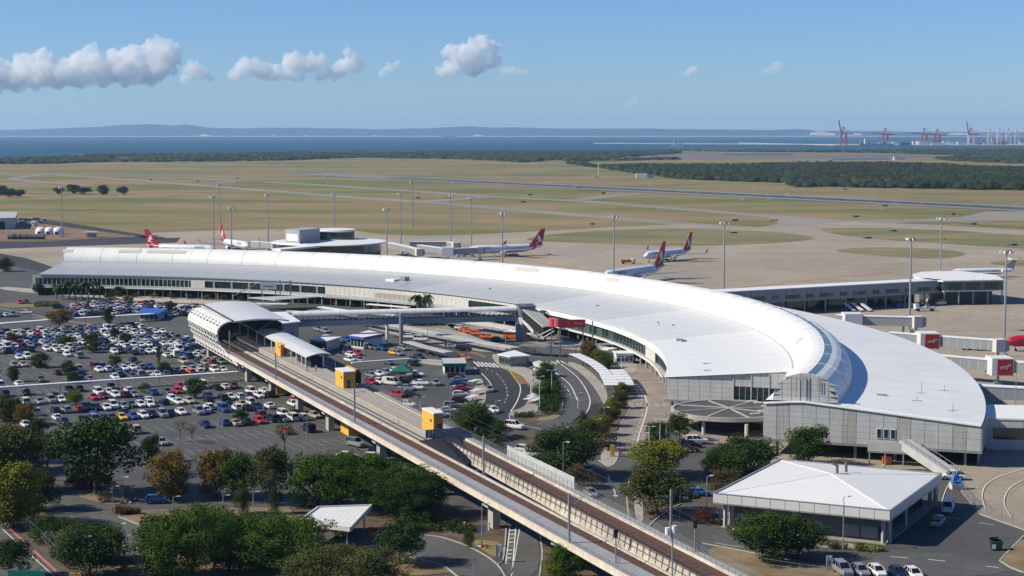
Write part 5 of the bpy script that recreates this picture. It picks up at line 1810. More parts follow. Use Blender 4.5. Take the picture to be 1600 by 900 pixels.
def leaf_cloud(clumps, per, size, r0, seed):
    """many small leaf blades gathered in clumps; clumps: list of (x,y,z,r)"""
    g = np.random.default_rng(seed)
    V, F = [], []
    for (cx, cy, cz, cr) in clumps:
        n = int(per * (cr / r0) ** 2)
        d = g.normal(size=(n, 3)); d /= np.linalg.norm(d, axis=1)[:, None]
        rad_ = cr * g.uniform(.45, 1.05, n) ** .6
        c = np.array([cx, cy, cz]) + d * rad_[:, None] * np.array([1, 1, .8])
        nrm = d * .6 + g.normal(size=(n, 3)) * .55 + np.array([0, 0, .5])
        nrm /= np.linalg.norm(nrm, axis=1)[:, None]
        t = np.cross(nrm, g.normal(size=(n, 3))); t /= np.linalg.norm(t, axis=1)[:, None]
        b = np.cross(nrm, t)
        s = size * g.uniform(.6, 1.4, n)[:, None]
        o = sum(len(v) for v in V)
        q = np.stack([c - t * s, c - b * s * .6, c + t * s, c + b * s * .6], 1).reshape(-1, 3)
        V.append(q)
        F.append((np.arange(n)[:, None] * 4 + np.arange(4)[None]) + o)
    return np.concatenate(V), np.concatenate(F)


def np_mesh(name, V, F, m):
    me = bpy.data.meshes.new(name)
    me.vertices.add(len(V)); me.vertices.foreach_set("co", V.astype(np.float32).ravel())
    k = F.shape[1]
    me.loops.add(F.size); me.loops.foreach_set("vertex_index", F.ravel().astype(np.int32))
    me.polygons.add(len(F)); me.polygons.foreach_set("loop_start", np.arange(0, F.size, k, dtype=np.int32))
    me.update(calc_edges=True)
    me.materials.append(m)
    return me


def tree_proto(kind, seed):
    """height 1, crown about 1 across"""
    g = np.random.default_rng(seed)
    cl = []
    if kind == "round": base, n, cz, rz, rr = .16, 66, .54, .42, .44
    elif kind == "spread": base, n, cz, rz, rr = .20, 66, .57, .37, .46
    elif kind == "column": base, n, cz, rz, rr = .08, 55, .52, .44, .38
    elif kind == "bush": base, n, cz, rz, rr = .02, 45, .45, .42, .40
    elif kind == "feather": base, n, cz, rz, rr = .22, 72, .60, .38, .45
    elif kind == "giant": base, n, cz, rz, rr = .18, 190, .56, .38, .47
    else: base, n, cz, rz, rr = .5, 30, .78, .16, .42        # sparse young tree
    lobes = [(g.uniform(-.22, .22), g.uniform(-.22, .22), g.uniform(-.5, .6)) for _ in range(7)]
    while len(cl) < n:
        p = g.uniform(-1, 1, 3)
        L = np.linalg.norm(p)
        if L > 1 or L < .35: continue
        wob = 1 + .22 * mnoise.noise((p[0] * 1.7 + seed, p[1] * 1.7, p[2] * 1.7))
        tap = 1.0
        if kind == "column": tap = 1.0 - .45 * max(0, p[2])
        if kind == "round": tap = 1.0 - .12 * p[2]
        if kind == "feather": tap = 1 - .25 * p[2]
        r = g.uniform(.085, .19)
        if kind == "giant": r *= .6
        cl.append((p[0] * rr * wob * tap, p[1] * rr * wob * tap, cz + p[2] * rz * wob, r if kind != "sparse" else r * .8))
    per = {"round": 125, "spread": 120, "column": 90, "bush": 90, "giant": 330, "feather": 84, "sparse": 30}[kind]
    V, F = leaf_cloud(cl, per, .0175 if kind not in ("feather", "giant") else .0095 if kind == "giant" else .020, .125, seed)
    crown = np_mesh("crown", V, F, LEAF["mid"])
    mb = MB()
    if kind not in ("bush",):
        mb.tube((0, 0, -.02), (.005, .0, base), .022, .016, 7)
        for k in range(6 if kind != "column" else 3):
            c = cl[int(g.integers(len(cl)))]
            mid = (c[0] * .45, c[1] * .45, base + (c[2] - base) * .5)
            mb.tube((.004, 0, base - .03), mid, .013, .009, 5); mb.tube(mid, c[:3], .009, .004, 5)
    else:
        mb.tube((0, 0, -.02), (0, 0, .3), .02, .01, 5)
    me = mb.mesh("trunk"); me.materials.append(TRUNK)
    return crown, me


TREES = {k: [tree_proto(k, s) for s in seeds] for k, seeds in dict(round=(3, 14, 25), spread=(5, 16), column=(7,), bush=(9, 19), giant=(31,), feather=(11, 21), sparse=(13, 23)).items()}


def put_tree(px, py, hpx, wpx, kind, tint, label, group=None, name=None, pt=None, hm=None, wm=None):
    p = pt or P(px, py)
    sc = (P(px + 1, py) - P(px, py)).length if pt is None else 1
    h = hpx * sc * 1.02 if hm is None else hm
    w = wpx * sc * (1.18 if wpx > 40 else 1.05) if wm is None else wm
    h *= 1.06 if wpx > 40 else 1.0
    nm = name or {"round": "leafy_tree", "spread": "spreading_tree", "giant": "spreading_tree", "column": "slim_tree", "bush": "bush", "feather": "feathery_tree", "sparse": "young_tree"}[kind]
    rt = thing(nm, label, "bush" if kind == "bush" else "tree", (p.x, p.y, .3), rng.uniform(0, 6.28), group)
    cr, tr = TREES[kind][int(rng.integers(len(TREES[kind])))]
    for n, me in (("crown", cr), ("trunk", tr)):
        o = bpy.data.objects.new(n, me); col.objects.link(o); o.parent = rt
        o.scale = (w * 1.06, w * 1.06, h)
        if n == "crown":
            o.material_slots[0].link = 'OBJECT'; o.material_slots[0].material = LEAF[tint]
    return rt


TL = [(250, 905, 96, 90, "round", "mid", "green tree at the left of the near row"), (335, 880, 84, 90, "round", "bright", "bright tree behind the near row's gap"), (412, 888, 86, 84, "round", "bright", "bright green tree behind the wide one"), (525, 792, 80, 70, "round", "mid", "green tree between the clump's left pair"), (664, 806, 66, 62, "round", "mid", "green tree at the clump's right against the viaduct"),
      (60, 800, 60, 60, "round", "olive", "olive tree behind the yellow-green tree"), (25, 740, 70, 80, "round", "olive", "olive tree topmost at the left edge"), (165, 880, 60, 60, "round", "mid", "green tree in the hedge by the tall lamp"),
      (860, 735, 56, 60, "round", "dark", "dark tree in front of the pale screen wall"), (1140, 745, 50, 54, "round", "dark", "dark tree between small round and larger ones"), (18, 772, 92, 84, "feather", "olive", "big olive tree at the left edge above the yellow-green tree"), (22, 826, 96, 86, "round", "yellow", "yellow-green tree at the left edge beside the street lamp"), (150, 774, 110, 122, "feather", "dark", "tall dark feathery tree over the russet hedge"),
      (84, 722, 42, 46, "round", "dark", "round dark tree left of the tall feathery tree"), (120, 722, 30, 30, "bush", "olive", "olive shrub tucked behind the tall feathery tree"), (236, 724, 44, 32, "round", "dark", "small round dark tree alone on the parking asphalt"), (269, 782, 72, 66, "round", "orange", "orange tinged tree over the blue hatchback"),
      (338, 779, 74, 54, "round", "orange", "brown-orange tree left of the bright green one"), (380, 782, 72, 64, "round", "bright", "bright green tree next to the brown-orange tree"), (424, 790, 84, 62, "feather", "olive", "olive tree in front of the empty parking bays"), (445, 720, 56, 50, "sparse", "grey", "thin pale tree standing above the olive tree"),
      (493, 796, 82, 78, "round", "bright", "green tree at the left end of the clump above the shelter"), (560, 800, 92, 110, "giant", "bright", "broad green tree in the middle of the clump above the shelter"), (628, 812, 80, 96, "giant", "mid", "large deep green tree against the viaduct"), (600, 800, 80, 80, "round", "mid", "deep green tree between broad and large ones above the shelter"), (656, 822, 46, 50, "round", "dark", "dark tree under the viaduct edge"),
      (300, 912, 118, 130, "giant", "bright", "large bright green tree in the near centre left"), (375, 898, 92, 84, "round", "mid", "green tree between two larger ones in the near row"), (450, 912, 104, 140, "giant", "bright", "wide bright green tree left of the white shelter"), (545, 945, 88, 176, "giant", "olive", "very wide olive tree at the bottom edge"),
      (625, 884, 68, 66, "feather", "dark", "dark feathery tree right of the white shelter"), (537, 842, 26, 36, "bush", "dark", "dark bush at the white shelter's corner"), (380, 806, 44, 30, "column", "dark", "dark columnar tree on the dry verge"), (430, 806, 46, 24, "column", "dark", "slim dark conifer on the dry verge"),
      (140, 905, 76, 92, "feather", "dark", "dark bushy tree beside the tall street lamp"), (75, 850, 48, 60, "bush", "mid", "green bush by the fence below the yellow-green tree"), (104, 880, 56, 70, "bush", "grey", "greyish flowering bush by the fence"), (50, 815, 44, 44, "bush", "dark", "dark bush at the lamp's foot by the fence"), (190, 895, 26, 38, "bush", "olive", "low olive bush beside the dark bushy tree"), (120, 850, 40, 50, "bush", "olive", "olive bush in the middle of the hedge by the fence"),
      (18, 905, 56, 60, "feather", "dark", "dark tree in the bottom left corner"), (885, 748, 78, 92, "round", "dark", "dark green tree behind the viaduct mast"), (905, 765, 40, 44, "bush", "brown", "brownish bush at the dark tree's foot"), (740, 688, 56, 56, "round", "mid", "round tree beside the platform's last lift shaft"), (775, 712, 34, 50, "bush", "dark", "dark bush beside the white warning sign"),
      (1032, 748, 58, 86, "spread", "yellow", "yellow-green tree left of the small car park"), (1026, 808, 76, 88, "feather", "olive", "brown-olive tree in front of the yellow-green tree"), (1116, 746, 42, 40, "round", "dark", "small dark round tree by the low building"), (1172, 750, 64, 80, "round", "dark", "dark tree behind the low building's left corner"), (1128, 775, 44, 52, "bush", "brown", "brown bush at the low building's left end"),
      (1263, 728, 60, 62, "round", "mid", "deep green tree before the terminal's end wall"), (1192, 880, 78, 84, "round", "mid", "rounded dark tree before the low building"), (1248, 876, 66, 74, "round", "dark", "second dark tree merging with the one before the low building"), (882, 912, 58, 62, "round", "bright", "bright green tree below the viaduct"), (862, 918, 40, 40, "bush", "yellow", "yellow-green bush below the viaduct"),
      (852, 590, 24, 26, "round", "bright", "small green tree at the island's upper end"), (846, 600, 24, 26, "round", "mid", "small green tree second on the island"), (847, 625, 28, 32, "round", "bright", "small green tree beside the island's added dark hedge"), (920, 560, 28, 28, "round", "orange", "autumn tinted tree behind the long white canopy"), (937, 570, 24, 26, "round", "yellow", "yellow-green tree behind the long white canopy"), (948, 577, 22, 26, "round", "bright", "green tree by the small white cabin"),
      (973, 624, 26, 24, "round", "yellow", "yellow-green tree topmost in the avenue beside the brick road"), (968, 640, 30, 26, "round", "olive", "olive tree second in the avenue beside the brick road"), (958, 655, 32, 28, "round", "yellow", "yellow-green tree third in the avenue beside the brick road"), (948, 668, 32, 30, "round", "olive", "olive tree fourth in the avenue beside the brick road"), (938, 682, 34, 34, "round", "yellow", "yellow-green tree fifth in the avenue beside the brick road"),
      (925, 698, 40, 44, "round", "olive", "olive tree at the lower end of the avenue"), (911, 676, 34, 16, "column", "mid", "slim green tree at the avenue's left"), (950, 706, 34, 36, "bush", "brown", "brown bush at the end of the avenue"), (1026, 695, 36, 38, "round", "mid", "green tree on the brick road's right side"), (1062, 690, 44, 40, "feather", "mid", "open green tree beside the round canopy"),
      (1190, 712, 18, 34, "bush", "yellow", "yellow shrub by the round canopy"), (1065, 708, 10, 22, "bush", "yellow", "low yellow-green shrub beside the parked cars"),
      (62, 576, 24, 32, "round", "olive", "small olive tree on an island in the open parking"), (22, 598, 26, 20, "round", "mid", "small green tree left of the olive one in the open parking"), (106, 588, 22, 24, "round", "mid", "green tree among the parked cars left of centre"), (114, 600, 18, 20, "round", "mid", "green tree beside the walkway roof in the car park"), (180, 576, 20, 22, "round", "mid", "green tree among cars right of the open parking"), (145, 552, 20, 26, "round", "mid", "green tree in the crowded car rows"), (142, 540, 18, 24, "round", "olive", "olive tree behind the crowded car rows"),
      (248, 570, 32, 8, "column", "mid", "slim green tree by the car park's middle aisle"), (256, 588, 22, 22, "round", "olive", "olive tree near the middle of the walkway roof"), (305, 624, 34, 34, "round", "mid", "bright green tree in front of the viaduct in the car park"), (118, 634, 24, 28, "round", "yellow", "yellow-green tree near the red hatchback"), (226, 616, 18, 20, "bush", "dark", "dark shrub between car rows"), (38, 666, 36, 38, "round", "orange", "orange-brown tree by the white ute"), (10, 660, 40, 50, "round", "olive", "olive tree at the left edge of the car park"),
      (56, 690, 34, 34, "round", "dark", "dark tree beside the brick-red path"), (72, 706, 26, 34, "round", "dark", "small dark tree in front of the parked maroon car"), (282, 692, 34, 24, "sparse", "grey", "thin pale tree left of two in the empty bays"), (300, 694, 30, 30, "sparse", "grey", "thin pale tree right of two in the empty bays"), (376, 662, 20, 24, "round", "dark", "dark green tree over the cream sedan"), (180, 534, 22, 14, "round", "mid", "green tree in the rows below the white walkway end"), (197, 538, 18, 18, "round", "olive", "olive tree in the rows below the walkway end"), (105, 545, 20, 30, "round", "mid", "green tree deep in the far rows"), (18, 540, 20, 22, "round", "brown", "brown tree at the left of the far rows"),
      (93, 512, 28, 38, "spread", "orange", "orange-brown spreading tree at the second walkway roof"), (170, 508, 28, 20, "round", "dark", "dark tree in front of the second walkway roof"), (200, 476, 14, 18, "round", "yellow", "yellow-green tree left of the blue marquee"), (265, 489, 18, 14, "round", "olive", "olive tree right of the blue marquee"), (305, 485, 12, 22, "bush", "dark", "dark bush behind the station's white shell"), (8, 425, 22, 26, "round", "dark", "dark tree at the left edge beside the terminal"), (60, 462, 20, 18, "round", "dark", "dark tree by the cars left of the palms"), (187, 466, 18, 24, "round", "olive", "olive tree at the right of the palms"), (172, 472, 16, 20, "bush", "dark", "dark bush below the palms"),
      (2, 306, 16, 22, "round", "dark", "dark tree at the far left of the airfield clump"), (14, 309, 15, 22, "spread", "dark", "dark wide tree in the far left airfield clump"), (30, 309, 13, 20, "spread", "dark", "low dark tree at the end of the airfield clump"), (92, 305, 12, 18, "spread", "dark", "low dark tree beside the apron mast"), (115, 303, 15, 24, "round", "dark", "big dark windswept tree on the airfield"), (131, 304, 12, 24, "spread", "dark", "low dark tree beside the windswept one"), (162, 305, 16, 20, "round", "dark", "dark round tree in the middle of the airfield row"), (191, 304, 13, 18, "round", "dark", "dark round tree last in the airfield row"),
      (165, 787, 18, 26, "bush", "dark", "dark shrub at the feathery tree's foot"), (732, 858, 28, 20, "column", "mid", "clipped green shrub beside the sign pole"), (1098, 820, 26, 40, "bush", "russet", "russet bush by the low building's column"), (1125, 824, 8, 12, "bush", "mid", "low green shrub at the pavement corner"), (1140, 828, 9, 12, "bush", "yellow", "low yellow shrub at the pavement corner")]
for t in TL:
    put_tree(*t)
# russet hedge, dark hedges
def hedge(name, pts, h, tint, label):
    q = [P(*p) for p in pts]
    cl = []
    g = np.random.default_rng(len(pts) * 7 + int(pts[0][0]))
    xs = [p.x for p in q]; ys = [p.y for p in q]
    poly = [(p.x, p.y) for p in q]
    area = abs(sum(poly[i][0] * poly[(i + 1) % len(poly)][1] - poly[(i + 1) % len(poly)][0] * poly[i][1] for i in range(len(poly)))) / 2
    n = int(area / .9) + 6
    while len(cl) < n:
        x, y = g.uniform(min(xs), max(xs)), g.uniform(min(ys), max(ys))
        if inpoly(x, y, poly): cl.append((x, y, .3 + g.uniform(.35, .8) * h, .75))
    V, F = leaf_cloud(cl, 60, .16, .75, int(area))
    me = np_mesh(name, V, F, LEAF[tint])
    o = bpy.data.objects.new(name, me); col.objects.link(o)
    tag(o, label, "hedge")


hedge("hedge", [(104, 765), (110, 752), (130, 750), (160, 752), (178, 766), (150, 771), (115, 771)], 2.4, "russet", "long russet hedge under the tall feathery tree")
hedge("hedge", [(176, 806), (184, 800), (214, 801), (216, 806), (190, 810)], 1.2, "russet", "low red and green hedge at the verge corner")
hedge("hedge", [(853, 600), (858, 590), (864, 590), (872, 604), (875, 640), (866, 651), (846, 651), (842, 640), (850, 620)], 2.2, "dark", "very dark hedge added for the deep shade sunk in the traffic island")  # dark foliage added in place of the deep shade in a sunken hollow
hedge("hedge", [(806, 652), (834, 651), (834, 655), (806, 656)], 1.2, "mid", "clipped low hedge at the island's near end")
hedge("hedge", [(640, 828), (700, 822), (745, 832), (742, 840), (700, 836), (640, 836)], 1.4, "dark", "dark low planting along the curved kerb")
hedge("hedge", [(1288, 854), (1320, 858), (1318, 863), (1286, 858)], 1.0, "olive", "low olive shrubs in the bed left of the lamp")
hedge("hedge", [(1338, 859), (1386, 864), (1384, 868), (1336, 864)], 1.0, "yellow", "low yellowish shrubs at the low building's corner")
hedge("hedge", [(625, 505), (690, 507), (700, 511), (640, 511)], 1.6, "mid", "low green planting under the long footbridge")
hedge("hedge", [(760, 655), (790, 675), (780, 690), (745, 672)], 2.0, "dark", "dark low planting beside the railway fence")
hedge("hedge", [(52, 476), (90, 475), (92, 480), (55, 481)], 1.0, "yellow", "yellow-green hedge on the far left median")
# shrubs along the terminal front
for i, x in enumerate((212, 240, 268, 297, 323, 350, 376)):
    put_tree(x, 466 + i * .8, 9, 14, "bush", ("olive", "yellow", "olive")[i % 3], "yellow-green shrub by the terminal columns, %s from the palms" % ordn(i), "shrubs along the terminal front", name="shrub")
for i, x in enumerate((480, 505, 528, 551, 577, 590)):
    put_tree(x, 474 + i * 2.2, 9, 16, "bush", ("olive", "yellow", "yellow")[i % 3], "yellow-green shrub by the terminal columns, %s right of the gantry" % ordn(i), "shrubs along the terminal front", name="shrub")


# palms
def palm_proto():
    rt = thing("palm_tree", "x", "tree", (0, 0, 0))
    mb = MB(); mb.tube((0, 0, 0), (.1, 0, 5.0), .22, .15, 7); mb.build("trunk", PALMT, rt)
    mb = MB()
    for k in range(16):
        a = k * 2.4; up = .9 - (k % 4) * .35
        rows = []
        for i in range(5):
            f = i / 4
            r = 2.6 * f; z = 5.0 + up * 2.2 * f - 2.4 * f * f
            wd = .42 * math.sin(math.pi * min(.95, f * .8 + .2))
            c, s = math.cos(a), math.sin(a)
            rows.append([(.1 + r * c - wd * s, r * s + wd * c, z - .2), (.1 + r * c, r * s, z), (.1 + r * c + wd * s, r * s - wd * c, z - .2)])
        mb.grid(rows)
    mb.build("crown", LEAF["dark"], rt)
    return rt


pp = palm_proto()
PL = [(88, 468, 1.25), (98, 470, 1.4), (108, 467, 1.5), (118, 470, 1.3), (128, 468, 1.5), (138, 471, 1.6), (147, 468, 1.5), (156, 471, 1.3)]
for i, (x, y, s) in enumerate(PL):
    p = P(x, y); lb = "dark palm tree before the terminal's left end, %s in the clump" % ordn(i)
    if i == 0: o = pp; o.location = (p.x, p.y, .3); o.scale = (s,) * 3; o["label"] = lb; o["group"] = "palms before the terminal"
    else: dup(pp, (p.x, p.y, .3), rng.uniform(0, 6), s, lb, "palms before the terminal")
for x, y, s, lb in ((652, 492, 1.5, "palm tree left of two behind the footbridge"), (668, 493, 1.6, "palm tree right of two behind the footbridge"), (842, 530, 1.9, "palm tree left of the red billboard"), (852, 534, 1.7, "palm tree close beside the red billboard")):
    p = P(x, y); dup(pp, (p.x, p.y, .3), rng.uniform(0, 6), s, lb, "palms near the footbridge")
# ------------------------------------------------------------------ other buildings and structures
def obox(mb, a, b, w, z0, z1, mi=0, side=0.0):
    """box along the ground line a-b, w wide (side shifts it sideways)"""
    a, b = Vector((a[0], a[1], 0)), Vector((b[0], b[1], 0))
    d = (b - a).normalized(); n = Vector((-d.y, d.x, 0))
    q = [a + n * (side - w / 2), b + n * (side - w / 2), b + n * (side + w / 2), a + n * (side + w / 2)]
    return mb.prism([(p.x, p.y) for p in q], z0, z1, mi)


# ---- low hip-roofed building, front right
HZ = 7.0
hA, hB, hC, hD = P(1115, 771, HZ), P(1391, 798, HZ), P(1471, 740, HZ), P(1219, 718, HZ)
hb = thing("hip_roof_building", "low building under a wide white hip roof with panelled fascia", "building", ((hA.x + hC.x) / 2, (hA.y + hC.y) / 2, 0))
apex = (hA + hB + hC + hD) / 4; apex.z = HZ + 1.9
hq = [hA, hB, hC, hD]
ctr = Vector((apex.x, apex.y, 0))
HIPW = mat("hip_roof_sheet", (.80, .80, .79), .4, ns=.3, na=.03)
for i in range(4):
    a, b = hq[i].copy(), hq[(i + 1) % 4].copy()
    a.z = b.z = HZ - .15
    # ribbed sheets: strips from eave to apex
    n = 34
    mb = MB()
    for k in range(n):
        p0, p1 = a.lerp(b, k / n), a.lerp(b, (k + .93) / n)
        p2 = a.lerp(b, (k + 1) / n)
        up = Vector((0, 0, .018))
        # sheets run square to the eave, clipped by the hips
        def hip(p, t): return p.lerp(apex, 0) 
        mid = a.lerp(b, .5)
        def topof(f):
            h = 1 - abs(2 * f - 1)
            base = a.lerp(b, f)
            return base.lerp(base + (apex - mid), h) if True else base
        f0, f1, f2 = k / n, (k + .93) / n, (k + 1) / n
        mb.add([p0 + up, p1 + up, topof(f1) + up, topof(f0) + up], [(0, 1, 2, 3)])
        mb.add([p1, p2, topof(f2), topof(f1)], [(0, 1, 2, 3)])
    mb.build("roof", HIPW, hb)
mb = MB()
for p in hq: mb.beam((p.x, p.y, HZ - .12), (apex.x, apex.y, apex.z + .03), .40, .08)
mb.build("hip_capping", WHITE, hb)
FASC = mat("fascia_panel", (.62, .62, .60), .5, ns=.6, na=.05)
for i, n in enumerate((12, 12, 12, 12)):
    a, b = hq[i], hq[(i + 1) % 4]
    for k in range(n):
        mb = MB()
        p, q = a.lerp(b, (k + .015) / n), a.lerp(b, (k + .985) / n)
        obox(mb, p, q, .2, HZ - 1.9, HZ + .02)
        mb.build("fascia_panel", FASC, hb)
    mb = MB(); obox(mb, a, b, .34, HZ + .02, HZ + .14); obox(mb, a, b, .3, HZ - 1.78, HZ - 1.66)
    mb.build("gutter", STEEL, hb)
mb = MB()
ins = [p + (ctr - Vector((p.x, p.y, 0))) * .012 for p in hq]
mb.prism([(p.x, p.y) for p in ins], HZ - 1.85, HZ - 1.75); mb.build("soffit", CONC, hb)
ins = [Vector((p.x, p.y, 0)).lerp(ctr, .17) for p in hq]
mb = MB(); mb.prism([(p.x, p.y) for p in ins], .1, HZ - 1.8); mb.build("wall", mat("wall_grey", (.11, .11, .115), .7, ns=.5, na=.1), hb)
for i in range(4):
    a, b = ins[i], ins[(i + 1) % 4]
    n = 8
    for k in range(n):
        if i == 0 and k in (2, 5): continue
        mb = MB(); p, q = a.lerp(b, (k + .06) / n), a.lerp(b, (k + .94) / n)
        d = (b - a).normalized(); o = Vector((d.y, -d.x, 0)); o = o if (a + o - ctr).length > (a - ctr).length else -o
        obox(mb, p + o * .06, q + o * .06, .08, .9, 3.0)
        mb.build("window", mat("pale_shutter_%d%d" % (i, k), (.24, .245, .25), .5, ns=2, na=.1) if i == 0 else GLASSD, hb)
for i in range(4):
    for f in (0.0, .45):
        p = Vector((hq[i].x, hq[i].y, 0)).lerp(Vector((hq[(i + 1) % 4].x, hq[(i + 1) % 4].y, 0)), f).lerp(ctr, .10)
        mb = MB(); mb.box(p.x, p.y, .1, .6, .6, HZ - 1.9, .4); 
        if f == 0: mb.box(p.x + 1.2, p.y + .5, .1, .6, .6, HZ - 1.9, .4)
        mb.build("column", CONC, hb)
mb = MB()
base = [Vector((p.x, p.y, 0)).lerp(ctr, .06) for p in hq]; mb.prism([(p.x, p.y) for p in base], .2, .46); mb.build("plinth", PAVE, hb)
for px, py in ((1308, 743), (1322, 737)):
    p = P(px, py, HZ + 1.4)
    mb = MB(); mb.tube((p.x, p.y, p.z - .6), (p.x, p.y, p.z + 2.0), .28, n=9); mb.tube((p.x, p.y, p.z + 1.9), (p.x - 1.0, p.y + .2, p.z + 2.5), .28, n=9)
    mb.build("flue", mat("flue_%d" % px, (.20, .15, .11), .6, metal=.3, ns=2, na=.3), hb)

# ---- shelter roof, bottom centre
sq = [P(467, 815, 4.6), P(547, 825.5, 4.6), P(580, 790, 4.6), P(497, 793, 4.6)]
sh = thing("shelter", "white flat shelter roof on posts over the toll lane among trees", "shelter", (sq[1].x, sq[1].y, 0))
mb = MB()
for k in range(10):
    a, b, c, d = sq[0].lerp(sq[1], k / 10), sq[0].lerp(sq[1], (k + .95) / 10), sq[3].lerp(sq[2], (k + .95) / 10), sq[3].lerp(sq[2], k / 10)
    mb.prism([(a.x, a.y), (b.x, b.y), (c.x, c.y), (d.x, d.y)], 4.45, 4.6)
mb.build("roof", ROOFW, sh)
mb = MB()
for i in range(4): obox(mb, sq[i], sq[(i + 1) % 4], .3, 4.0, 4.85)
mb.build("fascia", FASC, sh)
for i in range(4):
    p = Vector((sq[i].x, sq[i].y, 0)).lerp(Vector((sum(q.x for q in sq) / 4, sum(q.y for q in sq) / 4, 0)), .2)
    mb = MB(); mb.tube((p.x, p.y, .3), (p.x, p.y, 4.2), .16, n=8); mb.build("post", POLE, sh)
for x, y, lb in ((548, 838, "orange ticket machine under the white shelter roof, left"), (579, 840, "orange ticket machine under the white shelter roof, right")):
    p = P(x, y); t = thing("ticket_machine", lb, "ticket machine", (p.x, p.y, .3))
    mb = MB(); mb.box(p.x, p.y, .3, .7, .7, 1.5); mb.build("cabinet", ORANGE, t)
    mb = MB(); mb.box(p.x, p.y - .36, 1.2, .5, .06, .4); mb.box(p.x, p.y, 1.8, .8, .9, .12); mb.build("screen", STEELD, t)


# ---- long white roofed walkways of the car park
def walkway_roof(pts, z, w, label, m=WHITE, step=12, posts=True, th=.3):
    q = [P(x, y, z) for x, y in pts]
    t = thing("covered_walkway", label, "walkway", (q[0].x, q[0].y, .3))
    for a, b in zip(q, q[1:]):
        L = (b - a).length; n = max(1, int(L / 9)); 
        for k in range(n):
            mb = MB(); obox(mb, a.lerp(b, (k + .006) / n), a.lerp(b, (k + .994) / n), w, z - th, z); mb.build("roof_panel", m, t)
        if posts:
            m2 = max(1, int(L / step))
            for k in range(m2 + 1):
                p = a.lerp(b, k / m2); mb = MB(); mb.tube((p.x, p.y, .3), (p.x, p.y, z - th), .1, n=6); mb.build("post", POLE, t)
    return t


walkway_roof([(-60, 608.5), (0, 604.5), (185, 592), (372, 580)], 3.1, 1.7, "long thin white walkway roof crossing the car park to the viaduct")
walkway_roof([(-60, 508), (0, 504.8), (78, 499), (240, 489.5)], 3.3, 3.0, "second white walkway roof at the back of the car park")
walkway_roof([(549, 566), (640, 559.5)], 3.0, 1.2, "short thin white walkway roof right of the platform")
walkway_roof([(560, 497), (640, 512), (748, 533), (806, 543)], 3.4, 4.0, "grey walkway roof along the taxi lane", CLAD, 9)
walkway_roof([(636, 533), (664, 541), (702, 550)], 3.2, 3.4, "grey walkway roof above the waiting people", CLAD, 7)
walkway_roof([(733, 501.5), (770, 507), (810, 514)], 3.6, 6.0, "pale walkway roof beside the terminal's lower doors", CLADD, 9)
walkway_roof([(805, 515), (838, 521)], 3.4, 4.5, "white walkway roof left of the palms by the billboard", WHITE, 9)
walkway_roof([(815, 538), (860, 540.5), (900, 540), (972, 536)], 3.8, 5.0, "grey glass walkway roof under the red billboard", mat("canopy_glass", (.20, .23, .25), .3, ns=.4, na=.15), 9)
walkway_roof([(925, 541), (958, 545)], 3.6, 5.0, "white awning beside the terminal doors right of the billboard", WHITE, 8)
walkway_roof([(500, 479), (560, 487.5), (620, 492)], 3.6, 3.0, "white walkway roof below the gantry", WHITE, 12)
walkway_roof([(575, 474.5), (640, 480)], 3.8, 2.5, "thin white awning under the terminal's louvred wall", WHITE, 12)
walkway_roof([(400, 473.5), (450, 474.5)], 4.0, 3.0, "white awning at the foot of the white sign gantry", WHITE, 8)
walkway_roof([(178, 464), (300, 469.5), (400, 474)], 1.6, .6, "low pale barrier wall along the terminal road", CREAM, 30, False, 1.25)
walkway_roof([(180, 470), (300, 476), (470, 486)], 1.3, .5, "pale pinkish road barrier nearer the car park", CREAM, 30, False, .95)

# stepped white canopy at the pick-up loop
t = thing("covered_walkway", "stepped white canopy curving beside the pick-up loop", "walkway", tuple(P(930, 590)))
cl = [(897, 553), (910, 558), (922, 564), (932, 570), (941, 577), (948, 584), (953, 592), (956, 600)]
q = [P(x, y, 3.6) for x, y in cl]
for k in range(len(q) - 1):
    a, b = q[k], q[k + 1]
    for h in range(2):
        mb = MB(); zz = 3.75 - .07 * k - .03 * h
        obox(mb, a.lerp(b, h / 2 + .01), a.lerp(b, h / 2 + .48), 3.6 if k < 5 else 4.2, zz - .18, zz); mb.build("roof_panel", WHITE, t)
        if k >= 4:
            mb = MB(); d = (b - a).normalized(); n = Vector((d.y, -d.x, 0)) * 4.3
            n = n if n.x > 0 else -n
            obox(mb, a.lerp(b, h / 2 + .01) + n, a.lerp(b, h / 2 + .48) + n, 4.2, zz - .12, zz + .06); mb.build("roof_panel", WHITE, t)
    mb = MB(); d = (b - a).normalized(); n = Vector((d.y, -d.x, 0)); n = n if n.x > 0 else -n
    for s in (-1.6, 1.2):
        p = a + n * s; mb.tube((p.x, p.y, .4), (p.x, p.y, 3.4), .08, n=6)
    mb.build("post", POLE, t)

# ---- long footbridge with white tube roof
b0, b1 = P(456, 489.5, 12.2), P(806, 481.0, 12.2)
fb = thing("footbridge", "long white-roofed truss footbridge from station to terminal", "footbridge", (b0.x, b0.y, 0))
d = (b1 - b0).normalized(); n = Vector((-d.y, d.x, 0)); L = (b1 - b0).length
prof = [(2.0 * math.cos(math.pi * i / 10 - .0), .0 + 1.5 * math.sin(math.pi * i / 10)) for i in range(11)]
K = 24
for k in range(K):
    mb = MB()
    r = []
    for f in (k / K + .0004, (k + 1) / K - .0004):
        p = b0.lerp(b1, f); r.append([(p.x + n.x * s, p.y + n.y * s, 11.4 + z) for s, z in prof])
    mb.grid([r[1], r[0]]); mb.grid([[r[0][0], r[0][-1]], [r[1][0], r[1][-1]]])
    mb.build("roof_panel", WHITE, fb, smooth=True)
BR = mat("bridge_steel", (.23, .26, .31), .5, metal=.2, ns=.4, na=.08)
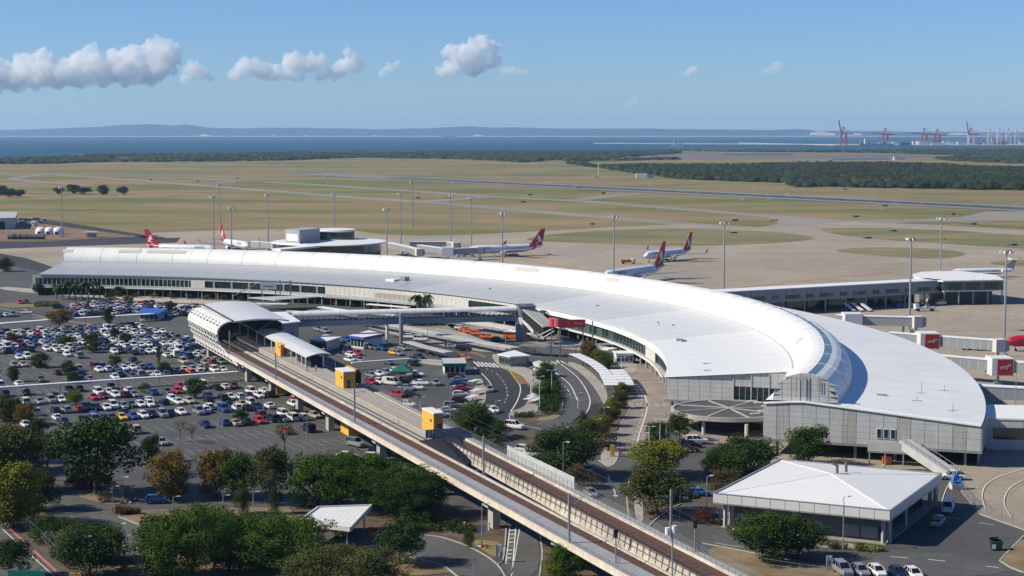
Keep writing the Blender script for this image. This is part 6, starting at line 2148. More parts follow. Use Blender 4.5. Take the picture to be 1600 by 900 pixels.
mb = MB(); obox(mb, b0, b1, 3.6, 7.6, 8.0); obox(mb, b0, b1, .25, 8.0, 9.6, side=1.75); obox(mb, b0, b1, .25, 8.0, 9.6, side=-1.75); mb.build("deck", BR, fb)
for s in (-1.85, 1.85):
    mb = MB(); m = 42
    for k in range(m):
        p, q_ = b0.lerp(b1, k / m) + n * s, b0.lerp(b1, (k + 1) / m) + n * s
        mb.beam((p.x, p.y, 9.6), (p.x, p.y, 11.4), .14); mb.beam((p.x, p.y, 9.6), (q_.x, q_.y, 11.4), .12)
    mb.build("truss", CLAD, fb)
mb = MB(); obox(mb, b0, b1, .05, 9.6, 9.9, side=.0); mb.build("glazing", mat("bridge_glazing", (.08, .10, .11), .15, spec=.7, ns=.5, na=.2), fb)
for px, py, r, m, lb in ((605, 538, .55, WPOLE, 1), (627, 543, .75, BR, 2)):
    g = P(px, py); p = b0.lerp(b1, (g.x - b0.x) / (b1.x - b0.x)); s = 1
    mb = MB(); mb.tube((g.x, g.y, .3), (g.x, g.y, 8.0 if lb == 1 else 12), r, n=10); mb.box(g.x, g.y, .3, 2.2, 2.2, .5); mb.beam((g.x, g.y, 7.4), (p.x + .0, p.y, 7.4), 1.0, .5); mb.build("column", m, fb)
p = P(640, 500); 
# landing beside the station and white lift hall
la, lb_ = P(424, 488, 11.5), P(470, 500, 11.5)
ls = thing("lift_hall", "white roofed grey lift hall between station and footbridge", "building", (la.x, la.y, 0))
q = [P(412, 487.5, 11.5), P(446, 487, 11.5), P(470, 502, 11.5), P(443, 505, 11.5)]
mb = MB(); mb.prism([(p.x, p.y) for p in q], 11.1, 11.5); mb.build("roof", WHITE, ls)
c_ = sum(q, Vector((0, 0, 0))) / 4
q2 = [p.lerp(c_, .12) for p in q]
mb = MB(); mb.prism([(p.x, p.y) for p in q2], .3, 11.1); mb.build("wall", mat("hall_wall", (.30, .33, .38), .6, ns=.4, na=.08), ls)
mb = MB(); p = q2[3].lerp(q2[2], .5); mb.box(p.x, p.y - .1, 6.2, 1.0, .3, 1.3, .3); mb.build("window", GLASSD, ls)

# ---- tower and sloping escalator hall at the terminal end of the footbridge
g = P(806, 520); tb = P(806, 492, 8)
tw = thing("escalator_hall", "round stair tower with sloping roofed ramps at the terminal end of the footbridge", "building", (b1.x + 2, b1.y, 0))
mb = MB(); mb.lathe([(2.6, .3), (2.6, 13.2), (0, 13.4)], (b1.x + 2.5, b1.y), 18); mb.build("tower", mat("tower_clad", (.22, .22, .22), .5, ns=.5, na=.15), tw)
mb = MB(); mb.lathe([(2.75, 6.5), (2.75, 9.0)], (b1.x + 2.5, b1.y), 18); mb.build("tower_band", WHITE, tw)
q = [P(806, 475, 13.2), P(832, 474.5, 13.2), P(838, 479, 13.2), P(812, 480.5, 13.2)]
mb = MB(); mb.prism([(p.x, p.y) for p in q], 12.9, 13.3); mb.build("roof", mat("maroon_roof", (.10, .07, .07), .5, ns=.5, na=.2), tw)
mb = MB()
a0_, a1_ = P(825, 481, 12.8), P(858, 509, 7.2)
def ramp(mb, a, b, w, th, mi=0):
    dd = Vector((b.x - a.x, b.y - a.y, 0)).normalized(); nn = Vector((-dd.y, dd.x, 0)) * w / 2
    vs = [a - nn, b - nn, b + nn, a + nn]
    lo = [v - Vector((0, 0, th)) for v in vs]
    mb.add([tuple(v) for v in lo + vs], [(0, 3, 2, 1), (4, 5, 6, 7), (0, 1, 5, 4), (1, 2, 6, 5), (2, 3, 7, 6), (3, 0, 4, 7)], mi)
ramp(mb, a0_, a1_, 6.5, .4); mb.build("ramp_roof", CLADD, tw)
mb = MB(); ramp(mb, a0_ - Vector((0, 0, .42)), a1_ - Vector((0, 0, .42)), 5.8, 3.4); mb.build("ramp_wall", DARK, tw)
mb = MB(); ramp(mb, P(818, 495, 9.5), P(836, 515, 5.2), 2.4, 1.6); mb.build("escalator_casing", WHITE, tw)
mb = MB(); q = [P(846, 484, 6), P(862, 484, 6), P(866, 491, 6), P(854, 491, 6)]; mb.prism([(p.x, p.y) for p in q], .4, 6.0); mb.build("lobby", GLASSD, tw)
mb = MB(); mb.tube(P(842, 524, 5), P(864, 513, 9), .15, n=6); mb.tube(P(848, 528, 5), P(866, 517, 9), .15, n=6); mb.build("strut", WPOLE, tw)


# ---- kiosks
def kiosk(name, pts, z, wallm, roofm, label, cat="kiosk", fm=None, over=.1, winm=GLASSD):
    q = [P(x, y, z) for x, y in pts]
    c = sum(q, Vector((0, 0, 0))) / len(q)
    t = thing(name, label, cat, (c.x, c.y, .3))
    mb = MB(); mb.prism([(p.x, p.y) for p in q], z - .35, z); mb.build("roof", roofm, t)
    if fm:
        for i in range(4):
            mb = MB(); obox(mb, q[i], q[(i + 1) % 4], .2, z - 1.0, z - .02); mb.build("fascia", fm, t)
    q2 = [p.lerp(c, over) for p in q]
    mb = MB(); mb.prism([(p.x, p.y) for p in q2], .3, z - .35); mb.build("wall", wallm, t)
    a, b = q2[0], q2[1]
    n_ = 4
    for k in range(n_):
        p, r = a.lerp(b, (k + .12) / n_), a.lerp(b, (k + .88) / n_)
        mb = MB(); obox(mb, p - Vector((0, .05, 0)), r - Vector((0, .05, 0)), .12, 1.1, z - 1.0); mb.build("window", winm, t)
    return t


kiosk("kiosk", [(482, 530), (510, 533), (533, 526), (508, 522.5)], 4.0, CLAD, WHITE, "small grey kiosk with thin white roof right of the platform canopy")
kiosk("kiosk", [(545, 524), (568, 527), (600, 521), (576, 516)], 4.6, CLADD, WHITE, "white kiosk with blue and red striped fascia near the footbridge column", fm=BLUE)
k_ = kiosk("kiosk", [(693, 568), (729, 567.5), (726, 559), (690, 559.5)], 4.0, WHITE, CLAD, "white rental kiosk with green fascia and grey roof", fm=GREEN)
kiosk("kiosk", [(852 - 75, 553), (797, 557), (829, 555.5), (804, 547)], 3.8, mat("shelter_glass", (.10, .19, .18), .15, spec=.7, ns=.8, na=.2), WHITE, "white roofed bus shelter on the paved island", "bus shelter")
kiosk("site_cabin", [(962, 552), (991, 552), (989, 547.5), (957, 548)], 3.8, WPOLE, WHITE, "small white cabin with dark windows by the terminal road", "cabin")
kiosk("kiosk", [(216, 488.5), (249, 489.5), (262, 482), (222, 481)], 3.4, CLAD, BLUE, "blue roofed marquee at the end of the second walkway roof", "marquee", fm=BLUE)
kiosk("kiosk", [(842 - 10, 566), (848, 571), (856, 569), (842, 563)], 2.8, CLADD, CLADD, "pale shelter at the crossing on the paved island", "shelter")
# tables under the island shelter: white tilted benches
for i, (x, y, lb) in enumerate(((828, 631, "white slatted bench roof on the traffic island, upper"), (833, 626, "white slatted bench roof on the traffic island, middle"), (838, 633, "white slatted bench roof on the traffic island, lower"),
                                (744, 618, "white slatted stand on the kiosk footpath, upper"), (741, 603, "white slatted stand on the kiosk footpath, top"), (738, 628, "white slatted stand on the kiosk footpath, lower"))):
    p = P(x, y); t = thing("trolley_shelter", lb, "trolley shelter", (p.x, p.y, .4))
    for s in (-.5, .5):
        mb = MB(); mb.box(p.x + s * 1.0, p.y, 1.6, .8, 5.2, .1, -.45); mb.build("roof_panel", WHITE, t)
    mb = MB(); mb.box(p.x, p.y - 1.5, .4, .1, .1, 1.25); mb.box(p.x, p.y + 1.5, .4, .1, .1, 1.25); mb.build("post", POLE, t)
# green tent
p = P(628, 592); t = thing("marquee_tent", "green peaked tent over the parked cars", "tent", (p.x, p.y, .3))
mb = MB(); c = [(p.x + 3.2 * sx, p.y + 3.2 * sy, 2.7) for sx, sy in ((-1, -1), (1, -1), (1, 1), (-1, 1))]
mb.add(c + [(p.x, p.y, 4.6)], [(0, 1, 4), (1, 2, 4), (2, 3, 4), (3, 0, 4)]); mb.add([(x, y, z - .5) for x, y, z in c] + c, [(0, 1, 5, 4), (1, 2, 6, 5), (2, 3, 7, 6), (3, 0, 4, 7)]); mb.build("canopy", mat("tent_green", (.01, .13, .09), .7, ns=1, na=.1), t)
for x, y, z in c: mb = MB(); mb.tube((x, y, .3), (x, y, 2.7), .06, n=6); mb.build("post", POLE, t)

# ---- round canopy
rc_ = P(1139, 638.5, 5.2); R_ = 14.6
rcn = thing("round_canopy", "round dark canopy with pale rim and eight spokes on columns", "canopy", (rc_.x, rc_.y, .3))
mb = MB()
for k in range(16):
    a, b = 2 * math.pi * k / 16, 2 * math.pi * (k + 1) / 16
    pass
mb.lathe([(0, 5.35), (1.6, 5.3), (R_ - .6, 4.95)], (rc_.x, rc_.y), 48); mb.build("roof", mat("dark_membrane", (.075, .075, .075), .8, ns=.4, na=.25, det=8), rcn)
mb = MB(); mb.lathe([(R_ - .7, 4.95), (R_ - .7, 5.25), (R_, 5.25), (R_, 4.2), (R_ - .5, 4.1)], (rc_.x, rc_.y), 64); mb.build("rim", CONC, rcn)
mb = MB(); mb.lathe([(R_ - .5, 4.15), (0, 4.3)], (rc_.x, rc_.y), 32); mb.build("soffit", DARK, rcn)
for k in range(8):
    a = 2 * math.pi * k / 8 + .25
    mb = MB(); mb.beam((rc_.x + 1.2 * math.cos(a), rc_.y + 1.2 * math.sin(a), 5.38), (rc_.x + (R_ - .6) * math.cos(a), rc_.y + (R_ - .6) * math.sin(a), 5.06), .55, .2); mb.build("spoke", CONC, rcn)
mb = MB(); mb.lathe([(0, 5.55), (1.1, 5.5), (1.1, 5.3)], (rc_.x, rc_.y), 16); mb.build("hub", CONC, rcn)
for px, py in ((1099, 681), (1166, 691), (1109, 661), (1057, 658), (1200, 672)):
    p = P(px, py); mb = MB(); mb.tube((p.x, p.y, .3), (p.x, p.y, 4.4), .42, n=12); mb.build("column", CREAM, rcn)
mb = MB(); p = P(1140, 668); mb.lathe([(8, .36), (8, .5), (0, .52)], (p.x, p.y), 24); mb.build("planter", SOIL, rcn)
mb = MB()
for x, y in ((1176, 626), (1186, 629), (1192, 641), (1180, 646), (1197, 634)):
    p = P(x, y, 5.2); mb.box(p.x, p.y, 5.1, 2.4, .5, .2, .3)
mb.build("rubbish", WHITE, rcn)

# ---- covered ramp stairs at the end wall
st = thing("covered_ramp", "grey covered ramp sloping down from the terminal's end wall", "ramp", tuple(P(1440, 735)))
pa = Vector(ept(25.0, 0, 0)); pb_ = Vector(ept(31.5, 0, 0))
mb = MB(); vs = [ept(24.6, .6, 3.2), ept(33, .6, 3.2), ept(33, 4.2, 3.2), ept(24.6, 4.2, 3.2)]
mb.prism([(x, y) for x, y, z in vs], 3.0, 3.3); mb.prism([(ept(24.6, 4.0, 0)[0], ept(24.6, 4.0, 0)[1]), (ept(33, 4.0, 0)[0], ept(33, 4.0, 0)[1]), (ept(33, 4.3, 0)[0], ept(33, 4.3, 0)[1]), (ept(24.6, 4.3, 0)[0], ept(24.6, 4.3, 0)[1])], 3.3, 5.5); mb.build("landing", CLAD, st)
r0, r1 = Vector(ept(32.6, 2.6, 6.1)), P(1489, 737, 1.6)
mb = MB(); ramp(mb, r0, r1, 3.2, 2.0); mb.build("ramp_casing", CLAD, st)
mb = MB()
dd = Vector((r1.x - r0.x, r1.y - r0.y, 0)).normalized(); nn = Vector((-dd.y, dd.x, 0)) * 1.5
for s in (-1, 1):
    for k in range(9):
        p = r0.lerp(r1, k / 8) + nn * s; mb.beam(p, p + Vector((0, 0, .9)), .08)
    mb.beam(r0 + nn * s + Vector((0, 0, .9)), r1 + nn * s + Vector((0, 0, .9)), .08)
mb.build("handrail", STEEL, st)
for t_ in (25, 28.5, 32.5):
    mb = MB(); p = ept(t_, 4, 0); mb.tube((p[0], p[1], .3), (p[0], p[1], 3.0), .15, n=6); mb.build("post", POLE, st)
p = P(1385, 727); t = thing("equipment_box", "orange equipment box under the ramp landing", "box", (p.x, p.y, .3)); mb = MB(); mb.box(p.x, p.y, .3, 2.0, 1.6, 1.7); mb.box(p.x, p.y, 2.0, 2.1, 1.7, .12); mb.build("body", ORANGE, t)
mb = MB(); mb.box(p.x, p.y - .82, .6, 1.2, .06, 1.1); mb.build("door", mat("orange_door", (.6, .2, .02), .5, ns=1), t)
# blue tarpaulin stack and skip bin
p = P(1494, 766); t = thing("covered_stack", "stack under a bright blue tarpaulin beside the low building", "stack", (p.x, p.y, .3))
mb = MB(); mb.box(p.x, p.y, 2.0, 2.3, 2.0, .1, .2)
mb.add([(p.x - 1.3, p.y - 1.1, 1.4), (p.x + 1.2, p.y - 1.2, 1.2), (p.x + 1.3, p.y + 1.2, 1.3), (p.x - 1.1, p.y + 1.2, 1.5), (p.x - .4, p.y - .5, 3.6), (p.x + .7, p.y - .3, 2.9), (p.x + .6, p.y + .6, 3.2), (p.x - .3, p.y + .5, 3.8)], [(0, 1, 5, 4), (1, 2, 6, 5), (2, 3, 7, 6), (3, 0, 4, 7), (4, 5, 6, 7)])
mb.build("tarpaulin", mat("blue_tarp", (.04, .20, .55), .4, ns=1.5, na=.25), t)
mb = MB(); mb.box(p.x, p.y, .3, 2.4, 2.2, 1.3, .1); mb.build("pallets", CREAM, t)
p = P(1556, 862); t = thing("skip_bin", "dark green skip bin with its black lid raised", "bin", (p.x, p.y, .3))
mb = MB(); mb.add([(p.x + x, p.y + y, z) for x, y, z in ((-.8, -.7, .35), (.8, -.7, .35), (.8, .7, .35), (-.8, .7, .35), (-1.05, -.8, 1.9), (1.05, -.8, 1.9), (1.05, .8, 2.2), (-1.05, .8, 2.2))], [(0, 3, 2, 1), (4, 5, 6, 7), (0, 1, 5, 4), (1, 2, 6, 5), (2, 3, 7, 6), (3, 0, 4, 7)]); mb.build("body", mat("bin_green", (.015, .05, .035), .5, ns=1), t)
mb = MB(); mb.add([(p.x - 1.1, p.y + .8, 2.2), (p.x + .5, p.y + .8, 2.25), (p.x + .3, p.y - .7, 2.9), (p.x - 1.4, p.y - .7, 2.8)], [(0, 1, 2, 3), (3, 2, 1, 0)]); mb.build("lid", BLACK, t)
mb = MB(); mb.box(p.x - .55, p.y - .80, .7, .6, .05, .8); mb.build("notice", WPOLE, t)

# ---- pier building at the right
pz = 11.0
pA, pB = P(1118, 456.5, pz), P(1474, 437.2, pz)
dd = (pB - pA).normalized(); nn = Vector((-dd.y, dd.x, 0))
pr = thing("pier_building", "long grey boarding pier raised on columns, white roof edge", "pier building", (pA.x, pA.y, 0))
Lp = (pB - pA).length
mb = MB(); obox(mb, pA, pB, 10, pz - .4, pz, side=5); mb.build("roof", WHITE, pr)
mb = MB(); obox(mb, pA, pB, 9.6, 5.4, pz - .4, side=5.05); mb.build("wall_core", STEEL, pr)
PIERP = mat("pier_panel", (.30, .32, .335), .5, ns=.5, na=.07)
nP = 34
for k in range(nP):
    a, b = pA.lerp(pB, (k + .02) / nP) - nn * .0, pA.lerp(pB, (k + .98) / nP)
    mb = MB(); obox(mb, a, b, .25, 8.2, pz - .55, side=.05); mb.build("wall_panel", PIERP, pr)
    mb = MB(); obox(mb, a, b, .25, 5.4, 6.6, side=.05); mb.build("wall_panel", PIERP, pr)
    if k % 5 in (0, 1, 3):
        mb = MB(); obox(mb, a, b, .2, 6.7, 8.1, side=.1); mb.build("window", GLASSD if k % 4 else GLASST, pr)
for k in range(9):
    p = pA.lerp(pB, .2 + .09 * k) + nn * 1; mb = MB(); mb.box(p.x, p.y, .3, .7, .7, 5.2); mb.build("column", CONC, pr)
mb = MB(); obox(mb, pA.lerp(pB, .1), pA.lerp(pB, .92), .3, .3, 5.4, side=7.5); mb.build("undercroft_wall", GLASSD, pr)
# pier head
hd = thing("glass_lounge", "pier lounge with glass wall and wide tapering white roof", "pier building", (pB.x, pB.y, 0))
q = [P(1474, 438.6, pz), P(1569, 437, pz), P(1556, 429.5, pz), P(1497, 422.8, pz), P(1440, 424.5, pz), P(1426, 428, pz), P(1428, 433, pz), P(1450, 436.5, pz)]
mb = MB(); mb.prism([(p.x, p.y) for p in q], pz - .6, pz); mb.build("roof", WHITE, hd)
for k in range(6):
    a, b = q[0].lerp(q[1], k / 6), q[4].lerp(q[3], k / 6); mb = MB(); mb.beam((a.x, a.y, pz + .05), (b.x, b.y, pz + .05), .5, .2); mb.build("roof_rib", CLAD, hd)
a, b = q[0], q[1]
nG = 10
for k in range(nG):
    mb = MB(); obox(mb, a.lerp(b, (k + .02) / nG), a.lerp(b, (k + .98) / nG), .2, 6.6, pz - .7, side=.5); mb.build("window", GLASSD if k % 3 else GLASST, hd)
mb = MB(); obox(mb, a, b, .8, 6.1, 6.6, side=.4); mb.build("sill", WHITE, hd)
c_ = sum(q, Vector((0, 0, 0))) / len(q)
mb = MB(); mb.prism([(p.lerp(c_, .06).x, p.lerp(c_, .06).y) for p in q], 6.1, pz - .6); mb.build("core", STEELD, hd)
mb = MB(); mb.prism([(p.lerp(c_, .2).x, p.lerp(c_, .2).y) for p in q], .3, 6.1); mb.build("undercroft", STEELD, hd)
for k in range(5):
    p = a.lerp(b, k / 4.2 + .03) + Vector((0, 1.0, 0)); mb = MB(); mb.tube((p.x, p.y, .3), (p.x, p.y, 6.2), .35, n=8); mb.build("column", CONC, hd)
# air stairs parked under the pier
for i, x in enumerate((1336, 1349, 1362)):
    p = P(x, 488); p2 = P(x - 11, 470, 3.5)
    t = thing("air_stairs", "white mobile stairs under the pier, %s of three" % ordn(i), "boarding stairs", (p.x, p.y, .3), group="mobile stairs under the pier")
    mb = MB(); ramp(mb, Vector((p.x, p.y, .8)), Vector((p.x - 3.5, p.y + 4.5, 3.6)), 1.8, .5); mb.build("flight", WPOLE, t)
    mb = MB(); mb.box(p.x - 1, p.y + 1.2, .35, 2, 3.2, .5, .6); mb.build("chassis", STEELD, t)

# ---- left lounge with round roof
lz = 11.0
lc = P(515, 377, lz)
lo = thing("pier_lounge", "round lounge with broad white disc roof behind the terminal vault", "pier building", (lc.x, lc.y, 0))
mb = MB(); mb.lathe([(0, lz + .8), (30, lz + .25), (33.5, lz), (34, lz - .5), (32, lz - .9)], (lc.x, lc.y), 64); mb.build("roof", WHITE, lo)
for k in range(40):
    a0_, a1_ = math.pi * (1.0 + k / 40 * 1.0), math.pi * (1.0 + (k + .92) / 40)
    mb = MB(); r = 30.5
    mb.quad((lc.x + r * math.cos(a0_), lc.y + r * math.sin(a0_), 5.5), (lc.x + r * math.cos(a1_), lc.y + r * math.sin(a1_), 5.5), (lc.x + r * math.cos(a1_), lc.y + r * math.sin(a1_), lz - .8), (lc.x + r * math.cos(a0_), lc.y + r * math.sin(a0_), lz - .8))
    mb.build("window", GLASST if k in (31, 33, 34) else GLASSD, lo)
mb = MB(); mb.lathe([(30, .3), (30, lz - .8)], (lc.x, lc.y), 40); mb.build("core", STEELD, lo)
bp = P(473, 381, lz)
mb = MB(); q = [P(446, 379, lz + .2), P(468, 381, lz + .2), P(500, 377.5, lz + .2), P(480, 375, lz + .2)]; mb.prism([(p.x, p.y) for p in q], lz, lz + 8.0); mb.build("plant_box", mat("plant_grey", (.36, .37, .39), .5, ns=.3, na=.06), lo)
a, b = q[0], q[1]
mb = MB(); obox(mb, a.lerp(b, .1), a.lerp(b, .9), .3, lz + 1.5, lz + 5.5, side=-.1); mb.build("screen", WHITE, lo)
dc = P(520, 373, lz + .5)
mb = MB(); mb.lathe([(13, lz + .3), (13, lz + 5.2)], (dc.x, dc.y), 40); mb.build("drum_glass", GLASSD, lo)
mb = MB(); mb.lathe([(0, lz + 6.6), (13.5, lz + 6.2), (14, lz + 5.6), (13, lz + 5.0)], (dc.x, dc.y), 40); mb.build("drum_roof", WHITE, lo)
mb = MB(); ramp(mb, P(432, 389, 10.5), P(494, 383, lz + .6), 9, 1.0); mb.build("link_roof", WHITE, lo)


# ---- boarding bridges
RIBM = mat("ribbed_sheet", (.34, .36, .38), .45, metal=.2, ns=1, na=.05)
VIRG = RED
def text_obj(name, txt, size, loc, rot, m, parent, shear=0.0, depth=.02):
    cu = bpy.data.curves.new(name, 'FONT'); cu.body = txt; cu.size = size; cu.shear = shear; cu.extrude = depth; cu.align_x = 'CENTER'; cu.align_y = 'CENTER'
    tmp = bpy.data.objects.new(name, cu)
    dg = bpy.context.evaluated_depsgraph_get()
    me = bpy.data.meshes.new_from_object(tmp)
    bpy.data.objects.remove(tmp)
    me.materials.clear(); me.materials.append(m)
    o = bpy.data.objects.new(name, me); col.objects.link(o)
    off = Vector((0, 0, 0)); p = parent
    while p is not None: off += p.location; p = p.parent
    o.parent = parent; o.location = Vector(loc) - off; o.rotation_euler = rot
    return o


def tunnel(t, a, b, w, z0, z1, n, name="tunnel"):
    for k in range(n):
        mb = MB(); obox(mb, a.lerp(b, (k + .03) / n), a.lerp(b, (k + .97) / n), w, z0, z1); mb.build(name, RIBM, t)
    mb = MB(); obox(mb, a, b, w + .3, z1, z1 + .25); obox(mb, a, b, w - .1, z0 + .1, z1 - .05); mb.build("tunnel_roof", WHITE, t)


def boarding_bridge(pts, label, rot_i=None, sign=True, zb=4.2, zt=7.4, cab=True):
    q = [P(x, y, zt) for x, y in pts]
    t = thing("boarding_bridge", label, "boarding bridge", (q[0].x, q[0].y, .3), group="aircraft boarding bridges")
    for i, (a, b) in enumerate(zip(q, q[1:])):
        tunnel(t, a, b, 3.2, zb, zt, max(3, int((b - a).length / 2.6)))
    for p in q[1:]:
        mb = MB(); mb.tube((p.x, p.y, .3), (p.x, p.y, zb), .4, n=8); mb.box(p.x, p.y, .3, 2.4, 1.2, .7); mb.build("leg", POLE, t)
    if rot_i is not None:
        p = q[rot_i]
        mb = MB(); mb.box(p.x, p.y - 1.2, zb - .8, 6.4, 7.4, zt - zb + 2.0); mb.build("rotunda", WPOLE, t)
        if sign:
            mb = MB(); mb.box(p.x + .6, p.y - 4.96, zb - .5, 4.6, .1, 4.6); s = mb.build("sign", RED, t)
            text_obj("lettering", "Virgin", 1.45, (p.x + .6, p.y - 5.04, zb + 1.9), (math.pi / 2, -.32, 0), WPOLE, s, .3)
    if cab:
        p = q[-1]; mb = MB(); mb.box(p.x, p.y, zb - .4, 4.2, 4.2, zt - zb + .9, .3); mb.build("cab", CLADD, t)
        mb = MB(); mb.box(p.x + 2.2, p.y, zb, 1.2, 3.4, zt - zb, .3); mb.build("bellows", STEEL, t)
    return t


boarding_bridge([(1308, 492), (1330, 493.5), (1412, 495.5), (1432, 496)], "grey boarding bridge farthest along, beside the tall mast", 1, False)
boarding_bridge([(1390, 519.5), (1448, 524), (1560, 532)], "grey boarding bridge with red square sign reaching the red aircraft", 1)
boarding_bridge([(1462, 555), (1560, 563), (1650, 570)], "grey boarding bridge with red square sign at the right edge", 1, True, cab=False)
boarding_bridge([(1515, 602), (1620, 607)], "lower grey boarding bridge with ribbed wall at the right edge", None, False, cab=False)
boarding_bridge([(608, 379), (640, 386), (655, 390)], "grey boarding bridge joined to the round lounge", None, False)
boarding_bridge([(655, 383), (700, 389), (750, 387)], "grey boarding bridge leading to the parked jet's nose", 1, False)
boarding_bridge([(640, 378), (700, 378), (712, 380)], "far grey boarding bridge behind the nearer one", None, False)
boarding_bridge([(395, 377), (430, 380)], "white boarding bridge left of the round lounge", None, False, cab=True)
# low white wing at the far right edge
q = [P(1525, 637, 8), P(1530, 632, 8), P(1660, 634, 8), P(1660, 656, 8), P(1540, 653, 8)]
t = thing("gate_lounge", "low gate lounge with rounded white roof and dark strip window", "building", (q[0].x, q[0].y, 0))
mb = MB(); mb.prism([(p.x, p.y) for p in q], 7.6, 8.0); mb.build("roof", WHITE, t)
c_ = sum(q, Vector((0, 0, 0))) / 5
q2 = [p.lerp(c_, .03) for p in q]
mb = MB(); mb.prism([(p.x, p.y) for p in q2], .4, 7.6); mb.build("wall", CLAD, t)
for k in range(5):
    mb = MB(); a, b = q2[4].lerp(q2[3], .1 + .17 * k), q2[4].lerp(q2[3], .1 + .17 * (k + .96)); obox(mb, a - Vector((0, .1, 0)), b - Vector((0, .1, 0)), .2, 3.0, 5.6); mb.build("window", GLASSD, t)
for k in range(6):
    mb = MB(); a, b = q2[4].lerp(q2[3], .005 + .165 * k), q2[4].lerp(q2[3], .005 + .165 * (k + .97)); obox(mb, a - Vector((0, .1, 0)), b - Vector((0, .1, 0)), .2, 5.8, 7.5); mb.build("wall_panel", CLADD, t)

# ---- hangar and tanks at the far left
q = [P(-60, 342, 9), P(24, 340, 9), P(28, 331, 9), P(-60, 330, 9)]
t = thing("hangar", "grey hangar with dark open side at the left edge", "hangar", (q[1].x, q[1].y, 0))
mb = MB(); mb.prism([(p.x, p.y) for p in q], 8, 9); mb.build("roof", CLAD, t)
mb = MB(); mb.prism([(p.lerp(q[0], .02).x, p.lerp(q[0], .02).y) for p in q], .2, 8); mb.build("wall", CLAD, t)
mb = MB(); obox(mb, q[0] - Vector((0, .4, 0)), q[0].lerp(q[1], .8) - Vector((0, .4, 0)), .3, .3, 6); mb.build("opening", DARK, t)
for i, x in enumerate((64.5, 78, 91.5)):
    p = P(x, 366.5); t = thing("storage_tank", "white domed tank on bare ground, %s of three from the left" % ordn(i), "tank", (p.x, p.y, 0), group="white domed tanks")
    mb = MB(); mb.lathe([(4.3, 0), (4.3, 2.6), (3.6, 4.4), (2, 5.4), (0, 5.7)], (p.x, p.y), 20); mb.build("shell", WPOLE, t, smooth=True)
    mb = MB(); mb.box(p.x - .5, p.y - 4.4, 0, 2, .4, 2.4); mb.build("door", DARK, t)
for i, x in enumerate((20, 28, 38, 49, 63)):
    p = P(x, 374); t = thing("container", "dark low drum container near the service road, %s in the row" % ordn(i), "container", (p.x, p.y, 0), group="dark drum containers")
    mb = MB(); mb.tube((p.x - 3.2, p.y, 2.0), (p.x + 3.2, p.y, 2.0), 2.0, n=10); mb.build("drum", mat("drum_%d" % i, (.12, .125, .13), .6, ns=1), t)
    mb = MB(); mb.box(p.x, p.y, 0, 5.5, 2, .6); mb.build("cradle", STEELD, t)
p = P(143, 371); t = thing("guard_hut", "white gate hut with flat roof by the service road", "hut", (p.x, p.y, 0))
mb = MB(); mb.box(p.x, p.y, 0, 6, 4, 3); mb.build("wall", STEEL, t); mb = MB(); mb.box(p.x, p.y, 3.6, 9, 6, .6); mb.build("roof", WPOLE, t)
for s in (-1, 1): mb = MB(); mb.tube((p.x + s * 4, p.y, 0), (p.x + s * 4, p.y, 3.6), .12, n=6); mb.build("post", POLE, t)
p = P(1008, 278); t = thing("shed", "small white runway shed with a dark end", "shed", (p.x, p.y, 0))
mb = MB(); mb.box(p.x - 6, p.y, 0, 18, 12, 7); mb.build("wall", WPOLE, t); mb = MB(); mb.box(p.x + 9, p.y, 0, 11, 12, 5.5); mb.build("annexe", STEEL, t)
p = P(935, 279); t = thing("radar_mast", "slender white runway aerial mast with hut", "mast", (p.x, p.y, 0)); mb = MB(); mb.tube((p.x, p.y, 0), (p.x, p.y, 24), .5, n=6); mb.build("pole", WPOLE, t); mb = MB(); mb.box(p.x - 4, p.y, 0, 8, 5, 5); mb.build("hut", CREAM, t)
for px, py, w, lb in ((192, 252, 14, "small white building at the mangrove edge on the left"), (1405, 250, 22, "long white shed on the tidal flat at right")):
    p = P(px, py); t = thing("shed", lb, "shed", (p.x, p.y, 0)); k = 1.9 if px < 500 else 1.4
    mb = MB(); mb.box(p.x, p.y, 0, w * k, 14, 8); mb.build("wall", WPOLE, t); mb = MB(); mb.box(p.x, p.y, 8, w * k + 2, 16, 1.2); mb.build("roof", CLAD, t)

# small airfield marker signs and wind cones
for i, (x, y, c) in enumerate(sorted([(1202, 313, "w"), (1160, 314, "w"), (1366, 309, "w"), (1378, 329, "w"), (1590, 321, "w"), (1178, 299, "w"), (1154, 340, "w"), (1207, 347, "y"), (1213, 347, "y"), (1500, 337, "y"), (1490, 337, "r"), (1476, 376, "y"), (924, 352.5, "y"), (928, 352.5, "y"),
                               (699, 310, "y"), (967, 303, "w"), (943, 304, "r"), (951, 304, "w"), (833, 296, "w"), (884, 285, "w"), (767, 279, "w"), (669, 275, "w"), (707, 288.5, "w"), (600, 283, "w"), (579, 269, "w"), (505, 277, "w"), (343, 261, "w"), (441, 260, "w"), (679, 305.5, "w"), (1016, 291, "w"), (1230, 306, "w")])):
    p = P(x, y); t = thing("runway_sign", "small %s marker board on the airfield, %s of all boards from the left" % ({"w": "white", "y": "yellow", "r": "red"}[c], ordn(i)), "marker board", (p.x, p.y, 0), group="%s airfield marker boards" % {"w": "white", "y": "yellow", "r": "red"}[c])
    mb = MB(); k = (y - 206) / 100; w = 3.6 / max(.55, k); mb.box(p.x, p.y, .6, w * 1.2, .3, w * .7); mb.build("board", {"w": WPOLE, "y": LINEY, "r": RED}[c], t)
    mb = MB(); mb.box(p.x - w * .4, p.y, 0, .15, .15, .6); mb.box(p.x + w * .4, p.y, 0, .15, .15, .6); mb.build("leg", STEEL, t)
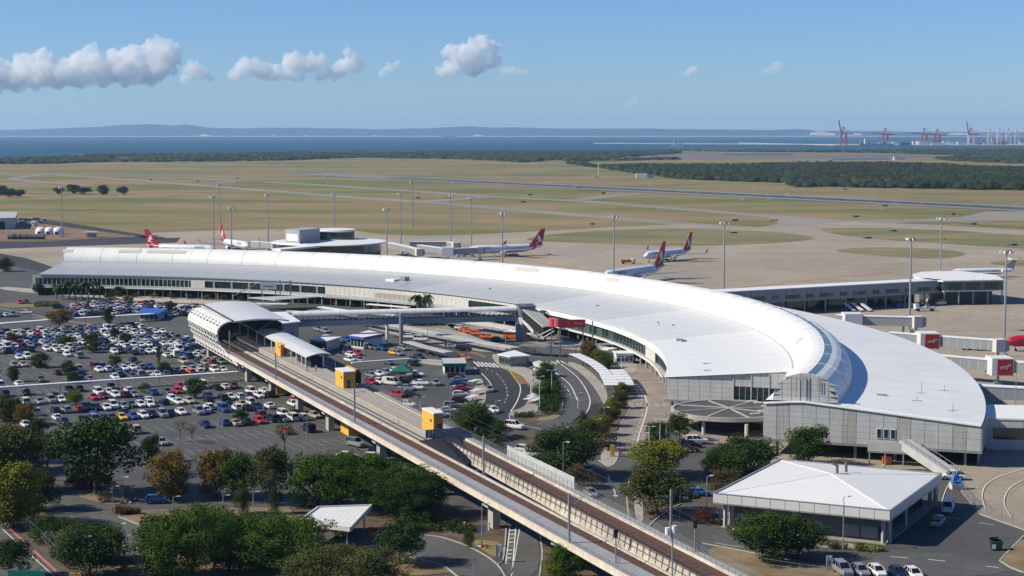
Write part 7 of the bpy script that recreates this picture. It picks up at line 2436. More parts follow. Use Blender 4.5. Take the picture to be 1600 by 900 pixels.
for i, (x, y) in enumerate(sorted([(1337, 339), (1355, 373), (1320, 296), (1148, 345), (1395, 362), (1520, 351), (1382, 322), (1582, 384), (1146, 365), (828, 305), (817, 316), (903, 294), (653, 310), (309, 284), (371, 279), (236, 281)])):
    p = P(x, y); t = thing("drain_cover", "low dark drain box on the airfield grass, %s from the left" % ordn(i), "drain box", (p.x, p.y, 0), group="dark drain boxes on the airfield"); mb = MB(); mb.box(p.x, p.y, 0, 4.5, 5, 1.3, .2); mb.build("box", STEELD, t); mb = MB(); mb.box(p.x, p.y, 1.3, 3, 4, .2, .2); mb.build("lid", STEEL, t)
# ------------------------------------------------------------------ aircraft
PW = mat("aircraft_white", (.76, .77, .78), .3, spec=.6, ns=.3, na=.03)
PG = mat("aircraft_grey", (.38, .40, .42), .35, metal=.3, ns=.5, na=.05)
QRED = mat("tail_red", (.42, .012, .02), .35, spec=.5, ns=.4, na=.06)
VRED = mat("fuselage_red", (.50, .012, .03), .35, spec=.5, ns=.4, na=.06)
DKB = mat("engine_blue", (.02, .03, .10), .3, spec=.5)


def aircraft(name, label, x, y, heading, L=39.5, dia=3.9, span=34.3, tail_h=12.5, body=PW, fin=QRED, marks="roo", titles="QANTAS", tcol=None, ttail=False, engines=True, winglets=True, wcol=QRED):
    """nose along +x before turning; wheels on the ground"""
    t = thing(name, label, "aircraft", (x, y, .27), heading)
    r = dia / 2; zc = r + 1.55 * dia / 3.9
    st = [(.5, .05, -.25), (.49, .35, -.2), (.47, .62, -.12), (.44, .85, -.05), (.39, 1, 0), (-.12, 1, 0), (-.25, .93, .06), (-.36, .68, .28), (-.45, .36, .5), (-.5, .10, .62)]
    rows = []
    N = 18
    for f, k, dz in st:
        rows.append([(f * L, r * k * math.cos(2 * math.pi * i / N), zc + dz * r + r * k * math.sin(2 * math.pi * i / N)) for i in range(N)])
    mb = MB(); mb.grid(list(reversed(rows)), 0, True)
    ob = mb.build("fuselage", body, t, smooth=True, world=False)
    # belly / tail paint sleeve
    if fin is QRED:
        mb = MB(); rr = []
        for f, k, dz in ((-.30, .84, .17), (-.36, .68, .28), (-.45, .36, .5), (-.498, .11, .62)):
            rr.append([((f + (.07 if i < 0 else 0)) * L - (0 if math.sin(2 * math.pi * i / N) > 0 else -.02 * L), (r * k + .03) * math.cos(2 * math.pi * i / N), zc + dz * r + (r * k + .03) * math.sin(2 * math.pi * i / N)) for i in range(N)])
        mb.grid(list(reversed(rr)), 0, True); mb.build("tail_paint", fin, t, smooth=True, world=False)
    # windows strip and cockpit
    mb = MB()
    n = 44
    for k in range(n):
        xx = L * .37 - k * L * .62 / n
        for s in (-1, 1):
            yy = s * (r * .965 + .02); mb.box(xx, yy, zc + .25, .24, .05, .34)
    ww = mb.build("cabin_window", DARK, t, world=False); ww["kind"] = "stuff"
    mb = MB()
    for s in (-1, 1): mb.add([(L * .468, s * .25, zc + .42 * r), (L * .452, s * .62 * r, zc + .50 * r), (L * .440, s * .60 * r, zc + .70 * r), (L * .455, s * .2, zc + .62 * r)], [(0, 1, 2, 3), (3, 2, 1, 0)])
    mb.build("cockpit_window", DARK, t, world=False)
    # wings
    for s in (-1, 1):
        mb = MB()
        z0 = zc - r * .55
        root0, root1, tip0, tip1 = L * .11, -L * .10, -L * .14, -L * .185
        sp_ = span / 2
        vs = [(root0, s * r * .6, z0), (root1, s * r * .6, z0), (tip1, s * sp_, z0 + sp_ * .10), (tip0, s * sp_, z0 + sp_ * .10)]
        v2 = [(a, b, c + (.75 if i < 2 else .18)) for i, (a, b, c) in enumerate(vs)]
        f = [(0, 1, 2, 3), (7, 6, 5, 4), (0, 4, 5, 1), (1, 5, 6, 2), (2, 6, 7, 3), (3, 7, 4, 0)]
        mb.add(vs + v2, f if s > 0 else [tuple(reversed(q)) for q in f])
        w = mb.build("wing", PG, t, world=False)
        if winglets:
            mb = MB(); a = (tip0 - .2, s * sp_, z0 + sp_ * .1); b = (tip1, s * sp_, z0 + sp_ * .1); c = (tip1 - 1.2, s * (sp_ + .5), z0 + sp_ * .1 + 2.4); d_ = (tip1 - .2, s * (sp_ + .5), z0 + sp_ * .1 + 2.4)
            mb.add([a, b, c, d_] + [(q[0], q[1] + .12, q[2]) for q in (a, b, c, d_)], [(0, 1, 2, 3), (7, 6, 5, 4), (0, 4, 5, 1), (1, 5, 6, 2), (2, 6, 7, 3), (3, 7, 4, 0)]); mb.build("winglet", wcol, w, world=False)
        mb = MB(); hx = -L * .43; hz = zc + .55 * r if not ttail else tail_h - .3
        hs = span * .19
        vs = [(hx + 2.6, s * .2, hz), (hx - .6, s * .2, hz), (hx - 2.4, s * hs, hz + .5), (hx - 1.0, s * hs, hz + .5)]
        v2 = [(a, b, c + .22) for a, b, c in vs]
        mb.add(vs + v2, f if s > 0 else [tuple(reversed(q)) for q in f]); mb.build("tailplane", PG if not ttail else PW, t, world=False)
        if engines and not ttail:
            ex, ey, ez = L * .09, s * span * .16, zc - r * .95
            mb = MB(); mb.tube((ex + 2.0, ey, ez), (ex + .4, ey, ez), 1.05, 1.15, 16); mb.tube((ex + .4, ey, ez), (ex - 2.6, ey, ez + .1), 1.15, .6, 16); mb.beam((ex - .6, ey, ez + .9), (ex - 2.4, ey, ez + 1.5), .3, .9)
            e = mb.build("engine", wcol if body is VRED else PW, t, smooth=False, world=False)
            mb = MB(); mb.tube((ex + 2.03, ey, ez), (ex + 1.9, ey, ez), .86, n=14); mb.build("intake", DARK, e, world=False)
        if ttail:
            mb = MB(); mb.tube((-L * .26, s * (r + .8), zc + .4), (-L * .42, s * (r + .6), zc + .5), .85, .6, 14); mb.build("engine", PW, t, world=False)
        mb = MB(); mb.tube((L * -.03, s * 2.4, 0.0 + .55), (L * -.03, s * 2.7, .55), .55, n=10); mb.beam((L * -.03, s * 2.4, .5), (L * -.03, s * 2.0, zc - r * .6), .25); mb.build("main_gear", BLACK, t, world=False)
    mb = MB(); mb.tube((L * .40, -.3, .4), (L * .40, .3, .4), .4, n=10); mb.beam((L * .40, 0, .4), (L * .41, 0, zc - r * .9), .2); mb.build("nose_gear", BLACK, t, world=False)
    # fin
    z1 = zc + r * .75
    x0, x1 = -L * .30, -L * .475
    xt0, xt1 = -L * .465, -L * .52
    mb = MB()
    F = [(x0 + L * .03, z1 - .2), (x0 - L * .02, z1 + .55), (xt0, tail_h), (xt1, tail_h), (x1, z1 - .1)]
    n = len(F)
    mb.add([(a, -.16, b) for a, b in F] + [(a, .16, b) for a, b in F], [tuple(range(n)), tuple(range(2 * n - 1, n - 1, -1))] + [(i, (i + 1) % n, n + (i + 1) % n, n + i)[::-1] for i in range(n)])
    fo = mb.build("fin", fin, t, world=False)
    if marks == "roo":
        # white bounding animal emblem, nose to the fin's leading edge
        K = [(.02, .30), (.16, .40), (.34, .60), (.50, .72), (.66, .74), (.80, .84), (.98, .80), (.90, .74), (.78, .66), (.80, .50), (.70, .46), (.62, .52), (.52, .48), (.44, .34), (.56, .16), (.66, .05), (.48, .12), (.34, .32), (.18, .28)]
        h = tail_h - z1
        for s in (-1, 1):
            mb = MB(); pts = []
            for u, v in K:
                zz = z1 - .5 + v * h * .82
                ff = (zz - z1) / h
                lead = x0 + (xt0 - x0) * ff; trail = x1 + (xt1 - x1) * ff
                pts.append((trail + (lead - trail) * (.04 + u * .80), s * .19, zz))
            mb.add(pts, [tuple(range(len(pts)))] if s < 0 else [tuple(range(len(pts) - 1, -1, -1))]); mb.build("emblem", PW, fo, world=False)
    if titles:
        for s in (-1, 1):
            text_local(t, titles, dia * .36, (L * .28, s * (r + .03), zc + r * .42), s, tcol or DKB, r)
    return t


def text_local(t, txt, size, loc, s, m, r):
    cu = bpy.data.curves.new("titles", 'FONT'); cu.body = txt; cu.size = size; cu.extrude = .01; cu.align_x = 'CENTER'; cu.align_y = 'CENTER'
    tmp = bpy.data.objects.new("titles", cu)
    me = bpy.data.meshes.new_from_object(tmp); bpy.data.objects.remove(tmp)
    me.materials.clear(); me.materials.append(m)
    o = bpy.data.objects.new("titles", me); col.objects.link(o); o.parent = t
    o.location = loc
    o.rotation_euler = (math.pi / 2 - s * 0 - .45 * 1, 0, 0 if s < 0 else math.pi)
    o.location[1] = s * (r * .93 + .06)


def hd(dx, dy): return math.atan2(dy, dx)


aircraft("passenger_jet", "white jet with red kangaroo tail at the middle boarding bridge", -4, 1022, hd(-.92, -.40), L=51, dia=5.0, span=44, tail_h=16)
aircraft("passenger_jet", "white jet taxiing on the apron, nose toward the terminal", 91, 985, hd(-.66, -.75), L=46, dia=4.7, span=42, tail_h=15.8)
aircraft("passenger_jet", "large white jet mostly hidden by the vault, tall red tail showing", 61, 842, hd(-.57, -.82), L=60, dia=5.6, span=50, tail_h=19, winglets=False)
aircraft("passenger_jet", "white jet farthest left, red tail showing above the vault", -201, 1028, hd(.95, -.30), L=48, dia=4.8, span=42, tail_h=15.5)
aircraft("passenger_jet", "white jet second from left, its red tail left of the round lounge", -176, 1074, hd(.52, -.85), L=46, dia=4.7, span=40, tail_h=15.5)
aircraft("regional_jet", "regional jet with high white tailplane behind the pier head", 243, 872, hd(-.97, -.2), L=36, dia=3.4, span=28, tail_h=9.2, fin=PG, marks="", titles="", ttail=True, winglets=False)
aircraft("passenger_jet", "bright red jet at the red-signed boarding bridge", 188, 579, hd(-.98, -.18), body=VRED, fin=VRED, marks="", titles="virgin blue", tcol=PW, wcol=DKB)

# ------------------------------------------------------------------ apron floodlight masts
def flood_proto():
    t = thing("floodlight_mast", "x", "floodlight mast", (0, 0, 0), group="tall apron floodlight masts")
    mb = MB(); mb.tube((0, 0, 0), (0, 0, 35), .48, .27, 8); mb.box(0, 0, 0, 2.2, 2.2, .8); mb.build("pole", POLE, t, world=False)
    mb = MB(); mb.lathe([(1.2, 34.6), (1.7, 35.0), (1.7, 35.5), (.3, 35.8)], (0, 0), 12); mb.build("head_ring", STEEL, t, world=False)
    for k in range(6):
        a = k * math.pi / 3
        mb = MB(); mb.box(1.8 * math.cos(a), 1.8 * math.sin(a), 34.5, .9, .7, .8, a); mb.build("lamp", WPOLE, t, world=False)
    return t


fp = flood_proto()
MT = [(95.5, 292, "by the domed tanks"), (333, 306, "left of two by the second red tail"), (343, 287, "farthest, behind the second red tail"), (361, 323, "right of the second red tail"), (418, 303, "left of the round lounge"), (522, 301, "behind the round lounge"), (604, 325, "at the round lounge's right end"),
      (626, 301, "behind the boarding bridges"), (644, 283, "farthest, on the apron's grassy edge"), (704, 304, "between boarding bridges and jet"), (736.5, 308, "at the parked jet's nose"), (785, 331, "in front of the parked jet"), (959.5, 336, "before the open apron, left of the taxiing jet"),
      (1132, 346, "where the pier meets the terminal vault"), (1471, 339, "behind the pier head"), (1424, 370, "before the pier, beside the boarding bridge"), (1573, 390, "near the right edge before the pier head")]
for i, (x, yt, lb) in enumerate(MT):
    p = P(x, yt, 36.0); lb = "tall grey floodlight mast " + lb
    if i == 0: fp.location = (p.x, p.y, .27); fp["label"] = lb
    else: dup(fp, (p.x, p.y, .27), rng.uniform(0, 1), 1.0, lb)


# ------------------------------------------------------------------ street lamps
def lamp_proto(h, double=False):
    t = thing("street_lamp", "x", "street lamp", (0, 0, 0))
    mb = MB(); mb.tube((0, 0, 0), (0, 0, h), .11, .07, 7); mb.build("pole", POLE if not double else WPOLE, t, world=False)
    for s in ((1, -1) if double else (1,)):
        mb = MB(); mb.beam((0, 0, h - .1), (s * .9, 0, h + .05), .07); mb.box(s * 1.05, 0, h - .05, .7, .4, .2); mb.build("lamp_head", WPOLE, t, world=False)
    return t


lp = {(10, False): lamp_proto(10), (10, True): lamp_proto(10, True)}
used = set()
LM = [(50, 824, 49, 0, "beside the yellow-green tree at the left edge"), (133, 912, 72, 0, "in front of the dark bushy tree"), (186, 873, 53, 0, "on the road past the tree shade"), (192, 787, 40, 0, "at the grassy corner by the russet hedge"), (176, 790, 28, 0, "left of the grassy corner lamp"), (271, 810, 32, 0, "on the dry verge below the orange tree"),
      (349, 796, 20, 0, "below the brown-orange tree"), (396, 790, 20, 0, "below the bright green tree"), (740, 915, 60, 0, "at the lower curve of the exit road"), (753, 858, 70, 0, "carrying a diamond sign before the viaduct"), (704, 662, 58, 0, "on the railing side near the round tree"), (657, 668, 46, 1, "near the platform's far end by the short-stay lot"),
      (524, 585, 30, 0, "white, at the platform canopy's right corner"), (599, 640, 44, 0, "white, by the platform's right edge"), (502, 586, 40, 0, "white, at the platform canopy's front"), (627, 655, 44, 0, "white, on the platform's right edge further on"), (880, 758, 66, 0, "by the dark green tree at the viaduct"), (1317, 862, 84, 0, "in the bed before the low building"), (1104, 808, 62, 0, "at the low building's left end"), (1062, 815, 42, 0, "beside the bright blue hatchback"),
      (1041, 690, 42, 1, "right of the brick road near the round canopy"), (1031, 702, 44, 1, "second right of the brick road"), (1014, 712, 44, 1, "third right of the brick road"), (1005, 722, 44, 1, "lowest right of the brick road"), (843, 645, 55, 1, "on the island's grass tip"), (862, 620, 40, 1, "in the island's added dark hedge"), (903, 640, 24, 1, "in the pick-up loop"), (836, 615, 40, 1, "beside the bright bus bay"),
      (936, 668, 30, 0, "first white post of the avenue"), (944, 672, 34, 0, "second white post of the avenue"), (931, 690, 34, 0, "third white post of the avenue"), (951, 655, 34, 0, "fourth white post of the avenue"), (971, 600, 40, 1, "beside the stepped canopy's end"), (975, 618, 30, 1, "above the avenue"), (955, 575, 25, 0, "by the white cabin"), (31, 632, 22, 0, "at the left of the car park's front rows"), (133, 638, 20, 0, "by the red hatchback in the car park"), (207, 655, 22, 0, "by the blue sedan in the car park"),
      (412, 645, 36, 0, "in the car park near the viaduct's first pier"), (327, 622, 30, 0, "in the car park before the green tree"), (375, 606, 34, 0, "at the walkway roof's right end"), (480, 700, 50, 0, "tall thin, in the empty bays"), (774, 668, 40, 0, "at the round tree's right"), (1586, 660, 90, 0, "at the right edge near the low lounge"), (568, 578, 40, 0, "beside the stair cover"), (700, 560, 32, 0, "beside the zebra crossing"), (748, 545, 30, 0, "along the grey taxi walkway"), (668, 535, 30, 0, "at the bend of the grey taxi walkway"), (790, 540, 26, 0, "left of the white bus shelter")]
first = {}
for i, (x, y, h, dbl, lb) in enumerate(LM):
    p = P(x, y); hm = h * (P(x + 1, y) - P(x, y)).length
    pr = lp[(10, bool(dbl))]; lab = ("double headed street lamp " if dbl else "slim grey street lamp ") + lb
    lab = lab.replace("grey street lamp white,", "white lamp post,").replace("grey street lamp first white post", "white lamp post, first").replace("grey street lamp second white post", "white lamp post, second").replace("grey street lamp third white post", "white lamp post, third").replace("grey street lamp fourth white post", "white lamp post, fourth")
    if dbl not in first:
        first[dbl] = 1; o = pr; o.location = (p.x, p.y, .35); o.scale = (1, 1, hm / 10); o.rotation_euler = (0, 0, rng.uniform(-.4, .4)); o["label"] = lab; o["group"] = "street lamps"
    else:
        dup(pr, (p.x, p.y, .35), rng.uniform(-.5, .5), (1, 1, hm / 10), lab, "street lamps")
# row of lamps along the terminal front
for i, x in enumerate((199, 227, 255, 283, 310, 337, 363, 391)):
    p = P(x, 468 + i * .9); dup(lp[(10, False)], (p.x, p.y, .3), 0, (1, 1, .52), "short lamp along the terminal front, %s from the palms" % ordn(i), "short lamps along the terminal front")
for i, x in enumerate((467, 492, 517, 541, 565, 589, 610)):
    p = P(x, 477 + i * 2.2); dup(lp[(10, False)], (p.x, p.y, .3), 0, (1, 1, .52), "short lamp along the terminal front, %s right of the gantry" % ordn(i), "short lamps along the terminal front")


# ------------------------------------------------------------------ gantries and signs
def board(name, label, cat, px, py, zb, w, h, d, m, rot=0, txt=None, tsize=1, tm=WPOLE, posts=True, group=None, ptop=None):
    g = P(px, py)
    t = thing(name, label, cat, (g.x, g.y, .3), 0, group)
    c, s = math.cos(rot), math.sin(rot)
    mb = MB(); mb.box(g.x, g.y, zb, w, d, h, rot); b = mb.build("board", m, t)
    mb = MB(); 
    for q in (-1, 1): mb.beam((g.x + q * w / 2 * c, g.y + q * w / 2 * s, zb - .05), (g.x + q * w / 2 * c, g.y + q * w / 2 * s, zb + h + .05), .18)
    mb.build("frame", STEEL, t)
    if posts:
        for q in (-.42, .42):
            mb = MB(); x, y = g.x + q * w * c + s * .3, g.y + q * w * s + c * .3; mb.box(x, y, .3, .4, .4, (ptop or zb + h) - .3, rot); mb.build("post", STEEL, t)
    if txt:
        for k, line in enumerate(txt):
            text_obj("lettering", line, tsize, (g.x + s * (d / 2 + .03), g.y - c * (d / 2 + .03), zb + h * (1 - (k + .5) / len(txt))), (math.pi / 2, 0, rot), tm, b)
    return t


# red billboard on a frame
t = board("billboard", "red billboard on tall steel posts above the glass walkway", "billboard", 893, 560, 10.4, 9.0, 2.6, .3, RED, .05, None, 1.3, WPOLE, True)
mb = MB()
for x0_, n_ in ((-3.4, 7), (.9, 8)):
    for k in range(n_): mb.box(893 * 0 + P(893, 560).x + x0_ + k * .38, P(893, 560).y - .2, 11.5, .2, .04, .45 if k % 3 else .7, 0)
let = mb.build("lettering", mat("faded_white", (.45, .34, .34), .7, ns=1), t)
g = P(893, 560)
mb = MB(); mb.box(g.x - 6.2, g.y + 1.4, 10.4, 3.6, .3, 3.0, -.8); mb.build("side_board", mat("pink_board", (.62, .10, .12), .4, ns=.8, na=.3), t)
mb = MB(); mb.box(g.x - 6.6, g.y + 1.0, .3, .4, .4, 13); mb.box(g.x + 7, g.y + 2, .3, .4, .4, 12); mb.box(g.x, g.y + 2.2, 10.4, 13, .3, .3, .05); mb.build("frame_post", STEEL, t)
# white sign gantry before the station
t = board("sign_gantry", "white terminal sign high on a steel gantry behind the station", "sign", 420, 478, 7.2, 7.0, 3.0, .3, WPOLE, 0, ["Passengers"], 1.0, STEELD, True)
g = P(420, 478)
mb = MB()
for x in (5, 9.5): mb.box(g.x + x, g.y, .3, .45, .45, 11)
for z in (7.2, 8.2, 9.2, 10.4): mb.box(g.x + 7, g.y, z, 6, .2, .18)
for z in (5.0,): mb.beam((g.x - 16, g.y + 2, z - 1), (g.x - 5, g.y, 9.8), .35)
mb.build("gantry_frame", STEEL, t)
mb = MB(); q = [P(388, 466, 5), P(430, 470, 5), P(500, 461, 6), P(470, 459, 6)]; mb.prism([(p.x, p.y) for p in q], 5.0, 5.4); mb.build("canopy", CLAD, t)
# green direction sign bottom left, entrance boom roof
board("direction_sign", "green direction sign at the bottom left road, seen from its lit end", "sign", 42, 935, 1.6, 6.0, 3.0, .2, mat("sign_green", (.005, .16, .12), .5, ns=1), -.1, None)
board("warning_sign", "grey diamond sign plate on the tall lamp pole", "sign", 752.5, 857.5, 3.2, 1.3, 1.3, .06, POLE, 0, None, posts=False)
board("road_sign", "pair of white road signs beside the hatched lane", "sign", 780, 882, 2.2, .9, 1.3, .08, WPOLE, 0, None)
board("road_sign", "small white sign on the fence by the parked row", "sign", 1296, 894, 2.0, .7, .8, .06, WPOLE, 0, None)
t = board("clearance_bar", "blue clearance beam across the left car park entry", "height bar", 92, 754, 4.0, 16, .9, .3, mat("bar_blue", (.05, .08, .2), .5, ns=1), .02, None, posts=True)
board("parking_sign", "yellow ticket pillar at the road island's tip", "sign", 957, 716, .5, .9, 2.6, .6, YEL, 0, None, posts=False)
board("direction_sign", "yellow and black sign under the white bus shelter", "sign", 799, 568, .6, 2.4, 2.4, .2, YEL, 0, None)
board("direction_sign", "orange brown sign board at the bottom by the bush", "sign", 118, 912, .6, 2.0, 1.2, .2, LINEY, 0, None)
for i, (x, y, lb) in enumerate(((726, 832, "left"), (764, 832, "right"))):
    p = P(x, y); t = thing("bollard", "white marker post under the viaduct trees, %s of the clipped shrub" % lb, "bollard", (p.x, p.y, .4)); mb = MB(); mb.tube((p.x, p.y, .4), (p.x, p.y, 2.0), .17, .15, 8); mb.build("post", WPOLE, t); mb = MB(); mb.tube((p.x, p.y, 1.65), (p.x, p.y, 1.85), .19, n=8); mb.build("reflector", STEEL, t)
p = P(759, 861); t = thing("hydrant", "orange hydrant on the bed by the hatched lane", "hydrant", (p.x, p.y, .4)); mb = MB(); mb.tube((p.x, p.y, .4), (p.x, p.y, 1.3), .2, .16, 8); mb.build("body", ORANGE, t); mb = MB(); mb.lathe([(.2, 1.3), (.12, 1.45), (0, 1.5)], (p.x, p.y), 8); mb.build("cap", LINEY, t)

# railway signal posts and the pole with cylinders
a0_, s0_ = -279, 17.0
def pt_on(px, py, z): return P(px, py, z)
for nm, lb, px, py, z0, h in (("railway_signal", "railway signal with black round hood on the right viaduct edge", 1086, 862, DZ, 5.2), ("railway_signal", "railway signal on a latticed post between the viaducts", 962, 882, DZ - .4, 5.6)):
    p = P(px, py, z0); t = thing(nm, lb, "signal", tuple(p), group="railway signals")
    mb = MB(); mb.tube(p, (p.x, p.y, z0 + h - 1.2), .13, n=7); mb.build("post", POLE, t)
    mb = MB(); mb.box(p.x, p.y, z0 + h - 1.3, .6, .35, 1.2); mb.tube((p.x, p.y - .25, z0 + h - .3), (p.x, p.y + .2, z0 + h - .3), .38, n=12); mb.build("hood", BLACK, t)
    mb = MB()
    for k in range(9): mb.beam((p.x + .3, p.y, z0 + .4 * k), (p.x + .75, p.y, z0 + .4 * k), .05)
    mb.beam((p.x + .75, p.y, z0), (p.x + .75, p.y, z0 + 3.6), .05); mb.beam((p.x + .3, p.y, z0), (p.x + .3, p.y, z0 + 3.6), .05); mb.build("ladder", POLE, t)
p = P(1050, 925, 6.0); t = thing("equipment_pole", "pole with two white cylinders beside the right viaduct mast", "pole", tuple(p))
mb = MB(); mb.tube((p.x, p.y, .3), (p.x, p.y, 16.2), .16, .12, 8); mb.build("pole", POLE, t)
for dx in (-.75, .25):
    mb = MB(); mb.tube((p.x + dx, p.y, 15.0 + dx * .3), (p.x + dx, p.y, 16.1 + dx * .3), .38, n=12); mb.build("cylinder", WPOLE, t)
rail_mast(sR(-268) - .3, -268, 8.6, "steel catenary mast on the farther viaduct behind the cylinder pole", 2.6, -1)

# ------------------------------------------------------------------ fences
def mesh_fence(name, label, pts, h, step, z=.35):
    q = [P(x, y) for x, y in pts]; t = thing(name, label, "fence", (q[0].x, q[0].y, z))
    rails = MB()
    for a, b in zip(q, q[1:]):
        n = max(1, int((b - a).length / step))
        for k in range(n + 1):
            p = a.lerp(b, k / n); mb = MB(); mb.tube((p.x, p.y, z), (p.x, p.y, z + h), .05, n=5); mb.build("post", POLE, t)
        for zz in (.15, h * .5, h): rails.beam((a.x, a.y, z + zz), (b.x, b.y, z + zz), .04)
        L = (b - a).length
        for k in range(int(L / .5)):
            p, r = a.lerp(b, k * .5 / L), a.lerp(b, min(1, (k + 1) * .5 / L)); rails.beam((p.x, p.y, z + .1), (r.x, r.y, z + h), .014)
    o = rails.build("wire", STEEL, t); o["kind"] = "stuff"


mesh_fence("wire_fence", "wire fence along the near left hedge", [(0, 796), (60, 846), (100, 890)], 2.2, 3)
mesh_fence("wire_fence", "wire fence between apron and the low building's yard", [(1488, 772), (1506, 773), (1531, 804), (1600, 829), (1680, 858)], 2.4, 3)
mesh_fence("wire_fence", "wire fence behind the parked row at the bottom right", [(1110, 878), (1200, 893), (1300, 908)], 1.8, 4)
mesh_fence("wire_fence", "low barrier fence at the drop-off island", [(880, 556), (905, 566), (935, 590), (948, 612)], 1.2, 3)

# ground service gear on the apron
def gear(name, label, cat, px, py, parts):
    p = P(px, py); t = thing(name, label, cat, (p.x, p.y, .27))
    for nm, bx, m in parts:
        mb = MB()
        for (dx, dy, z, sx, sy, sz) in bx: mb.box(p.x + dx, p.y + dy, z + .27, sx, sy, sz, .15)
        mb.build(nm, m, t)


gear("fuel_truck", "orange red truck parked on the open apron", "truck", 982, 413, [("body", [(-1.5, 0, .8, 6, 2.4, 1.6)], ORANGE), ("cab", [(3, 0, .8, 2, 2.4, 2.2)], WPOLE), ("wheel", [(-3, 0, 0, .9, 2.5, .9), (2.8, 0, 0, .9, 2.5, .9)], BLACK)])
gear("baggage_trailer", "white flat service truck before the pier", "truck", 1445, 487, [("deck", [(0, 0, 1.0, 9, 2.6, .7), (-3.6, 0, 1.7, 1.6, 2.4, 1.3)], WPOLE), ("wheel", [(-3, 0, 0, 1, 2.5, .9), (3, 0, 0, 1, 2.5, .9)], BLACK), ("load", [(1, 0, 1.7, 1.6, 1.6, .9)], STEEL)])
gear("tow_tractor", "white and orange tow tractor at the pier head", "tractor", 1470, 478, [("body", [(0, 0, .5, 4.2, 2, 1.1)], WPOLE), ("beacon", [(0, 0, 1.6, 1.6, 1.6, .9)], ORANGE), ("wheel", [(-1.3, 0, 0, .8, 2.1, .8), (1.3, 0, 0, .8, 2.1, .8)], BLACK)])
for i, (x, y) in enumerate(((1433, 480), (1441, 476), (1452, 474), (1404, 482), (1414, 482), (1424, 481))):
    gear("baggage_cart", "baggage cart in the pier's shade, %s of six" % ordn(i), "cart", x, y, [("deck", [(0, 0, .6, 2.6, 1.5, .15)], STEEL), ("load", [(0, 0, .75, 2.2, 1.3, 1.1)], (ORANGE, CREAM, CLADD, BLUE, GLASST, CREAM)[i]), ("wheel", [(-.9, 0, 0, .5, 1.6, .6), (.9, 0, 0, .5, 1.6, .6)], BLACK)])
for i, (x, y) in enumerate(((1510, 548), (1521, 548), (1532, 549), (1543, 549), (1554, 550))):
    gear("baggage_cart", "baggage cart beside the red jet, %s of five" % ordn(i), "cart", x, y, [("deck", [(0, 0, .6, 2.4, 1.5, .15)], WPOLE), ("load", [(0, 0, .75, 2.0, 1.2, .9)], (RED, CLADD, STEEL, RED, CREAM)[i]), ("wheel", [(-.9, 0, 0, .5, 1.6, .6), (.9, 0, 0, .5, 1.6, .6)], BLACK)])
for x, y in ((650, 395), (700, 399), (720, 402), (632, 397)):
    gear("service_vehicle", "white service vehicle below the boarding bridges at %s" % {650: "the lounge's right", 700: "the middle", 720: "the parked jet", 632: "the lounge's edge"}[x], "truck", x, y, [("body", [(0, 0, .7, 4.5, 2.2, 1.5)], WPOLE), ("cab", [(2.6, 0, .7, 1.4, 2.1, 1.2)], STEEL), ("wheel", [(-1.4, 0, 0, .8, 2.3, .8), (2, 0, 0, .8, 2.3, .8)], BLACK)])
# bus in the rank
p = P(803, 531); t = thing("shuttle_bus", "white and orange minibus at the end of the taxi rank", "bus", (p.x, p.y, .37), math.radians(-15))
mb = MB(); mb.box(0, 0, .4, 7.2, 2.3, 1.3); mb.build("body", ORANGE, t, world=False); mb = MB(); mb.box(0, 0, 1.7, 7.0, 2.2, .8); mb.build("windows", CGLASS, t, world=False); mb = MB(); mb.box(0, 0, 2.5, 7.2, 2.3, .35); mb.build("roof", WPOLE, t, world=False)
for x in (-2.4, 2.4):
    for y in (-1.05, 1.05): mb = MB(); mb.tube((x, y - .15, .42), (x, y + .15, .42), .42, n=10); mb.build("wheel", BLACK, t, world=False)


# ------------------------------------------------------------------ people
def person_mesh(stride, shirt, trouser, skin, hair):
    mb = MB()
    for s in (-1, 1):
        f = stride * s
        mb.tube((f * .5, s * .10, .06), (f * .25, s * .095, .48), .055, .075, 7, 1); mb.tube((f * .25, s * .095, .48), (0, s * .09, .9), .075, .10, 7, 1); mb.box(f * .5 + .05, s * .10, 0, .26, .1, .09, 0, 3)
        mb.tube((0, s * .21, 1.42), (-f * .3, s * .25, 1.12), .055, .045, 6, 0); mb.tube((-f * .3, s * .25, 1.12), (-f * .4 + .12, s * .24, .86), .042, .035, 6, 2)
    prof = [(.15, .86), (.17, 1.0), (.15, 1.12), (.19, 1.32), (.18, 1.44), (.07, 1.5), (.06, 1.55)]
    mb.grid([[(r * .7 * math.cos(2 * math.pi * i / 10), r * 1.15 * math.sin(2 * math.pi * i / 10), z) for i in range(10)] for r, z in prof], 0, True)
    mb.grid([[(.02 + r * math.cos(2 * math.pi * i / 9), r * .85 * math.sin(2 * math.pi * i / 9), z) for i in range(9)] for r, z in ((.05, 1.5), (.085, 1.58), (.10, 1.66))], 2, True)
    mb.grid([[(.0 + r * math.cos(2 * math.pi * i / 9), r * .9 * math.sin(2 * math.pi * i / 9), z) for i in range(9)] for r, z in ((.108, 1.65), (.10, 1.72), (.06, 1.77), (.0, 1.78))], 3, True)
    return mb


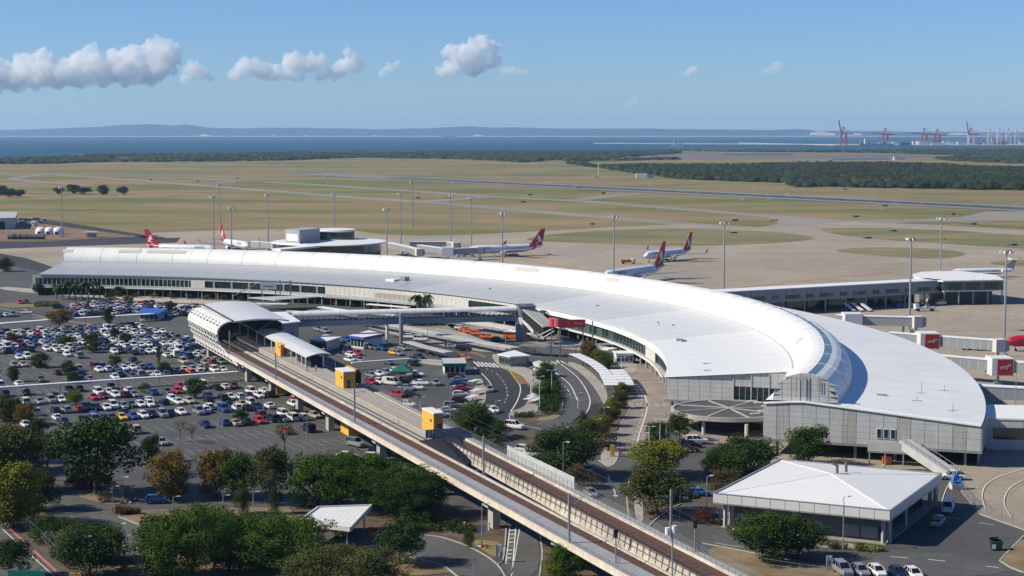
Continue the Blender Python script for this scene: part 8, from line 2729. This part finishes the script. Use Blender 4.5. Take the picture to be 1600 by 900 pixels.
SK = mat("skin", (.42, .26, .18), .6); HR = mat("hair", (.03, .02, .015), .7)
CL = {"white": mat("shirt_white", (.7, .7, .7), .8), "blue": mat("shirt_blue", (.06, .12, .35), .8), "dark": mat("cloth_dark", (.025, .025, .03), .9), "red": mat("shirt_red", (.4, .03, .03), .8), "tan": mat("cloth_tan", (.3, .22, .14), .9)}
PP = [(643, 549, "white", "dark", "white shirt standing at the grey walkway's left end"), (650, 550, "blue", "tan", "blue shirt waiting under the grey walkway"), (668, 556, "white", "dark", "white top waiting at the grey walkway's post"), (676, 557, "dark", "dark", "dark clothes waiting beside the grey walkway"), (684, 556, "white", "tan", "white top nearest the green kiosk"),
      (589, 531, "white", "dark", "white shirt outside the blue striped kiosk"), (596, 531, "dark", "tan", "dark top outside the blue striped kiosk"), (552, 531, "dark", "dark", "dark clothes at the white kiosk door"), (827, 610, "dark", "dark", "dark clothes walking on the paved island"), (833, 596, "white", "dark", "white shirt at the island's top"), (835, 552, "red", "dark", "red shirt crossing by the bus shelter"),
      (214, 506, "white", "dark", "white shirt walking at the car park's path end"), (220, 507, "white", "tan", "white shirt, second on the car park's path end"), (234, 508, "tan", "tan", "tan clothes on the car park path"), (480, 580, "dark", "dark", "dark clothes on the open platform"), (494, 580, "white", "dark", "white shirt on the open platform")]
for x, y, s, tr, lb in PP:
    z = PF if 475 < x < 500 else .4
    p = P(x, y, z) if z > 1 else P(x, y, .4)
    mb = person_mesh(rng.uniform(.1, .32), None, None, None, None)
    o = mb.build("person", [CL[s], CL[tr], SK, HR]); o.location = (p.x, p.y, z + .01); o.rotation_euler = (0, 0, rng.uniform(0, 6.28))
    tag(o, "person in " + lb, "person")
# ------------------------------------------------------------------ port on the horizon
CRED = mat("crane_red", (.40, .05, .05), .6, ns=.05, na=.1)
CWHT = mat("crane_white", (.70, .72, .75), .5, ns=.05, na=.05)
QUAY = mat("quay", (.50, .44, .36), .9, ns=.01, na=.15)
PORT_Y = 9600.0
def at(px, Y=PORT_Y): return (px - 800) / FOC * Y
mb = MB(); mb.prism([(at(1150, 11500), 11400), (at(1300), PORT_Y - 60), (at(1620), PORT_Y - 200), (at(2000), PORT_Y - 200), (at(2000), PORT_Y + 900), (at(1290), PORT_Y + 500)], -.5, 3.0)
struct("port_land", mb, QUAY, "long low port land and sand fill on the bay")
mb = MB(); mb.strip([(at(930, 11000), 11000), (at(1000, 11600), 11600), (at(1080, 11200), 11200), (at(1320), 10000)], 60, 2.0); mb.beam((at(930, 11000), 11000, 1), (at(1320), 10000, 1.5), 40, 4)
struct("breakwater", mb, QUAY, "pale rock breakwater in the bay")


def crane(px, h, leg, top, label, boom_up, s=1.0, Y=PORT_Y):
    s *= 1.6; h *= 1.06; x = at(px, Y); t = thing("container_crane", label, "crane", (x, Y, 3), group="container cranes at the port")
    for sx in (-1, 1):
        for sy in (-1, 1):
            mb = MB(); mb.beam((x + sx * 12 * s, Y + sy * 13, 3), (x + sx * 9 * s, Y + sy * 10, h * .62), 4.2 * s); mb.build("leg", leg, t)
    mb = MB()
    for z in (.22, .62): 
        for sy in (-1, 1): mb.beam((x - 12 * s, Y + sy * 12, h * z), (x + 12 * s, Y + sy * 12, h * z), 3.6 * s)
        for sx in (-1, 1): mb.beam((x + sx * 11 * s, Y - 12, h * z), (x + sx * 11 * s, Y + 12, h * z), 3.6 * s)
    mb.beam((x - 9 * s, Y, h * .62), (x - 2 * s, Y, h), 3.2 * s); mb.beam((x + 9 * s, Y, h * .62), (x - 2 * s, Y, h), 2.6 * s); mb.build("frame", top, t)
    mb = MB()
    if boom_up: mb.beam((x - 10 * s, Y, h * .66), (x - 20 * s, Y, h * 1.35), 4.5 * s)
    else: mb.beam((x - 10 * s, Y, h * .66), (x - 62 * s, Y, h * .70), 4.5 * s)
    mb.beam((x - 10 * s, Y, h * .66), (x + 40 * s, Y, h * .60), 4.5 * s); mb.beam((x - 2 * s, Y, h), (x + 36 * s, Y, h * .62), 1.2 * s); mb.build("boom", top, t)
    mb = MB(); mb.box(x + 12 * s, Y, h * .66, 14 * s, 10, 8 * s); mb.build("machine_house", CREAM if leg is CRED else CWHT, t)


crane(1316, 98, CRED, CRED, "tall red crane alone with raised boom, leftmost at the port", True, .9)
crane(1381, 92, CRED, CRED, "red crane above the long pale ship", False, .8)
crane(1442, 92, CRED, CRED, "red crane left of a close pair", False, .8)
crane(1462, 86, CRED, CRED, "red crane right of a close pair", False, .85)
crane(1514, 92, CWHT, CRED, "white legged crane with red raised boom", True, .8)
crane(1543, 88, CWHT, CWHT, "white crane first of the right hand group", False, .6)
crane(1558, 94, CWHT, CWHT, "white crane second of the right hand group", False, .6)
crane(1572, 94, CWHT, CWHT, "white crane third of the right hand group", False, .65)
crane(1585, 84, CWHT, CWHT, "white crane last of the right hand group", False, .6)


def ship(px, Y, L, label, hullm, sup):
    x = at(px, Y); t = thing("cargo_ship", label, "ship", (x, Y, 0))
    mb = MB(); w = L * .13
    vs = [(x - L / 2, Y - w / 2, 9), (x + L * .42, Y - w / 2, 9), (x + L / 2, Y, 11), (x + L * .42, Y + w / 2, 9), (x - L / 2, Y + w / 2, 9)]
    lo_ = [(x - L * .47, Y - w * .4, -1), (x + L * .38, Y - w * .4, -1), (x + L * .45, Y, -1), (x + L * .38, Y + w * .4, -1), (x - L * .47, Y + w * .4, -1)]
    mb.add(lo_ + vs, [(0, 4, 3, 2, 1), (5, 6, 7, 8, 9)] + [(i, (i + 1) % 5, 5 + (i + 1) % 5, 5 + i) for i in range(5)]); mb.build("hull", hullm, t)
    mb = MB(); mb.box(x - L * .30, Y, 9, L * .09, w * .9, 22); mb.box(x - L * .30, Y, 31, L * .07, w * 1.0, 4); mb.build("bridge_house", sup, t)
    for k in range(6):
        mb = MB(); mb.box(x - L * .16 + k * L * .09, Y, 9, L * .075, w * .85, (14, 9, 5, 8, 11, 6)[k]); mb.build("container_stack", (CREAM, QUAY, CWHT, CLAD, BLUE, CREAM)[k], t)


ship(1368, PORT_Y - 190, 200, "long pale blue container ship moored below the red cranes", mat("hull_pale_blue", (.34, .48, .56), .5, ns=.02, na=.1), CREAM)
ship(703, 25500, 240, "distant red hulled ship on the horizon", CRED, CWHT)
ship(1058, 8200, 60, "small white vessel near the mangrove point", CWHT, CWHT)
i = 0
PXS = sorted(rng.uniform(1340, 1600, 34))
for k in range(34):
    px = PXS[k]; Y = PORT_Y - 40 + rng.uniform(-60, 250); w = rng.uniform(25, 75)
    lbls = {0: "white port shed", 1: "cream container stack", 2: "red container stack", 3: "blue container stack", 4: "grey port shed"}
    c = int(rng.integers(5)); t = thing("port_shed" if c in (0, 4) else "container_stack", "%s on the port land, %s building from the left" % (lbls[c], ordn(k)), "shed" if c in (0, 4) else "containers", (at(px, Y), Y, 3), group=lbls[c] + "s at the port")
    mb = MB(); h = rng.uniform(9, 20); mb.box(at(px, Y), Y, 3, w, 24, h); mb.build("body", (CWHT, CREAM, CRED, BLUE, CLAD)[c], t)
    mb = MB(); mb.box(at(px, Y), Y, 3 + h, w * 1.02, 25, 1.2); mb.build("roof", (CWHT, CLAD, QUAY, CLAD, CWHT)[c], t)
mb = MB()
x, Y = at(1588), PORT_Y - 260; t = thing("white_silo", "white conical stockpile cover at the port's right end", "stockpile", (x, Y, 3)); mb.lathe([(16, 3), (10, 22), (2, 46), (0, 48)], (x, Y), 16); mb.build("cone", CWHT, t); mb = MB(); mb.lathe([(17, 3), (17, 7), (16, 7)], (x, Y), 16); mb.build("base_wall", CLAD, t)


# ------------------------------------------------------------------ clouds beyond the island
def cloud_mat(dens):
    m = bpy.data.materials.new("cloud_vapour"); m.use_nodes = True
    nt = m.node_tree; nt.nodes.remove(nt.nodes["Principled BSDF"])
    v = nt.nodes.new("ShaderNodeVolumePrincipled"); v.inputs["Color"].default_value = (.999, .999, .999, 1); v.inputs["Density"].default_value = dens; v.inputs["Anisotropy"].default_value = .0
    nt.links.new(v.outputs[0], nt.nodes["Material Output"].inputs["Volume"]); return m


CLM = cloud_mat(.0042); CLT = cloud_mat(.0030)
CY = 38000.0
def cloud(label, puffs, m=None, seed=1, CY=CY):
    """puffs: (px, py, radius in picture units)"""
    g = np.random.default_rng(seed)
    k = CY / FOC
    import bmesh
    bm = bmesh.new()
    for px, py, r in puffs:
        r *= 1.15
        n = max(6, int(r * 2.0))
        for j in range(n):
            d = g.normal(size=3); d /= np.linalg.norm(d); d[2] = abs(d[2]) if g.random() < .8 else d[2] * .3
            rr = r * g.uniform(.10, .36)
            c = Vector(((px - 800 + d[0] * r * .8) * k, CY + d[1] * r * .5 * k, CAM_H + (206 - py + d[2] * r * .85) * k))
            bmesh.ops.create_icosphere(bm, subdivisions=1, radius=rr * k, matrix=Matrix.Translation(c))
        bmesh.ops.create_icosphere(bm, subdivisions=2, radius=r * .55 * k, matrix=Matrix.Translation(((px - 800) * k, CY, CAM_H + (206 - py) * k)))
    me = bpy.data.meshes.new("cloud"); bm.to_mesh(me); bm.free()
    o = bpy.data.objects.new("cloud", me); col.objects.link(o)
    md = o.modifiers.new("remesh", 'REMESH'); md.mode = 'VOXEL'; md.voxel_size = 2.0 * k
    tx = bpy.data.textures.new("cloudn", 'CLOUDS'); tx.noise_scale = 9 * k; tx.noise_depth = 5
    dm = o.modifiers.new("disp", 'DISPLACE'); dm.texture = tx; dm.texture_coords = 'GLOBAL'; dm.strength = 9 * k; dm.mid_level = .55
    t2 = bpy.data.textures.new('cloudf', 'CLOUDS'); t2.noise_scale = 3.4 * k; t2.noise_depth = 3
    d2 = o.modifiers.new('fine', 'DISPLACE'); d2.texture = t2; d2.texture_coords = 'GLOBAL'; d2.strength = 5.5 * k
    me.materials.append(m or CLM)
    tag(o, label, "cloud")
    return o


cloud("long bank of white cumulus reaching from the left edge", [(-90, 128, 34), (-40, 122, 32), (-10, 118, 26), (25, 125, 24), (45, 112, 22), (70, 120, 26), (85, 98, 14), (105, 122, 24), (128, 108, 22), (150, 90, 17), (152, 112, 24), (180, 118, 24), (185, 98, 18), (210, 102, 24), (225, 122, 22), (245, 84, 18), (262, 92, 22), (255, 112, 24), (240, 126, 18), (0, 138, 16), (278, 82, 12), (-20, 138, 22), (30, 136, 18), (60, 132, 18), (95, 132, 18), (130, 130, 18), (165, 130, 16), (200, 130, 16), (40, 96, 12), (70, 90, 14), (150, 78, 10), (215, 84, 13), (236, 74, 12), (262, 72, 13), (250, 66, 8), (272, 100, 14)], seed=3)
cloud("separate white cumulus puff right of the long bank", [(292, 124, 12), (306, 112, 15), (318, 120, 14), (332, 124, 8), (346, 125, 6)], seed=4, CY=34000.0)
cloud("middle bank of white cumulus with a towering right end", [(372, 122, 14), (388, 110, 18), (410, 116, 16), (432, 118, 16), (460, 104, 18), (452, 120, 14), (482, 106, 16), (500, 100, 14), (512, 116, 14), (535, 112, 17), (552, 102, 16), (546, 84, 9), (544, 74, 6), (560, 114, 9), (402, 98, 9), (466, 92, 10), (490, 92, 9), (420, 124, 10), (470, 124, 12), (500, 122, 10), (525, 122, 10)], seed=5)
cloud("small cumulus puff between two larger clouds", [(598, 118, 8), (610, 110, 10), (622, 104, 8), (628, 112, 5)], seed=6, CY=34500.0)
cloud("tall white cumulus alone near the picture's middle", [(692, 116, 13), (712, 112, 18), (708, 86, 16), (728, 96, 22), (748, 76, 18), (762, 70, 14), (742, 112, 18), (766, 100, 16), (772, 84, 12), (778, 74, 8), ], seed=7)
cloud("low cumulus puff at the foot of the tall cloud's right side", [(788, 114, 9), (798, 112, 10), (808, 116, 10), (820, 116, 8)], seed=8, CY=34500.0)
for px, py, w, lb in ((1080, 116, 22, "thin white cloud wisp in the right half"), (1210, 112, 24, "small white cloud puff in the right half"), (992, 164, 18, "faint low cloud wisp over the island"), (950, 118, 9, "tiny cloud wisp left of the thin wisp"), (1120, 160, 10, "faint tiny wisp low on the right"), (1412, 108, 11, "faint tiny wisp far right")):
    cloud(lb, [(px - w * .8, py + 2, w * .26), (px - w * .35, py, w * .36), (px, py - w * .16, w * .42), (px + w * .35, py, w * .3), (px + w * .8, py + 2, w * .2)], CLT if "faint" in lb or "tiny" in lb else None, int(px), 33500.0)
